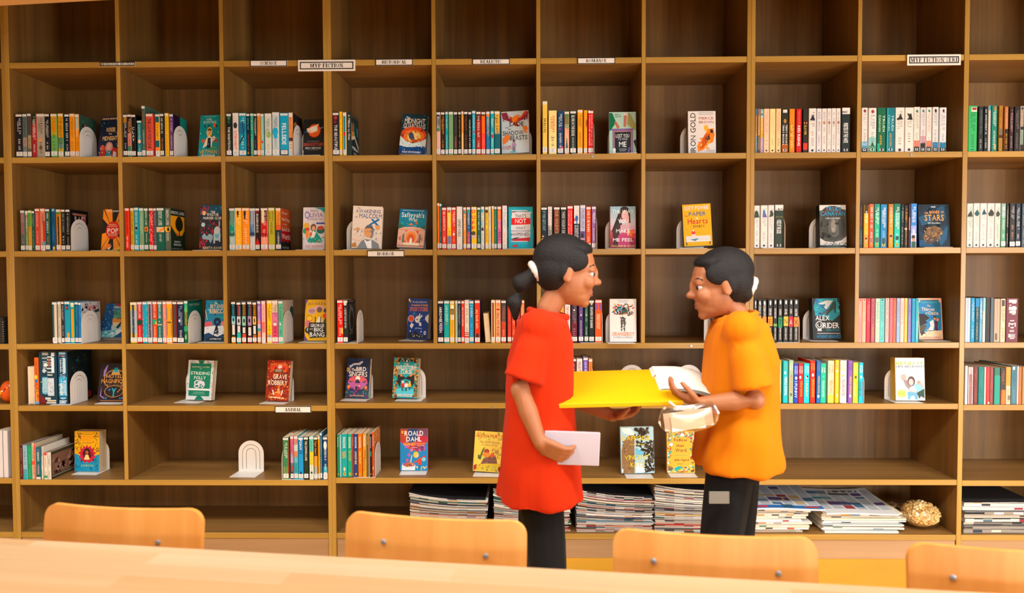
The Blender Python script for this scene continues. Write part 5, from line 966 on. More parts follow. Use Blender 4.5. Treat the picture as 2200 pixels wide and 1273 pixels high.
3 4 710 630 .10909|1488 1920 105 918|0 9 15 0 .036 37b|b|royal blue cover-out book with orange spooky lettering and a white ghost blob|r 27499a;r 0 0 .06 .06 fff;e .09 .07 .035 .025 fb3;t Rowley_Jefferson's .54 .08 .68 .05 dde;t Awesome_Friendly .54 .155 .8 .06 fb2;t SPOOKY_STORIES .52 .26 .86 .11 f82;p 15388a 0 .6 .2 .5 .6 .6 1 .5 1 1 0 1;s 10 .2 .35 .9 .6 .12 3a55a8 2f4c9e;e .47 .52 .12 .085 eee;p eee .5 .46 .56 .37 .6 .38 .58 .45 .68 .4 .7 .44 .56 .52;r .42 .51 .5 .53 222;e .3 .37 .06 .04 38b;e .17 .5 .14 .085 fff;e .17 .5 .125 .075 e52;p eee .84 .46 1 .38 1 .62 .84 .52;p eee .12 .68 .2 .6 .32 .65 .22 .75;p eee .54 .58 .66 .6 .68 .68 .58 .68;t Jeff_Kinney .55 .735 .32 .035 def;p 222 .06 .98 .1 .85 .3 .88 .42 .79 .5 .86 .7 .9 .9 .92 .9 .98;e .16 .82 .06 .04 222;e .16 .81 .025 .02 fff;e .68 .82 .025 .02 fff;e .86 .85 .06 .05 dde;e .87 .85 .02 .02 222;s 10 .15 .88 .8 .96 .022 fff
3 6 1130 630 .1182|1528 2024 102 882|.02 3 0 0 .03 ede|f|white cover-out book with a figure whose head bursts into colourful swirls|r f0ecea;r .28 .035 .72 .045 99a;r .34 .065 .66 .075 99a;e .48 .26 .3 .1 dcd8d8;s 110 .12 .12 .88 .38 .045 124 d32 2a9 e83 178 743 c36 fb3;s 40 .24 .2 .76 .36 .055 123 176 c42 3ab;p 544 .42 .42 .58 .42 .6 .58 .4 .58;s 26 .4 .42 .6 .6 .04 eee 333 888;p 443 .42 .56 .48 .56 .47 .76 .42 .76;p 443 .52 .56 .58 .56 .57 .76 .53 .76;s 16 .42 .58 .58 .76 .03 ddd 222;t ORANGEBOY .5 .815 .84 .09 f83;t PATRICE_LAWRENCE .49 .895 .72 .045 aab
3 7 1320 520 .3142|672 862 392 682|0 7 2 0 .03 222|f|black cover-out thriller with white lettering, mostly hidden behind the yellow-shirted child|r 262626;p 9a4a20 .1 0 .9 0 .95 .4 .1 .42;e .5 .2 .3 .14 d83;p 222 .4 .1 .6 .1 .62 .36 .38 .36;t ALEX .36 .5 .5 .11 fff;t RIDER .62 .66 .56 .12 fff;e .24 .68 .14 .1 ddd;e .24 .68 .1 .07 222;r .15 .82 .85 .85 ddd;t ANTHONY_HOROWITZ .5 .92 .84 .06 d83
3 8 1590 630 .1136|1385 1918 90 885|0 6 2 0 .04 222|f|black and aqua cover-out thriller with a diver and a shark|r 232626;p 1d94ac .14 .02 .9 .0 .98 .4 .7 .56 .4 .44 .1 .42 .05 .2;s 26 .1 .04 .95 .42 .08 26a 1ab 3bc 178;p ccd8d8 .2 .14 .5 .06 .75 .06 .6 .2 .5 .28 .36 .16;p 1a7a90 .36 .16 .48 .14 .46 .2 .38 .2;p 243 .66 .2 .76 .08 .86 .08 .86 .22 .84 .36 .8 .36 .76 .26 .64 .34 .52 .42 .46 .4 .56 .3;e .82 .05 .05 .04 276;p 543 .28 .4 .56 .28 .58 .32 .34 .4;t ALEX .36 .48 .5 .12 fff;t RIDER .66 .66 .56 .14 fff;e .24 .66 .14 .1 ddd;e .24 .66 .11 .08 232626;e .24 .66 .08 .055 ddd;e .24 .65 .045 .05 222;p ddd .18 .74 .3 .74 .32 .8 .16 .8;t SKELETON_KEY .72 .775 .48 .045 2ab;r .15 .85 .96 .865 ccc;t ANTHONY_HOROWITZ .56 .93 .86 .075 29c
3 9 1830 625 .109|1330 1915 140 965|0 6 1 0 .028 eca890|b|blue cover-out book in a peach frame with two running figures and black hounds|r f0b898;p 1d86c0 .04 .05 .96 .05 .96 .85 .04 .85;r .05 .045 .95 .055 424;s 12 .06 .3 .94 .8 .12 1a7cb8 2a90c4;e .05 .06 .07 .05 f0b898;e .95 .06 .07 .05 f0b898;t The_Roman_Mysteries .48 .1 .66 .04 6cc;t The .46 .185 .14 .05 fdb;t Thieves .42 .265 .54 .085 fdb;t of .35 .36 .08 .04 fdb;t Ostia .64 .36 .42 .085 fdb;p 211 .04 .38 .24 .38 .36 .42 .46 .48 .4 .52 .3 .54 .38 .6 .2 .64 .04 .68;p 5a4a2a .04 .7 .16 .64 .34 .66 .28 .74 .2 .8 .06 .84;p efe8ea .46 .58 .62 .52 .66 .66 .6 .78 .36 .78 .5 .68;e .68 .47 .055 .04 422;e .68 .5 .04 .03 d96;p 524 .66 .56 .82 .54 .78 .7 .82 .78 .66 .8;e .8 .52 .06 .045 c62;e .79 .53 .035 .03 eb8;p e9a868 .3 .78 .44 .74 .42 .8;p e9a868 .64 .78 .7 .78 .7 .9 .64 .9;p f6d8ac .04 .85 .2 .82 .5 .8 .96 .78 .96 .95 .04 .95;s 14 .1 .84 .9 .92 .018 644;p 422 .06 .84 .18 .8 .3 .86 .2 .86 .1 .92;t CAROLINE_LAWRENCE .5 .945 .74 .03 c54
4 1 0 740 .1273|1632 2230 315 972|0 13 0 0 .02 213|b|black cover-out book with a gold oval emblem and purple scrolls, partly behind the divider|r 241c22;s 10 .1 .1 .9 .9 .2 2a1e28 30202c;e .5 .42 .36 .26 c84;e .5 .42 .335 .24 241c22;e .5 .74 .3 .16 c84;e .5 .74 .28 .145 241c22;p c94 .36 .3 .64 .3 .6 .2 .4 .2;e .5 .2 .08 .05 2ab;e .5 .15 .06 .04 189;p 97b .12 .2 .2 .05 .24 .05 .16 .35 .12 .35;p 97b .88 .2 .8 .05 .76 .05 .84 .35 .88 .35;p 97b .1 .6 .12 .85 .24 .92 .22 .94 .08 .86;p 97b .9 .6 .88 .85 .76 .92 .78 .94 .92 .86;t HOTEL .47 .34 .5 .1 d94;t MAGNIFIQUE .5 .47 .84 .11 d94;t EMILY_J._TAYLOR .48 .575 .56 .03 a85;p 2ab .46 .66 .5 .7 .54 .66 .58 .64 .52 .76 .52 .88 .48 .88 .48 .76 .42 .64;e .36 .7 .04 .025 27c;e .28 .92 .035 .025 17a;e .72 .92 .035 .025 17a;p b73 .6 .76 .7 .66 .72 .68 .62 .78;p a63 .1 .97 .9 .97 .9 .99 .1 .99
4 2 370 750 .1273|215 668 186 874|0 8 6 1 .03 cde|b|green cover-out book inside a striped white frame with a rope knot|r d9e0e2;p 087a60 .38 0 .64 0 .56 .1 .46 .1;p 087a60 .34 1 .44 .9 .58 .9 .72 1;s 14 .02 .02 .3 .08 .05 c0c8cc eef;s 14 .7 .02 .98 .08 .05 c0c8cc eef;s 16 0 .1 .08 .9 .05 9cb bcc eef;s 16 .93 .1 1 .9 .05 9cb bcc eef;p 065c4c .02 .33 .06 .31 .02 .29;p 065c4c .02 .62 .06 .6 .02 .58;p 065c4c .98 .33 .94 .31 .98 .29;r .09 .08 .91 .9 0c8264;t DOROTHY_L._SAYERS .5 .17 .68 .04 cdc;e .5 .215 .04 .025 798;t STRIDING .5 .325 .74 .08 e4ecea;t FOLLY .5 .44 .46 .08 e4ecea;e .42 .57 .14 .07 dde;e .42 .57 .09 .04 0c8264;p dde .4 .58 .52 .5 .68 .54 .72 .62 .64 .66 .6 .6 .5 .58 .44 .62;e .4 .65 .12 .055 dde;e .4 .65 .07 .025 0c8264;e .62 .65 .07 .045 dde;e .62 .65 .035 .02 0c8264;r .06 .71 .94 .76 eef0f0;r .3 .8 .7 .812 9cb;r .25 .84 .75 .85 9cb
4 2 370 750 .1273|1558 1968 186 890|0 8 7 1 .03 322|b|red and orange cover-out book with slanted cream lettering on busy foliage|r 9c2a16;s 170 0 .02 1 .98 .045 d52 f83 622 e62 431 c33 fa3;e .5 .17 .4 .12 d42;t DEANNA_RAYBOURN .5 .1 .74 .045 fa4;e .55 .16 .09 .05 ecc;s 12 .3 .18 .75 .24 .05 422 732;r .3 .225 .68 .3 542;r .34 .235 .64 .245 ddc;r .36 .265 .62 .275 ddc;p 722 .08 .46 .92 .27 .96 .52 .08 .7;t A .2 .48 .08 .06 fca;t GRAVE .58 .4 .6 .12 fec;t ROBBERY .5 .55 .82 .12 fec;p e52 .42 .9 .5 .72 .6 .72 .68 .9;e .55 .72 .05 .04 fa7;p f7a64e .36 .8 .5 .76 .66 .76 .62 .82;p fff .28 .74 .32 .73 .38 .86 .34 .86;p fff .74 .74 .7 .73 .66 .86 .7 .86;p fc9 .2 .89 .8 .91 .8 .95 .2 .93;s 24 .04 .92 .96 .99 .04 f83 622
4 4 710 750 .1273|242 648 150 836|0 8 7 1 .026 235|f|dark blue cover-out book with cream lettering over a pink sunset lake|r 1c2c50;s 30 0 .0 1 .4 .08 20365c 283a66 182648;p ccd .1 .2 .3 .13 .5 .12 .64 .07 .7 .09 .56 .17 .3 .18 .14 .26;e .07 .3 .1 .06 a86;t The .3 .29 .18 .07 fec;t BIRD .62 .27 .42 .11 fed;t SINGERS .5 .4 .78 .13 fed;e .5 .6 .42 .16 d8506a;e .5 .66 .44 .14 c863a8;p e06070 .14 .5 .86 .5 .8 .6 .2 .6;e .5 .51 .1 .06 fec;p 335 .38 .63 .44 .54 .52 .53 .62 .63;p 456 .14 .58 .34 .6 .16 .62;p 456 .86 .56 .66 .6 .84 .62;p 346 0 .6 .14 .66 .2 .8 .5 .82 .8 .8 .86 .66 1 .6 1 1 0 1;f .46 .86 .2 335 fca 223 223;f .58 .86 .18 a34 fca ec6 336;e .12 .73 .06 .05 f93;e .86 .74 .06 .05 f93;s 60 0 .72 1 .99 .045 264 c36 175 84a 3a7 e63;t EVE_WERSOCKI_MORRIS .5 .945 .62 .03 fb8
4 4 710 750 .1273|1038 1466 146 846|0 9 5 1 .036 c94|b|aqua and gold cover-out book with three children below a dark beast face|r 1fa0ae;s 90 0 0 .2 1 .06 e93 c72 2a8 fb4 543;s 90 .84 0 1 1 .06 e93 c72 2a8 fb4 543;s 30 .2 .0 .85 .08 .07 543 222 e93;r .3 .06 .75 .1 232;e .52 .08 .03 .02 fff;e .4 .08 .02 .015 ccc;e .64 .08 .02 .015 ccc;e .5 .22 .36 .12 19a;t THE .5 .155 .18 .05 ec8;t WILDSTORM .52 .24 .76 .11 fdb;t CURSE .52 .35 .46 .1 fdb;p 222 .18 .42 .36 .44 .5 .5 .64 .44 .84 .42 .86 .62 .74 .72 .7 .56 .5 .52 .32 .56 .3 .74 .18 .62;p f82 .22 .38 .4 .46 .3 .47;p f82 .82 .36 .62 .46 .74 .46;f .4 .83 .26 c33 dba eee 234;f .54 .83 .26 eee b86 222 222;f .68 .8 .22 fb2 eb8 fc5 247;p 5cd .15 .78 .5 .74 .85 .78 .85 .92 .15 .92;f .4 .83 .24 c33 dba eee 234;f .54 .83 .24 eee b86 222 222;f .68 .8 .2 fb2 eb8 fc5 247;r .2 .9 .8 .965 cdd;t EVE_WERSOCKI_MORRIS .5 .932 .52 .035 354
4 9 1880 750 .1455|312 735 128 765|0 4 2 0 .045 eb3|f|white cover-out book with green lettering and two laughing teenagers in blue|r eceeec;t BEND_IT .5 .125 .96 .08 9b3;t LIKE_BECKHAM .5 .2 .96 .05 246;r .15 .295 .85 .3 daa;r .3 .35 .8 .354 daa;e .28 .46 .1 .08 c8a8a0;p 988 .26 .52 .4 .52 .52 .68 .44 .74 .34 .66;e .54 .55 .13 .12 544;e .53 .57 .085 .08 ebb;p 8cd .6 .64 .8 .58 .96 .66 .94 .78 .76 .8;e .8 .58 .07 .05 c98;p ca9 .84 .56 .98 .68 .94 .7 .8 .6;p 6ac .4 .8 .74 .78 .76 .98 .42 .98;p dee .52 .9 .62 .88 .66 .98 .48 .98;p 243 .72 .82 .98 .72 .98 .94 .8 .96;p ecc .8 .96 .86 .9 .98 .95 .98 .985;p ebb .42 .72 .7 .78 .72 .82 .4 .78;e .2 .84 .16 .095 bd6;s 10 .1 .78 .3 .9 .03 a9bc4a
5 1 0 900 .1273|1254 1682 205 893|0 2 2 0 .05 eb4|b|thick yellow and blue cover-out book with a red lotus and seated child|r edb010;p 1292bc 0 .55 .2 .6 .5 .58 .8 .6 1 .57 1 1 0 1;s 40 .02 .62 .98 .98 .09 2aa6cc 0f86b0 189ac4;s 60 .03 .04 .3 .5 .03 532 743;s 40 .74 .04 .98 .5 .03 532 743;r .24 .07 .72 .08 a73;t THE_YOGA .5 .14 .54 .05 f72;t SUTRAS .5 .215 .4 .055 f72;t FOR_CHILDREN .5 .285 .38 .025 743;p c24 .5 .33 .56 .4 .66 .35 .68 .43 .8 .42 .76 .5 .88 .53 .78 .58 .88 .66 .76 .66 .78 .75 .66 .72 .6 .8 .5 .74 .42 .8 .36 .72 .24 .75 .28 .66 .16 .66 .24 .58 .14 .53 .26 .5 .22 .42 .34 .43 .36 .35 .44 .4;s 40 .24 .4 .76 .74 .045 412 e36 a13;e .5 .56 .16 .13 512;e .5 .47 .1 .05 222;e .5 .52 .06 .05 b63;p fd8 .44 .58 .56 .58 .6 .68 .4 .68;p fd8 .38 .66 .62 .66 .6 .7 .4 .7;t ROOPA_PAI .52 .845 .5 .05 bd8
5 4 700 900 .1273|1256 1716 166 874|0 4 -2 0 .026 c33|b|red and blue cover-out book with a fair-haired boy stirring a steaming pot|r 1a88c8;p c32f4c 0 0 1 0 1 .3 .86 .42 .62 .5 .3 .46 .12 .36 0 .3;p 7c4a6a .5 0 1 0 1 .2 .7 .14;p b42 0 0 .3 0 .2 .3 0 .28;p 234a80 .28 0 .66 0 .6 .3 .3 .34;p d43a5c .0 .3 .3 .36 .5 .34 .9 .36 .8 .46 .3 .48;s 20 .2 .4 .9 .5 .1 b6b 94a e54 d7a;t ROALD .5 .1 .68 .12 fff;t DAHL .5 .24 .56 .12 fff;t GEORGE'S .34 .36 .44 .07 fc2;t MARVELLOUS .74 .345 .34 .03 fc2;t MEDICINE .74 .395 .28 .03 fc2;e .08 .075 .035 .035 fb3;r .4 .44 .64 .45 ecd;e .58 .62 .1 .075 fc3;e .62 .64 .05 .045 fca;p e42 .66 .72 .76 .68 .78 .86 .66 .86;p e42 .5 .79 .68 .73 .7 .77 .52 .81;p fdb .36 .82 .42 .62 .44 .63 .4 .82;p 27a .68 .86 .78 .86 .76 .97 .66 .97;p d8e8ee .06 .88 .1 .82 .5 .82 .56 .88 .54 .99 .06 .99;e .31 .85 .22 .05 b65a78;s 20 .1 .82 .52 .9 .05 c63 e94 84a;e .32 .62 .06 .05 a6b;e .26 .75 .05 .04 c5a;p d33 .8 .66 .92 .64 .94 .68 .84 .7;e .86 .73 .08 .05 8cd;s 16 .6 .9 .95 .98 .04 fc4 5b8 eee
5 5 980 880 .157|226 642 300 868|0 9 3 3 .022 eb4|b|yellow cover-out book with red lettering and an embracing pair among leaves|r f0c850;s 30 .02 .02 .98 .2 .04 9b5 c93 d85;t SUDHA_MURTY .5 .105 .84 .09 b32;t The_GOPI_Diaries .5 .26 .66 .055 765;t COMING_HOME .5 .335 .52 .035 865;p 563 .2 .62 .28 .44 .36 .38 .3 .54 .24 .7;p 563 .14 .58 .24 .62 .24 .72 .14 .68;p b84 .66 .44 .8 .46 .84 .58 .74 .54;s 30 .55 .38 .95 .7 .025 a83 875;p 7a4a44 .24 .82 .34 .66 .5 .6 .66 .54 .76 .66 .8 .82 .5 .86;e .42 .49 .09 .06 a43;e .42 .58 .13 .06 e83;p c63 .56 .54 .66 .5 .7 .6 .56 .66;s 40 .3 .64 .74 .82 .02 956 6a4;p d5b52e .04 .84 .4 .8 .9 .78 .96 .98 .04 .98;s 40 .04 .84 .96 .97 .035 ab4 875 d93;e .89 .92 .06 .07 722;p a33 .02 .86 .12 .82 .1 .95 .02 .98
5 6 1300 880 .1414|248 752 272 982|0 4 0 -1 .026 9bb|b|cover-out book showing a tree trunk and dark leaves against pale sky|r a9ccd8;p 8b6a44 .02 .5 .1 .3 .3 .14 .42 .2 .4 1 .02 1;s 40 .05 .3 .4 .98 .04 7a5a38 9c7a50 6a4e30;p dfe4e0 .02 .02 .3 .02 .45 .16 .3 .18 .1 .12;p 4a3f2e .56 .04 .68 .02 .84 .1 .8 .16 .62 .2;s 60 .44 .02 .85 .24 .05 4a3e2c 3a3020 5a4c38;s 70 .46 .3 1 .52 .05 4a3e2c 3a3020;s 120 .7 .42 1 .98 .05 4a3e2c 3a3020 5c4e3c;p 6ab8d8 .44 .46 .66 .52 .7 .6 .44 .66;p cfe0e6 .44 .76 .66 .8 .72 .98 .44 .98;t DAFFODIL .48 .235 .86 .1 e6c410;t and_other_poems .5 .37 .46 .035 dc2;t VINCENT .48 .65 .74 .1 e0cc20;t KATZ .5 .81 .44 .1 e0cc20;r .02 .9 .06 .98 fff
5 6 1300 880 .1414|945 1366 318 962|0 5 0 0 .022 d94|f|golden cover-out book edged with a border of small birds and flowers|r f0b030;s 60 .02 .02 .98 .16 .05 598 e73 eed c44 7a9;s 50 .02 .1 .16 .98 .05 2a9 e73 c52 fc6 eed;s 50 .84 .1 .98 .98 .05 2a9 f93 c33 eed 543;s 60 .04 .86 .96 .98 .05 2a9 c62 eed 532 fc5;p 1a9 .26 .96 .32 .86 .46 .84 .6 .9 .46 .9 .36 .96;p 1a9 .03 .56 .12 .48 .2 .48 .1 .56;e .15 .33 .07 .04 eee;e .56 .1 .07 .04 eee;p 2a9 .06 .14 .12 .04 .14 .08 .1 .18;t Follow .5 .215 .48 .075 733;t that .48 .35 .28 .065 733;t Word .5 .46 .4 .08 733;r .28 .58 .74 .59 9a5;t John_Agard .52 .69 .52 .055 733;t POETRY .5 .79 .26 .025 a73
"""
FOOT_SETBACK = {}
for i, ln in enumerate(FACE.strip().split('\n')):
    f = ln.split('|'); h_ = f[0].split(); row, bay = int(h_[0]), int(h_[1]); ox, oy, s = map(float, h_[2:])
    xl, xr, top, ft = map(float, f[1].split()); q = f[2].split(); sb, lean, yaw, roll, t = map(float, q[:5]); spine, be, label, spec = q[5], f[3], f[4], '|'.join(f[5:])
    z = shelf_z(row, bay); th = .0016
    if sb: Y = FRONT + sb
    else:
        g = at_z(ox + (xl + xr) / 2 * s, oy + ft * s, z + th); Y = min(max(g.y, FRONT + .02), FRONT + .2)
    a, b = at(ox + xl * s, oy + ft * s, Y), at(ox + xr * s, oy + ft * s, Y); W = (b.x - a.x) / math.cos(math.radians(yaw)); target = oy + top * s; h = .19
    LIM = {1: -1.8785, 2: -1.397, 3: -.9175, 4: -.4187, 5: .0605, 6: .5399, 7: 1.0177, 8: 1.5157, 9: 1.9932}[bay]
    if row < 4 or bay in (1, 9): W = min(W, (LIM - .017 - a.x) / math.cos(math.radians(yaw)))
    for _ in range(6):                                   # book height that puts its top edge where the photograph has it
        yy = project((a.x, Y + h * math.sin(math.radians(lean)), z + th + t * math.sin(math.radians(lean)) + W * math.sin(math.radians(abs(roll))) * .5 + h * math.cos(math.radians(lean))))[1]
        h += (yy - target) / FPX * Y - 0
    face_book(a.x, a.x + W, Y + W / 2 * math.sin(math.radians(yaw)), z, h, t, spine, spec, label, lean, yaw, roll, base=th)
    if be != 'x':
        up = Y + t / math.cos(math.radians(lean)) + .152 * math.tan(math.radians(lean)) + .004
        up = min(up, FRONT + DEPTH - .02); cxm = (a.x + a.x + W * math.cos(math.radians(yaw))) / 2
        dx = {'f': 0.0, 'b': 0.0, 'n': 0.0, 'l': -.012}[be]
        if row == 2 and bay == 4 and xl < 500: dx = -.042
        if row == 1 and bay == 4: dx = .018
        if (row, bay) in ((1, 7), (3, 7), (3, 8), (4, 9), (2, 8), (2, 7)): dx = -.026
        if (row, bay) in ((2, 6), (3, 6)): dx = -.014
        if (row, bay) == (4, 4): dx = -.01 if xl < 500 else .03
        if (row, bay) == (4, 2): dx = -.028 if xl < 500 else .004
        if (row, bay) in ((5, 1), (1, 5)): dx = .014
        lim = {1: -1.8785, 2: -1.397, 3: -.9175, 4: -.4187, 5: .0605, 6: .5399, 7: 1.0177, 8: 1.5157, 9: 1.9932}
        cc = cxm + dx
        if row < 4 or bay in (1, 9): cc = min(cc, lim[bay] - .074)
        if bay == 4: cc = max(cc, -.8805 + .084)
        short = label.replace(' cover-out', ''); k_ = 'white arched bookend behind the '
        while len((k_ + short).split()) > 15: short = ' '.join(short.split()[:-1])
        while short.split()[-1].rstrip(',') in 'a an the and of with in on over under above its below behind at by inside against white black orange yellow pink blue small pale green red oval purple sports bouncing fair peach leaping cream embracing slanted busy seated striped dark mostly lettering-free large vertical partly half edge running tree cartoon teal big night lake running magenta fading to sky among rope dark-haired torn pink-haired arched'.split(): short = ' '.join(short.split()[:-1])
        bookend((cc, up, z + .0003), -math.radians(yaw), k_ + short.rstrip(','), BEM)

# bookends closing rows of spines: upright turned square to the shelf, foot under the books (crop x of the near edge)
def side_end(row, bay, px, Y, label, left=True, me=None):
    z = shelf_z(row, bay); p = at(px, project((0, Y, z))[1], Y)
    bookend((p.x, Y + .063, z + .0003), math.radians(-90 if left else 90), label, me)
for row, bay, px, lab in (
 (1, 1, 171.5, 'white arched bookend at the end of the leftmost bay, top book row'), (1, 2, 374, 'white arched bookend right of the purple spine, second bay, top book row'),
 (1, 3, 631, 'white arched bookend at the end of the third bay, top book row'), (1, 6, 1276, 'white bookend edge right of the red spine, sixth bay, top book row'),
 (2, 1, 153, 'white arched bookend in front of the black book with cards, leftmost bay'), (2, 6, 1282, 'white bookend edge beside the purple spine, sixth bay, second book row'),
 (2, 8, 1686, 'white bookend right of the black and white spine, eighth bay, second row'), (3, 1, 175.5, 'white arched bookend against the pale book lettered DEKI'),
 (3, 2, 405, 'white arched bookend against the dark green book, second bay, third book row'), (3, 3, 609, 'white arched bookend against the map-covered book, third bay'),
 (3, 4, 767, 'white bookend closing the two spines in the fourth bay, third row'), (3, 6, 1294, 'white bookend edge right of the orange INDIGO spine, third book row'),
 (3, 8, 1716.5, 'white bookend edge after the black thriller series, eighth bay'), (4, 1, 151.5, 'white arched bookend in front of the tall dark hardbacks, fourth book row'),
 (4, 8, 1855.5, 'white bookend edge after the colourful series, eighth bay, fourth row'), (5, 4, 805.5, 'white bookend against the orange spines, fourth bay, lowest book row'),
 (4, 6, 1274.5, 'white bookend edge hidden by the red-shirted child, fourth book row')):
    side_end(row, bay, px, FRONT + (.004 if row != 4 else .012), lab, me=BEM if row not in (3,) else BEM)
side_end(5, 3, 606.5, FRONT + .004, 'white bookend edge left of the animal books, lowest book row', left=False)
side_end(5, 5, 1091, FRONT + .004, 'white bookend edge left of the spines behind the red-shirted child', left=False)
# free-standing bookends
zf = shelf_z(5, 2); g = at_z(540, 1012, zf); bookend((g.x, g.y, zf + .0003), math.radians(-2), 'white arched bookend standing alone below the ANIMAL sign')
zf = shelf_z(4, 7)
for px, py, lab in ((1363, 860, 'white arched bookend standing alone, left one behind the yellow folder'), (1488, 860, 'white arched bookend standing alone above the sign beginning PO')):
    g = at_z(px, py - 4, zf); bookend((g.x, g.y + .08, zf + .0003), 0, lab)
# two books turned with their pages to the front
def pages_out(px0, px1, ptop, pbot, row, bay, label, depth, lean=0, cover='f3e9da', Y=FRONT + .012, sb=.0):
    z = shelf_z(row, bay) + .0004; a, b = at(px0, pbot, Y), at(px1, pbot, Y); h = at(px0, ptop, Y).z - z; t = b.x - a.x
    r = empty('book', (a.x, Y, z)); tag(r, label, 'book', 'books turned with the pages out')
    r.rotation_euler = (0, math.radians(lean), 0); mb = MB(); c = hx(cover); ct = .0012
    mb.box((0, 0, 0), (ct, depth, h), c); mb.box((t - ct, 0, 0), (t, depth, h), c); mb.box((ct, depth - ct, 0), (t - ct, depth, h), c); mb.build('cover', M['print'], r)
    p = MB()
    for k in range(4): p.box((ct + (t - 2 * ct) * k / 4, .003 + .0005 * (k % 2), .002), (ct + (t - 2 * ct) * (k + 1) / 4, depth - ct, h - .002 - .0006 * (k % 2))); 
    p.build('pages', M['page'], r)
pages_out(61.5, 73.5, 787, 866, 4, 1, 'pale book with its pages turned out, left of the thin orange spine', .12, 0, 'ece6dc', FRONT + .03)
pages_out(1043.5, 1054.5, 672, 736, 3, 5, 'short cream book leaning, pages turned out, fifth bay, third row', .11, -4.5, 'e8c078', FRONT + .01)
# things on the neighbouring unit at the left edge
for i, (x0, x1, y0, y1, c) in enumerate(((-16, 8, 682, 735, '2a2826'), )):
    a, b = at(x0, y1, FRONT + .01), at(x1, y1, FRONT + .01); z = shelf_z(3, 0); zt = at(x0, y0, FRONT + .01).z
    r = empty('notebook', (a.x, FRONT + .01, z + .0005)); tag(r, 'dark spiral notebook at the left edge, third book row', 'notebook'); W = b.x - a.x
    mb = MB(); mb.box((0, 0, 0), (W, .14, zt - z), hx(c)); mb.build('cover', M['print'], r)
    mb = MB()
    for k in range(9): mb.tube([(W - .004, -.002, .012 + k * .011), (W + .002, .0, .014 + k * .011), (W + .002, .01, .014 + k * .011)], .0012, 5)
    mb.build('spiral_binding', M['steel'], r)
for i, (x0, x1) in enumerate(((-8, 6), (8.5, 17.5))):
    a, b = at(x0, 1028, FRONT + .012), at(x1, 1028, FRONT + .012); z = shelf_z(5, 0); zt = at(x1, 925, FRONT + .012).z
    spine_book(a.x, b.x, FRONT + .012, z + .0004, zt - z, .2, 'dcd8da', 'n', '', '', ('white folder at the left edge of the photo, lowest book row' if i == 0 else 'narrow white folder beside the left post, lowest book row'), 'white folders at the left edge')
mb = MB(); c = at(-2, 816, FRONT + .08); z4 = shelf_z(4, 0)
mb.ball((0, 0, .052), (.036, .036, .052), rgb(214, 84, 20), nu=20, nv=12)
for k in range(30):
    a = k * 2.4; t_ = .6 + 1.7 * ((k * 37) % 30) / 30; n_ = Vector((math.sin(t_) * math.cos(a), math.sin(t_) * math.sin(a), math.cos(t_)))
    mb.ball(Vector((0, 0, .052)) + Vector((n_.x * .0362, n_.y * .0362, n_.z * .0522)), .0045, rgb(*((240, 236, 228), (250, 190, 40), (180, 50, 20))[k % 3]), nu=6, nv=4)
o = mb.build('ornament', M['print']); o.location = (-2.4565, FRONT + .05, z4 + .0015); tag(o, 'orange speckled ornament at the left edge, fourth book row', 'ornament')

# ------------------------------------------------------------------ magazines and newspapers on the bottom shelf
def magazine(x0, x1, y0, y1, zf, th_l, th_r, rnd, cols, name='magazine', mat_=None, n=8):
    """zf(u): height of the underside along the sheet; folded left edge thicker than the right one"""
    mb = MB(); W = x1 - x0; cov, pg = cols
    def ring(u):
        x = x0 + W * u; zb = zf(u); t = th_l + (th_r - th_l) * u; c = t * .16
        return [(x, y0, zb), (x, y0, zb + c), (x, y0 + .0006, zb + c), (x, y0 + .0006, zb + t - c), (x, y0, zb + t - c), (x, y0, zb + t), (x, y1, zb + t), (x, y1, zb)]
    R = [ring(k / n) for k in range(n + 1)]
    for k in range(n):
        a, b = R[k], R[k + 1]
        for j in range(8):
            col = (pg if rnd.random() > .22 else COVC[int(rnd.random() * len(COVC))]) if j == 2 else cov
            if j in (0, 4): col = cov if (k * 7 + int(rnd.random() * 3)) % 5 else pg
            mb.poly([a[j], b[j], b[(j + 1) % 8], a[(j + 1) % 8]], col)
    mb.poly(R[0][::-1], pg); mb.poly(R[-1], pg)
    return mb.build(name, mat_ or M['matte'])
COVC = [rgb(*c) for c in ((70, 66, 62), (52, 62, 72), (120, 112, 100), (150, 140, 124), (88, 78, 66), (40, 60, 100), (190, 60, 40), (230, 226, 216), (60, 60, 62), (200, 150, 60), (90, 110, 120), (236, 232, 224), (150, 40, 60), (60, 120, 110), (214, 200, 176), (30, 32, 36), (220, 120, 60), (236, 236, 230), (120, 150, 170))]
PGC = [rgb(*c) for c in ((216, 206, 190), (200, 188, 168), (222, 216, 206), (180, 168, 150), (206, 200, 192), (150, 140, 126))]
ZB = zs('B', 7)
def stack(px0, px1, ytl, ytr, n, seed, label, depth=.24, Y=FRONT + .02, z=ZB):
    rnd = random.Random(seed); a, b = at(px0, 1120, Y), at(px1, 1120, Y); hl, hr = at(px0, ytl, Y).z - z, at(px1, ytr, Y).z - z
    acc = lambda u, k: (hl + (hr - hl) * (u ** .8)) * k / n - .004 * math.sin(math.pi * u) * (k / n) * 2.2
    for k in range(n):
        dx0, dx1, dy = rnd.uniform(-.004, .004), rnd.uniform(-.014, .004), rnd.uniform(0, .012)
        t = .74; top = k == n - 1; cov = rgb(34, 34, 38) if top else rnd.choice(COVC); pgc = rnd.choice(PGC); place = 'topmost' if top else ORD[n - 1 - k] + ' from top'
        o = magazine(a.x + dx0, b.x + dx1, Y + dy, Y + dy + depth, lambda u: z + .0004 + acc(u, k), hl / n * t, hr / n * t, rnd, (cov, pgc))
        tag(o, 'thin magazine, %s in the %s' % (place, label), 'magazine', 'magazines in the ' + label)
stack(880, 1047, 1058, 1074, 26, 3, 'first stack from left on the bottom shelf')
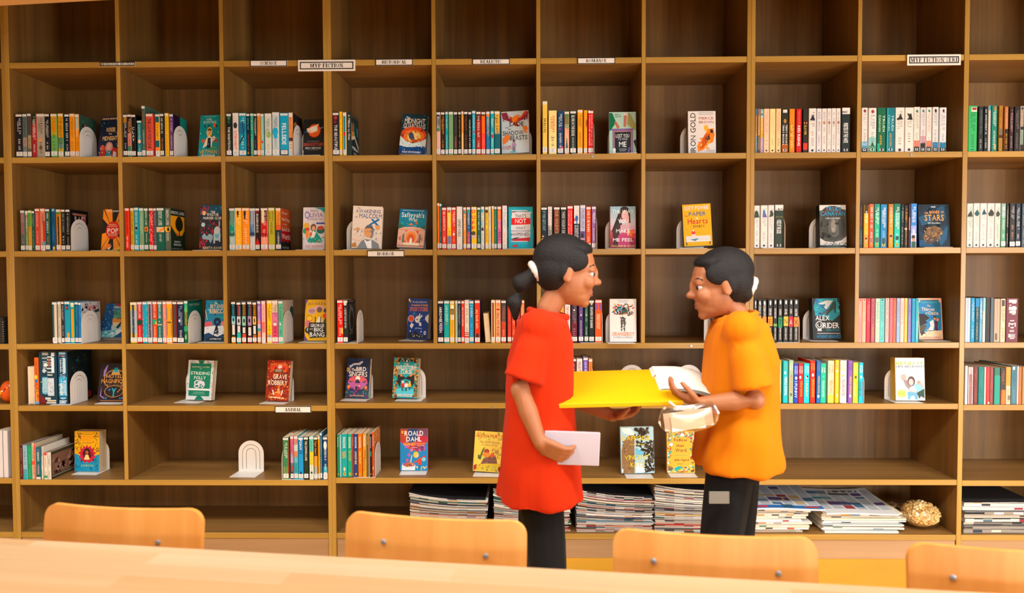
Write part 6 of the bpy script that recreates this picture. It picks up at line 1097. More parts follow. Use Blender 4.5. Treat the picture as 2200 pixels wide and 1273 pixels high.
stack(1061, 1226, 1048, 1068, 28, 5, 'second stack, behind the red-shirted child')
stack(1240, 1405, 1051, 1068, 28, 7, 'third stack, right of the red-shirted child')
stack(1408, 1578, 1040, 1052, 30, 9, 'fourth stack, behind the yellow-shirted child')
# newspapers in the two-column unit
ZC = zs('C', 7)
NEWS = [rgb(*c) for c in ((226, 214, 194), (214, 200, 178), (232, 228, 220), (222, 218, 212), (206, 190, 166))]
def news_stack(px0, px1, ytop, n, seed, label, depth, Y, z, tint=None):
    rnd = random.Random(seed); a, b = at(px0, 1130, Y), at(px1, 1130, Y); h = at(px0, ytop, Y).z - z; zz = z + .0004; out = []
    for k in range(n):
        t = h / n * rnd.uniform(.7, 1.3) if k < n - 1 else max(z + h - zz, .004); am, ph = rnd.uniform(0, .0025), rnd.uniform(0, 6)
        o = magazine(max(a.x + rnd.uniform(-.004, .006), 1.0562 if px0 < 2000 else 2.017), b.x + rnd.uniform(-.04, .012), Y + rnd.uniform(0, .025), Y + depth, lambda u, z0=zz: z0 + am * (1 + math.sin(u * 5 + ph)) * .3, t * .9, t * .82, rnd, (rnd.choice(NEWS if not tint or rnd.random() < .5 else tint), rnd.choice(NEWS if px0 < 2000 else PGC[3:])), 'newspaper', M['matte'])
        tag(o, 'folded newspaper, %s in the %s' % (('topmost' if k == n - 1 else ORD[n - 1 - k] + ' from top'), label), 'newspaper', 'newspapers in the ' + label); out.append(o); zz += t
    return a.x, b.x, zz
def newsprint(xa, xb, ya, yb, z, label, seed, rot, masthead=None, blue=False, droop=.0, name='newspaper'):
    """top newspaper: a folded sheet bent over the stack, its columns and pictures printed on it"""
    rnd = random.Random(seed); W, D = xb - xa, yb - ya; r = empty(name, (xa, ya, z)); r.rotation_euler = (0, 0, math.radians(rot)); tag(r, label, 'newspaper', 'newspapers lying open on top')
    def zf(u, v): return .010 + .016 * (v ** 1.5) * W * 2 - droop * (1 - v) ** 2 + .003 * math.sin(u * 5 + v * 2)
    mb = MB(); nu, nv = 14, 10; paper = rgb(214, 222, 226) if blue else rgb(222, 224, 222)
    def P(u, v, dz=0): return (W * u, D * v, zf(u, v) + dz)
    for i in range(nu):
        for j in range(nv):
            mb.poly([P(i / nu, j / nv), P((i + 1) / nu, j / nv), P((i + 1) / nu, (j + 1) / nv), P(i / nu, (j + 1) / nv)], paper)
            mb.poly([P(i / nu, (j + 1) / nv, -.006), P((i + 1) / nu, (j + 1) / nv, -.006), P((i + 1) / nu, j / nv, -.006), P(i / nu, j / nv, -.006)], paper)
        for v in (0, 1): mb.poly([P(i / nu, v, -.006), P((i + 1) / nu, v, -.006), P((i + 1) / nu, v), P(i / nu, v)], paper)
    for j in range(nv):
        for u in (0, 1): mb.poly([P(u, j / nv, -.006), P(u, (j + 1) / nv, -.006), P(u, (j + 1) / nv), P(u, j / nv)], paper)
    mb.build('sheets', M['matte'], r)
    mb = MB()
    def R(u0, v0, u1, v1, c, dz=.0008):
        m_ = max(2, int((u1 - u0) * 14)); k_ = max(1, int((v1 - v0) * 10))
        for i in range(m_):
            for j in range(k_):
                ua, ub, va, vb = u0 + (u1 - u0) * i / m_, u0 + (u1 - u0) * (i + 1) / m_, v0 + (v1 - v0) * j / k_, v0 + (v1 - v0) * (j + 1) / k_
                mb.poly([P(ua, va, dz), P(ub, va, dz), P(ub, vb, dz), P(ua, vb, dz)], c)
    nc = 6; g = rgb(150, 158, 166); tones = [rgb(70, 110, 140), rgb(90, 80, 70), rgb(150, 60, 60), rgb(60, 140, 140), rgb(190, 160, 110), rgb(90, 70, 120)]
    if blue:
        R(.0, .02, 1, .13, rgb(40, 110, 180), .0007); R(.1, .04, .24, .10, rgb(200, 60, 80), .0014); R(.45, .03, .6, .15, rgb(40, 90, 120), .0014); R(.75, .05, .95, .1, rgb(200, 70, 50), .0014)
    for c in range(nc):
        v = .16
        while v < .93:
            if rnd.random() < .075:
                hh = rnd.uniform(.06, .14); R(c / nc + .015, v, min((c + rnd.choice((1, 2))) / nc, 1) - .015, min(v + hh, .95), rnd.choice(tones)); v += hh + .02
            else:
                R(c / nc + .015, v, (c + 1) / nc - .015, v + .011, g); v += .024
    if masthead: R(.34, .80, .86, .92, paper, .0022); vv = (Vector(P(.6, .93)) - Vector(P(.6, .80))).normalized(); mb.text(masthead, Vector(P(.6, .86, .0042)), (Vector(P(.8, .86)) - Vector(P(.4, .86))).normalized(), vv, W * .42, D * .085, rgb(40, 44, 50))
    mb.build('print', M['matte'], r)
    return r
XN = 0
xa, xb, zt = news_stack(1614, 1742, 1092, 12, 21, 'left pile beside the yellow-shirted child', .30, FRONT + .01, ZC)
newsprint(max(xa, 1.0556) + .002, at(1770, 1100, FRONT + .02).x, FRONT + .006, FRONT + .33, zt - .004, 'open bluish newspaper with a printed blue strip on the left pile', 4, 0, None, True, .006)
xa, xb, zt = news_stack(1770, 1946, 1103, 11, 22, 'right pile before the bag of beans', .29, FRONT + .015, ZC, [rgb(150, 190, 200), rgb(200, 210, 214)])
newsprint(xa + .012, xb - .03, FRONT + .015, FRONT + .34, zt - .004, 'open newspaper with a large masthead reading HINDU', 8, 0, 'HINDU', False, .004)
xa2, xb2, zt2 = news_stack(2075, 2240, 1082, 9, 23, 'pile at the right edge of the photo', .30, FRONT + .012, zs('D', 7), [rgb(60, 60, 62), rgb(120, 118, 116), rgb(84, 92, 96), rgb(44, 44, 46)])
# clear bag of dried beans
bx = empty('bean_bag', (1.882, FRONT + .10, ZC)); tag(bx, 'clear plastic bag of pale dried beans beside the newspapers', 'bag of beans')
RX, RY, RZ = .087, .080, .061
mb = MB(); rnd = random.Random(2); ico = bmesh.new(); bmesh.ops.create_icosphere(ico, subdivisions=1, radius=1); iv = [v.co.copy() for v in ico.verts]; fi = [[v.index for v in f.verts] for f in ico.faces]; ico.free()
for k in range(640):
    u, v = rnd.random() * 6.2832, math.acos(1 - 1.72 * rnd.random()); s_ = rnd.uniform(.80, .95)
    p = Vector((RX * s_ * math.sin(v) * math.cos(u) * (1 + .04 * math.cos(u)), RY * s_ * math.sin(v) * math.sin(u), .004 + RZ + (RZ * s_ * math.cos(v)) * (1.0 if math.cos(v) > 0 else .88))); q = rnd.uniform(.0072, .0088)
    mb.mesh([p + Vector((c.x * q, c.y * q * .9, c.z * q * .85)) for c in iv], fi, rgb(*rnd.choice(((234, 208, 154), (222, 192, 132), (238, 218, 172)))))
M['bean'] = mat('bean', attr=True, rough=.45)
mb.ball((0, 0, RZ * .98), (RX * .9, RY * .89, RZ * .87), rgb(206, 172, 112), nu=20, nv=12)
o = mb.build('beans', M['bean'], bx, True); o['kind'] = 'stuff'
film = mat('clear_film', (1, 1, 1, 1), .12); n_ = film.node_tree.nodes; l_ = film.node_tree.links
tr = n_.new('ShaderNodeBsdfTransparent'); tr.inputs[0].default_value = rgb(250, 240, 222); gl = n_.new('ShaderNodeBsdfGlossy'); gl.inputs['Roughness'].default_value = .15
ms = n_.new('ShaderNodeMixShader'); lw = n_.new('ShaderNodeLayerWeight'); lw.inputs[0].default_value = .25; mm = n_.new('ShaderNodeMath'); mm.operation = 'MULTIPLY_ADD'; mm.inputs[1].default_value = .5; mm.inputs[2].default_value = .06
l_.new(lw.outputs['Facing'], mm.inputs[0]); l_.new(mm.outputs[0], ms.inputs[0]); l_.new(tr.outputs[0], ms.inputs[1]); l_.new(gl.outputs[0], ms.inputs[2]); l_.new(ms.outputs[0], n_['Material Output'].inputs['Surface'])
mb = MB(); nu, nv = 36, 20; rows = []
for j in range(nv + 1):
    t = math.pi * j / nv; row = []
    for i in range(nu):
        a = 2 * math.pi * i / nu; wr = 1 + .03 * math.sin(a * 9 + j) + .02 * math.sin(a * 17 + j * 2)
        z_ = RZ + RZ * 1.06 * math.cos(t) * (1 if math.cos(t) > 0 else .94)
        row.append((RX * 1.06 * math.sin(t) * math.cos(a) * (1 + .04 * math.cos(a)) * wr, RY * 1.06 * math.sin(t) * math.sin(a) * wr, max(z_ + .004 * math.sin(a * 7) * math.sin(t) * (z_ > .03), .001)))
    rows.append(row)
for j in range(nv):
    for i in range(nu): mb.poly([rows[j][i], rows[j + 1][i], rows[j + 1][(i + 1) % nu], rows[j][(i + 1) % nu]])
# gathered neck of the bag, lying to the left
neck = [(-.07, .0, .085, .03), (-.09, .01, .098, .014), (-.105, .015, .10, .007), (-.12, .02, .098, .018), (-.135, .025, .09, .024)]
prev = None
for x, y, z_, r_ in neck:
    ring = [(x + .004 * math.sin(5 * k), y + r_ * math.cos(2 * math.pi * k / 12) * (1 + .2 * (k % 2)), z_ + r_ * .8 * math.sin(2 * math.pi * k / 12) * (1 + .2 * (k % 2))) for k in range(12)]
    if prev:
        for k in range(12): mb.poly([prev[k], prev[(k + 1) % 12], ring[(k + 1) % 12], ring[k]])
    prev = ring
mb.build('bag_film', film, bx, True)

# ------------------------------------------------------------------ the reading table and its chairs
TZ = .75; A = at_z(0, 1153.5, TZ); B = at_z(2200, 1275, TZ); td = (B - A); td.z = 0; td.normalize(); tn = Vector((-td.y, td.x, 0)); TA = math.atan2(td.y, td.x)
T0 = A - td * .55; L_ = (B - A).length + 1.1; DP = .90
tb = empty('reading_table', ((T0 + td * L_ / 2 - tn * DP / 2).x, (T0 + td * L_ / 2 - tn * DP / 2).y, 0), (0, 0, TA)); tag(tb, 'long pale wooden reading table across the bottom foreground', 'table')
def rbox(mb, a, b, r=.004, col=(1, 1, 1, 1)):
    x0, y0, z0 = a; x1, y1, z1 = b; lv = [(r, z0), (0, z0 + r), (0, z1 - r), (r * .3, z1 - r * .3), (r, z1)]; R = []
    for i, z in lv: R.append([(x0 + i, y0 + i, z), (x1 - i, y0 + i, z), (x1 - i, y1 - i, z), (x0 + i, y1 - i, z)])
    mb.poly(R[0][::-1], col); mb.poly(R[-1], col)
    for p, q in zip(R, R[1:]):
        for k in range(4): mb.poly([p[k], p[(k + 1) % 4], q[(k + 1) % 4], q[k]], col)
mb = MB(); rbox(mb, (-L_ / 2, -DP / 2, TZ - .028), (L_ / 2, DP / 2, TZ)); mb.build('tabletop', M['table'], tb)
for sx in (-1, 1):
    for sy in (-1, 1):
        mb = MB(); rbox(mb, (-.028, -.028, 0), (.028, .028, TZ - .028), .003); o = mb.build('leg', M['ply'], tb); o.location = (sx * (L_ / 2 - .10), sy * (DP / 2 - .12), 0)
for sy in (-1, 1):
    mb = MB(); rbox(mb, (-L_ / 2 + .14, -.011, TZ - .10), (L_ / 2 - .14, .011, TZ - .0285), .002); o = mb.build('apron', M['ply'], tb); o.location = (0, sy * (DP / 2 - .12), 0)
def back_mesh(w, h, t=.012, bow=.022, cr=.034, lean=.0):
    """bent plywood rest with rounded upper corners"""
    mb = MB(); prof = []; us = [cr / w * (1 - math.cos(math.pi / 2 * k / 7)) for k in range(8)] + [cr / w + (1 - 2 * cr / w) * k / 12 for k in range(1, 12)]; us += [1 - u for u in us[7::-1]]; nx = len(us) - 1
    for u_ in us:
        x = -w / 2 + w * u_; e = min(x + w / 2, w / 2 - x); top = h
        if e < cr: top = h - cr + math.sqrt(max(cr * cr - (cr - e) ** 2, 0))
        y = -bow * (1 - (2 * x / w) ** 2); prof.append((x, y, top))
    nz = 6
    def P(i, j, s): x, y, top = prof[i]; z = top * j / nz; return (x, y + s * t + lean * z - .012 * (z / h) ** 2 * 0, z)
    for s, f in ((0, 1), (1, -1)):
        for i in range(nx):
            for j in range(nz): mb.poly([P(i, j, s), P(i + 1, j, s), P(i + 1, j + 1, s), P(i, j + 1, s)][::f])
    for i in range(nx):
        mb.poly([P(i, nz, 0), P(i + 1, nz, 0), P(i + 1, nz, 1), P(i, nz, 1)]); mb.poly([P(i + 1, 0, 0), P(i, 0, 0), P(i, 0, 1), P(i + 1, 0, 1)])
    for j in range(nz):
        mb.poly([P(0, j, 1), P(0, j, 0), P(0, j + 1, 0), P(0, j + 1, 1)][::-1]); mb.poly([P(nx, j, 0), P(nx, j, 1), P(nx, j + 1, 1), P(nx, j + 1, 0)][::-1])
    return mb, prof
def chair(xl, xr, ytl, ytr, label, bolts):
    """seen from behind its seat side: rest at the back (away from the table), seat under the table top"""
    zt = .80; a, b = at_z(xl, ytl, zt), at_z(xr, ytr, zt); mid = (a + b) / 2; d = b - a; d.z = 0; w_ = d.length; ang = math.atan2(d.y, d.x)
    r = empty('chair', (mid.x, mid.y, 0), (0, 0, ang)); tag(r, label, 'chair', 'plywood chairs along the reading table')
    h = .26; mb, prof = back_mesh(w_, h, lean=.10); o = mb.build('backrest', M['ply'], r); o.location = (0, -.026, zt - h)
    mb = MB(); n = 14; sw, sd = w_ * 1.02, .38; P_ = []
    for k in range(n * 4):
        t = 2 * math.pi * k / (n * 4); c, s = math.cos(t), math.sin(t); e = .35
        P_.append((sw / 2 * math.copysign(abs(c) ** e, c), sd / 2 * math.copysign(abs(s) ** e, s)))
    for z0, s_ in ((.0, 1), (.012, -1)): mb.poly([(x, y, z0 + .012 * (y / sd * 2) ** 2 - .01 * (y < -.1) * ((-y - .1) / .09)) for x, y in P_][::-s_])
    def zc(y): return .012 * (y / sd * 2) ** 2 - .01 * (y < -.1) * ((-y - .1) / .09)
    for k in range(len(P_)):
        (x0, y0), (x1, y1) = P_[k], P_[(k + 1) % len(P_)]; mb.poly([(x0, y0, zc(y0)), (x1, y1, zc(y1)), (x1, y1, zc(y1) + .012), (x0, y0, zc(y0) + .012)])
    o = mb.build('seat', M['ply'], r); o.location = (0, -.24, .435)
    for sx in (-1, 1):
        x = sx * (w_ / 2 - .045)
        mb = MB(); mb.tube([(x * 1.05, .10, 0), (x, .02, .42), (x, -.012, .56), (x, .006, zt - .07)], .0105, 10); mb.build('rear_leg', M['steel'], r, True)
        mb = MB(); mb.tube([(x * 1.05, -.43, 0), (x, -.38, .40), (x, -.36, .425), (x, .0, .425)], .0105, 10); mb.build('front_leg', M['steel'], r, True)
    for px, py in bolts:                         # bolt heads where the photograph shows them
        p = at(px, py, mid.y); lx = (Vector((p.x, p.y, 0)) - Vector((mid.x, mid.y, 0))).dot(d.normalized()); lz = p.z - (zt - h)
        yy = -.022 * (1 - (2 * lx / w_) ** 2) + .10 * lz - .026
        mb = MB(); mb.tube([(lx, yy + .001, p.z), (lx, yy - .0018, p.z), (lx, yy - .003, p.z)], [.0058, .0058, .0035], 12); mb.build('bolt', M['bolt'], r)
chair(97, 435, 1079, 1093, 'plywood chair at the left, tilted up beside the bare shelf', [(360, 1152)])
chair(744, 1131, 1097, 1119, 'plywood chair left of the red-shirted child, two bolts in its back', [(826, 1161), (1052, 1178)])
chair(1317, 1757, 1134, 1155, 'plywood chair in front of the yellow-shirted child', [(1404, 1202), (1663, 1215)])
chair(1950, 2395, 1163, 1188, 'plywood chair cut off by the right edge of the photo', [(2045, 1238), (2310, 1252)])
# ------------------------------------------------------------------ the two children
def chain(mb, pts, rad, n=12):
    """tapered limb: balls at the joints, cones between them"""
    for p, r in zip(pts, rad): mb.ball(p, r, nu=n, nv=8)
    mb.tube(pts, rad, n)
def fused(name, mb, m, parent, voxel, smooth=4, folds=None):
    me = mb.data(name + '_raw', m); o = link(name, me)
    md = o.modifiers.new('r', 'REMESH'); md.mode = 'VOXEL'; md.voxel_size = voxel; md.use_smooth_shade = True
    sm = o.modifiers.new('s', 'SMOOTH'); sm.iterations = smooth; sm.factor = .5
    dg = bpy.context.evaluated_depsgraph_get(); dg.update()
    nm = bpy.data.meshes.new_from_object(o.evaluated_get(dg)); nm.materials.clear(); nm.materials.append(m)
    if folds:                                           # soft hanging folds
        ax, ay, z0, z1, amp = folds; co = np.zeros(len(nm.vertices) * 3); no = co.copy(); nm.vertices.foreach_get('co', co); nm.vertices.foreach_get('normal', no)
        co = co.reshape(-1, 3); no = no.reshape(-1, 3); th = np.arctan2(co[:, 1] - ay, co[:, 0] - ax); k_ = np.clip((z1 - co[:, 2]) / (z1 - z0), .12, 1)
        d_ = amp * k_ * (np.sin(th * 7 + 6 * co[:, 2] + 1) + .6 * np.sin(th * 12 - 9 * co[:, 2]) + .5 * np.sin(co[:, 2] * 38 + th * 3))
        nm.vertices.foreach_set('co', (co + no * d_[:, None]).ravel())
    nm.polygons.foreach_set('use_smooth', [True] * len(nm.polygons))
    bpy.data.objects.remove(o); bpy.data.meshes.remove(me); nm.name = name
    o = link(name, nm); o.parent = parent
    if parent: o.matrix_parent_inverse = Matrix.Translation(-parent.location)
    return o
def keep(o, parent):                  # built in world space, then hung under the figure
    o.parent = parent; o.matrix_parent_inverse = Matrix.Translation(-parent.location); return o
def cloth(name, c, fold=.004, scale=9):
    m = mat(name, c, .85, spec=.12, sheen=.03); n = m.node_tree.nodes; l = m.node_tree.links; b = n['Principled BSDF']
    t = n.new('ShaderNodeTexNoise'); t.inputs['Scale'].default_value = scale; t.inputs['Detail'].default_value = 3; t.inputs['Distortion'].default_value = .8
    tc = n.new('ShaderNodeTexCoord'); mp = n.new('ShaderNodeMapping'); mp.inputs['Scale'].default_value = (1.4, 1.4, .55)
    l.new(tc.outputs['Object'], mp.inputs[0]); l.new(mp.outputs[0], t.inputs['Vector'])
    bp = n.new('ShaderNodeBump'); bp.inputs['Distance'].default_value = fold; bp.inputs['Strength'].default_value = .8
    l.new(t.outputs[0], bp.inputs['Height']); l.new(bp.outputs[0], b.inputs['Normal']); return m
SKIN = mat('skin', rgb(158, 98, 62), .5, spec=.4); SKIN.node_tree.nodes['Principled BSDF'].inputs['Subsurface Weight'].default_value = .08
SKIN.node_tree.nodes['Principled BSDF'].inputs['Subsurface Radius'].default_value = (.01, .005, .003)
HAIR = mat('black_hair', rgb(18, 15, 15), .68, spec=.3); noisy(HAIR, .5, 190, .004)
M['red_shirt'] = cloth('red_cotton', rgb(186, 40, 2)); M['yel_shirt'] = cloth('orange_cotton', rgb(206, 114, 2))
M['black_cloth'] = cloth('black_cotton', rgb(20, 20, 22)); M['shoe'] = mat('black_shoe', rgb(24, 24, 26), .4)
LIP = mat('lips', rgb(140, 72, 58), .45)
def hand(mb, wrist, direc, palm_n, thumb_side, size=1.0, curl=.5, spread=.10):
    """palm, four unequal bent fingers and a thumb leaving the side of the palm"""
    d = Vector(direc).normalized(); nrm = Vector(palm_n); nrm = (nrm - d * nrm.dot(d)).normalized(); side = d.cross(nrm).normalized() * thumb_side
    w_ = Vector(wrist); s = size; L = .072 * s
    for k in range(4):                                    # palm as four metacarpal ridges
        o = (k - 1.5) * .0165 * s; chain(mb, [w_ + side * o * .55, w_ + d * L * .55 + side * o * .9 + nrm * -.002, w_ + d * L + side * o], [.0135 * s, .0125 * s, .0105 * s], 8)
    for k, (ln, off) in enumerate(((.060, 1.5), (.068, .5), (.064, -.5), (.050, -1.5))):
        p = w_ + d * L + side * off * .0168 * s; dd = (d + side * off * spread).normalized(); a = 0; pts = [p]; rr = [.0094 * s]
        for j, f in enumerate((.45, .31, .24)):
            a += curl * (.75, .9, .6)[j]; q = dd * math.cos(a) + nrm * math.sin(a); p = p + q * ln * f * s; pts.append(p); rr.append((.0086, .0078, .0066)[j] * s)
        chain(mb, pts, rr, 8)
    p = w_ + d * L * .25 + side * .020 * s; t1 = p + (d * .55 + side * .75 + nrm * .25).normalized() * .034 * s; t2 = t1 + (d * .85 + side * .25 + nrm * .45).normalized() * .027 * s; t3 = t2 + (d * .9 + nrm * .5).normalized() * .020 * s
    chain(mb, [p, t1, t2, t3], [.0125 * s, .0105 * s, .0095 * s, .0075 * s], 8)
def rings(mb, R, n=28):
    """lofted body of elliptical rings: centre, half depth along X, half width along Y"""
    i0 = len(mb.v)
    for c, a, b in R:
        for k in range(n):
            t = 2 * math.pi * k / n; mb.v.append((c[0] + a * math.copysign(abs(math.cos(t)) ** .85, math.cos(t)), c[1] + b * math.copysign(abs(math.sin(t)) ** .85, math.sin(t)), c[2]))
    for j in range(len(R) - 1):
        for k in range(n): mb.f.append((i0 + j * n + k, i0 + j * n + (k + 1) % n, i0 + (j + 1) * n + (k + 1) % n, i0 + (j + 1) * n + k)); mb.c.append((1, 1, 1, 1)); mb.m.append(0)
    mb.f.append(tuple(i0 + k for k in range(n))); mb.f.append(tuple(i0 + (len(R) - 1) * n + k for k in reversed(range(n)))); mb.c += [(1, 1, 1, 1)] * 2; mb.m += [0, 0]
def person(label, s, J, shirt_m, torso, hem, tail, head_scale=1.0, nod=0.0):
    """s = +1 faces right, -1 faces left; J holds the joints in metres"""
    r = empty('person', (J['pelvis'].x, J['pelvis'].y, 0)); tag(r, label, 'person')
    f = Vector((s, 0, 0)); U = Vector((0, 0, 1)); lat = Vector((0, 1, 0)); H = J['head']; k = head_scale
    ro = Matrix.Rotation(nod * s, 3, 'Y'); f = ro @ f; U = ro @ U
    mb = MB()
    def E(o, rad): mb.ball(H + (f * o[0] + lat * o[1] + U * o[2]) * k, tuple(q * k for q in rad), nu=20, nv=14, rot=ro)
    E((-.012, 0, .028), (.093, .073, .082)); E((.012, 0, -.022), (.072, .062, .082)); E((.030, 0, -.068), (.046, .045, .036)); E((.056, 0, -.092), (.020, .024, .016))
    E((.060, 0, .022), (.026, .050, .020))
    for sy in (-1, 1): E((.066, sy * .032, .0125), (.016, .0175, .0075)); E((.066, sy * .032, -.0105), (.014, .016, .0065))
    E((.058, .036, -.024), (.026, .022, .024)); E((.058, -.036, -.024), (.026, .022, .024))      # brow, cheeks
    E((.084, 0, .000), (.011, .009, .026)); E((.094, 0, -.022), (.015, .013, .012)); E((.086, .011, -.026), (.010, .008, .008)); E((.086, -.011, -.026), (.010, .008, .008))
    E((.072, 0, -.056), (.012, .022, .007)); E((.070, 0, -.066), (.012, .019, .007))
    for sy in (-1, 1): E((-.008, sy * .073, -.004), (.018, .008, .030)); E((-.004, sy * .077, -.024), (.009, .006, .010))
    chain(mb, [H + (f * -.022 + U * -.055) * k, J['neck'] + U * .01, J['neck'] - U * .06], [.040 * k, .039, .058])
    rings(mb, [(J['neck'] - U * .02, .05, .07), (J['sn'].lerp(J['sf'], .5) - U * .03, .06, .105), (J['chest'], .085, .125), (J['pelvis'] + U * .06, .08, .105), (J['pelvis'] - U * .04, .09, .12), (J['pelvis'] - U * .10, .06, .10)])
    for q in 'nf':
        chain(mb, [J['s' + q], J['s' + q].lerp(J['e' + q], .5), J['e' + q], J['e' + q].lerp(J['w' + q], .4), J['w' + q]], [.034, .034, .031, .030, .021])
        hd = J['h' + q] - J['w' + q]; hand(mb, J['w' + q], hd, J['pn' + q], J['ts' + q], .95, J.get('curl', .55))
        chain(mb, [J['l' + q], J['l' + q].lerp(J['k' + q], .5), J['k' + q], J['k' + q].lerp(J['a' + q], .35), J['a' + q]], [.070, .060, .046, .044, .030])
        chain(mb, [J['a' + q] - U * .02, J['a' + q] + Vector((s * .07, 0, -.035))], [.030, .026])
    body = fused('body', mb, SKIN, r, .0042, 5)
    # eyes, brows, mouth
    for sy in (-1, 1):
        e = MB(); c = H + (f * .0675 + lat * sy * .032 + U * .001) * k; e.ball(c, .0118 * k, rgb(176, 168, 160), nu=14, nv=10); e.ball(c + (f * .0068 + lat * sy * .0014) * k, .0074 * k, rgb(30, 18, 12), nu=12, nv=8); keep(e.build('eye', M['print'], None, True), r)
        e = MB(); e.tube([H + (f * (.0775 - .016 * t * t) + lat * sy * (.014 + .036 * t) + U * (.024 + .006 * math.sin(t * 3))) * k for t in (0, .3, .6, 1)], [.003, .0038, .0032, .0015], 6, rgb(24, 18, 16)); keep(e.build('eyebrow', M['print'], None, True), r)
    e = MB()
    for dz, rz in ((-.056, .0042), (-.0655, .0052)): e.ball(H + (f * .0755 + U * dz) * k, (.0085 * k, .019 * k, rz * k), nu=16, nv=8, rot=ro)
    keep(e.build('mouth', LIP, None, True), r)
    # hair: a cap set back from the forehead, with side locks and a low gathered tail
    hb = MB()
    def HE(o, rad): hb.ball(H + (f * o[0] + lat * o[1] + U * o[2]) * k, tuple(q * k for q in rad), nu=20, nv=14, rot=ro)
    HE((-.026, 0, .044), (.095, .081, .080)); HE((-.044, 0, .008), (.070, .079, .078)); HE((.020, 0, .078), (.050, .062, .028))
    for sy in (-1, 1): HE((-.002, sy * .064, .040), (.058, .018, .040)); HE((-.020, sy * .070, .008), (.020, .012, .034))
    if tail:
        t0 = H + (f * -.105 + U * -.012) * k
        chain(hb, [H + f * -.07 * k, t0, t0 + f * -.045 + U * -.035, t0 + f * -.060 + U * -.10, t0 + f * -.052 + U * -.15], [.045, .024, .030, .026, .010])
    else: HE((-.070, 0, -.030), (.038, .060, .040))
    fused('hair', hb, HAIR, r, .005, 3)
    # pale band round the hair at the back of the head
    bb = MB(); cb = H + (f * -.104 + U * -.010) * k if tail else H + (f * -.095 + U * -.026) * k; n = 22; R_ = .030 if tail else .034; pr = None; ax = (f * .75 + U * .55).normalized(); a1 = lat; a2 = ax.cross(a1)
    pts = [cb + (a1 * math.cos(6.2832 * i / n) + a2 * math.sin(6.2832 * i / n)) * (R_ * (1 + .12 * (i % 2))) for i in range(n + 1)]
    bb.tube(pts, [.0125 * (1 - .2 * (i % 2)) for i in range(n + 1)], 8, rgb(216, 196, 186)); keep(bb.build('hair_band', M['matte'], None, True), r)
    # shirt
    sb = MB(); rings(sb, torso)
    for q in 'nf':
        S_, E_ = J['s' + q], J['e' + q]; dn = (E_ - S_); m_ = S_ + dn * .78; inn = (J['chest'] - S_) * .35
        chain(sb, [S_ + inn * 1.1, S_ + inn * .06, S_ + dn * .4], [.066, .057, .053]); sb.tube([S_ + dn * .4, S_ + dn * .6, m_ + dn * .06], [.053, .055, .062], 20)
    fused('shirt', sb, shirt_m, r, .0065, 7, (J['pelvis'].x, J['pelvis'].y, hem, J['chest'].z + .1, .0042))
    cl = MB(); nk = J['neck'] + U * -.008; pts = [nk + Vector((math.cos(6.2832 * i / 20) * .060, math.sin(6.2832 * i / 20) * .064, s * .012 * math.cos(6.2832 * i / 20) * -1)) for i in range(21)]
    cl.tube(pts, .011, 8); keep(cl.build('collar', shirt_m, None, True), r)
    # trousers and shoes
    tb_ = MB(); rings(tb_, [(J['pelvis'] + U * .05, .088, .115), (J['pelvis'] - U * .03, .092, .125), (J['pelvis'] - U * .10, .088, .125)])
    for q in 'nf': chain(tb_, [J['l' + q], J['l' + q].lerp(J['k' + q], .5), J['k' + q], J['k' + q].lerp(J['a' + q], .5), J['a' + q] + U * .015], [.076, .070, .061, .056, .050])
    fused('trousers', tb_, M['black_cloth'], r, .0065, 5)
    for q in 'nf':
        so = MB(); a = J['a' + q]; y = a.y; g = Vector((a.x, y, 0))
        so.ball(g + Vector((s * .095, 0, .034)), (.075, .042, .034)); so.ball(g + Vector((s * .01, 0, .045)), (.065, .040, .048)); so.box((g.x - .065 if s > 0 else g.x - .165, y - .042, 0), (g.x + .165 if s > 0 else g.x + .065, y + .042, .016))
        fused('shoe', so, M['shoe'], r, .006, 4)
    return r
def P_(x, y, Y): return at(x, y, Y)
G = lambda x, Y, z: Vector((at(x, 900, Y).x, Y, z))
YP = 2.2
# child in red, walking to the right
J = dict(pelvis=P_(1160, 975, YP), chest=P_(1160, 775, YP), neck=P_(1178, 668, YP), head=P_(1222, 585, YP),
  sn=P_(1158, 700, YP - .135), sf=P_(1172, 700, YP + .135), en=P_(1118, 838, YP - .165), ef=P_(1205, 845, YP + .16), wn=P_(1160, 950, YP - .185), wf=P_(1316, 892, YP + .06),
  hn=P_(1200, 972, YP - .18), hf=P_(1370, 882, YP + .03), pnn=(0, .8, .5), pnf=(0, -.2, 1), tsn=-1, tsf=1,
  ln=P_(1155, 1010, YP - .072), lf=P_(1165, 1010, YP + .072), kn=G(1176, YP - .075, .40), kf=G(1150, YP + .075, .40), an=G(1168, YP - .075, .075), af=G(1120, YP + .075, .085))
def tor(J, a, hemy, dx=0):
    p = J['pelvis']; c = J['chest']; sh = J['sn'].lerp(J['sf'], .5); hz = hemy
    return [(sh + Vector((0, 0, .045)), .055, .075), (sh + Vector((0, 0, .018)), .080, .135), (sh - Vector((0, 0, .05)), .098, .160), (c, .108, .160), (c.lerp(p, .55), .112, .156), (p, .124, .172), (Vector((p.x + dx, p.y, hz + .03)), .134, .180), (Vector((p.x + dx, p.y, hz)), .136, .182)]
red = person('child in a red shirt and black trousers walking right with a yellow folder', 1, J, M['red_shirt'], tor(J, 1, at(1165, 1060, YP).z, .0), at(1165, 1060, YP).z, True, 1.0, .10)
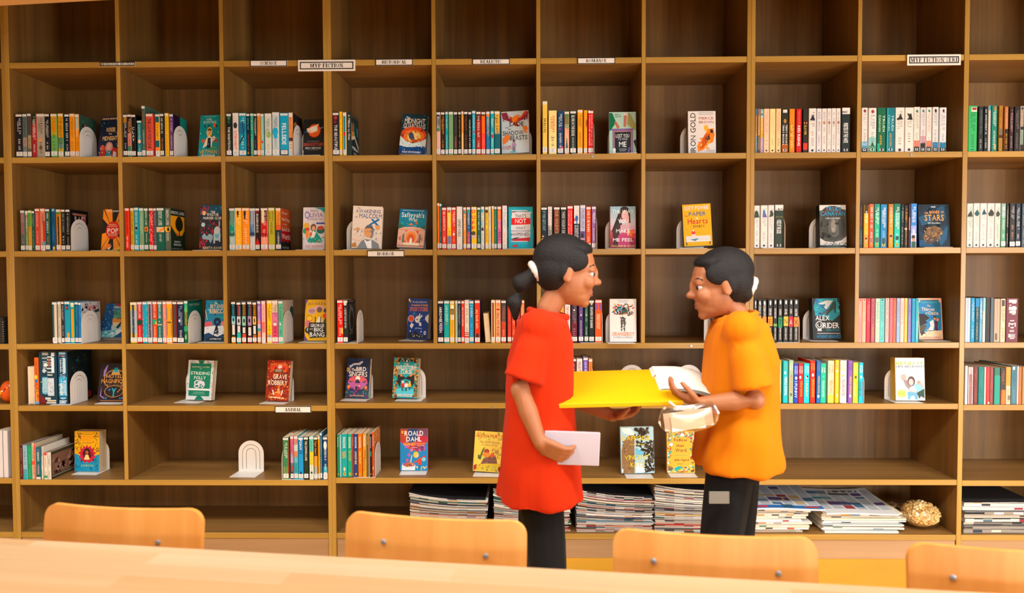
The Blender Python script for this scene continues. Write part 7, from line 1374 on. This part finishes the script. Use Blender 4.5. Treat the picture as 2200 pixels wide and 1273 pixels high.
# child in yellow, facing left
J2 = dict(pelvis=P_(1582, 945, YP), chest=P_(1590, 770, YP), neck=P_(1580, 675, YP), head=P_(1543, 612, YP),
  sn=P_(1592, 705, YP - .13), sf=P_(1582, 705, YP + .13), en=P_(1622, 858, YP - .16), ef=P_(1560, 850, YP + .16), wn=P_(1508, 866, YP - .14), wf=P_(1470, 846, YP + .07),
  hn=P_(1450, 846, YP - .12), hf=P_(1420, 838, YP + .05), pnn=(0, .35, 1), pnf=(0, -.2, 1), tsn=-1, tsf=1,
  ln=P_(1572, 985, YP - .070), lf=P_(1584, 985, YP + .070), kn=G(1542, YP - .075, .40), kf=G(1580, YP + .075, .40), an=G(1560, YP - .075, .075), af=G(1640, YP + .075, .085))
yel = person('child in a yellow-orange shirt and black trousers facing left', -1, J2, M['yel_shirt'], tor(J2, 1, at(1585, 996, YP).z, -.0), at(1585, 996, YP).z, False, .98, .12)
# grey patch on the yellow-shirted child's trousers
p = P_(1545, 1068, YP - .16); mb = MB(); mb.box((-.03, -.002, -.018), (.03, .002, .018), rgb(120, 116, 108)); o = mb.build('patch', M['matte']); o.location = p; keep(o, yel)
# what they hold
def sheetbox(name, c, sx, sy, sz, rot, col, label, cat, mat_=None):
    mb = MB(); rbox(mb, (-sx / 2, -sy / 2, -sz / 2), (sx / 2, sy / 2, sz / 2), .0015, (1, 1, 1, 1)); mb.c = [col] * len(mb.c)
    r = empty(name, c, tuple(math.radians(v) for v in rot)); tag(r, label, cat); mb.build('cover', mat_ or M['print'], r); return r
fd = sheetbox('folder', P_(1318, 832, YP - .01), .385, .27, .014, (13, -1.5, 0), rgb(230, 172, 4), 'yellow folder passed between the two children', 'folder')
mb = MB(); mb.box((-.19, -.132, -.0045), (.1935, .134, .0045), rgb(236, 232, 222)); mb.build('papers', M['matte'], fd)
sp = MB()                                              # loose white sheets sliding off the folder over the hand
for k in range(3):
    n = 12; W, D = .24, .19
    def Z(u, v): return .004 * k + .012 * math.sin(u * 3) - .055 * max(0, u - .35) ** 1.5
    for i in range(n):
        for j in range(4):
            q = [(i / n, j / 4), ((i + 1) / n, j / 4), ((i + 1) / n, (j + 1) / 4), (i / n, (j + 1) / 4)]
            sp.poly([(W * (u - .5) + .004 * k, D * (v - .5), Z(u, v)) for u, v in q], rgb(236, 230, 220)); sp.poly([(W * (u - .5) + .004 * k, D * (v - .5), Z(u, v) - .0015) for u, v in q][::-1], rgb(236, 230, 220))
o = sp.build('paper_sheets', M['matte']); o.location = P_(1482, 823, YP + .035); o.rotation_euler = (math.radians(14), math.radians(7), 0); tag(o, 'loose white paper sheets on the right end of the yellow folder', 'paper')
bk = sheetbox('booklet', P_(1228, 962, YP - .158), .165, .012, .102, (4, 2, 0), rgb(180, 168, 176), 'pale booklet held low against the red shirt', 'booklet')
mb = MB(); mb.box((-.0815, -.0046, -.0495), (.0835, .0046, .0495), rgb(240, 236, 232)); mb.build('pages', M['matte'], bk)
# clear pouch hanging from the yellow-shirted child's hand
pc = P_(1480, 897, YP - .17); r = empty('pouch', pc, (0, math.radians(-8), 0)); tag(r, 'clear plastic pouch with papers hanging below the hands', 'pouch')
mb = MB(); n = 26; W, Hh = .185, .082
for sgn in (-1, 1):
    for i in range(n):
        for j in range(12):
            def Q(a, b):
                u, v = a / n, b / 12; X_ = W / 2 * (2 * u - 1); hh = Hh / 2 * (1 - abs(2 * u - 1) ** 9); bu = max(math.sin(math.pi * u), 0) * max(math.sin(math.pi * v), 0)
                return (X_, sgn * .012 * bu ** .7, hh * (2 * v - 1) + .004 * math.sin(u * 9))
            mb.poly([Q(i, j), Q(i + 1, j), Q(i + 1, j + 1), Q(i, j + 1)])
pf = film.copy(); pf.node_tree.nodes['Math'].inputs[2].default_value = .16
mb.build('plastic', pf, r, True)
mb = MB(); mb.box((-.075, -.003, -.03), (.07, .003, .022), rgb(206, 192, 184)); mb.box((-.055, -.0055, -.034), (.045, -.0032, .012), rgb(226, 218, 212)); mb.build('papers', M['matte'], r)
a = P_(1437, 862, YP - .15) - pc; b = P_(1470, 879, YP - .17) - pc
mb = MB(); mb.tube([a, a.lerp(b, .5) + Vector((0, 0, -.006)), b], .004, 8, rgb(226, 206, 190)); o = mb.build('strap', M['matte'], r, True); o.rotation_euler = (0, math.radians(8), 0)
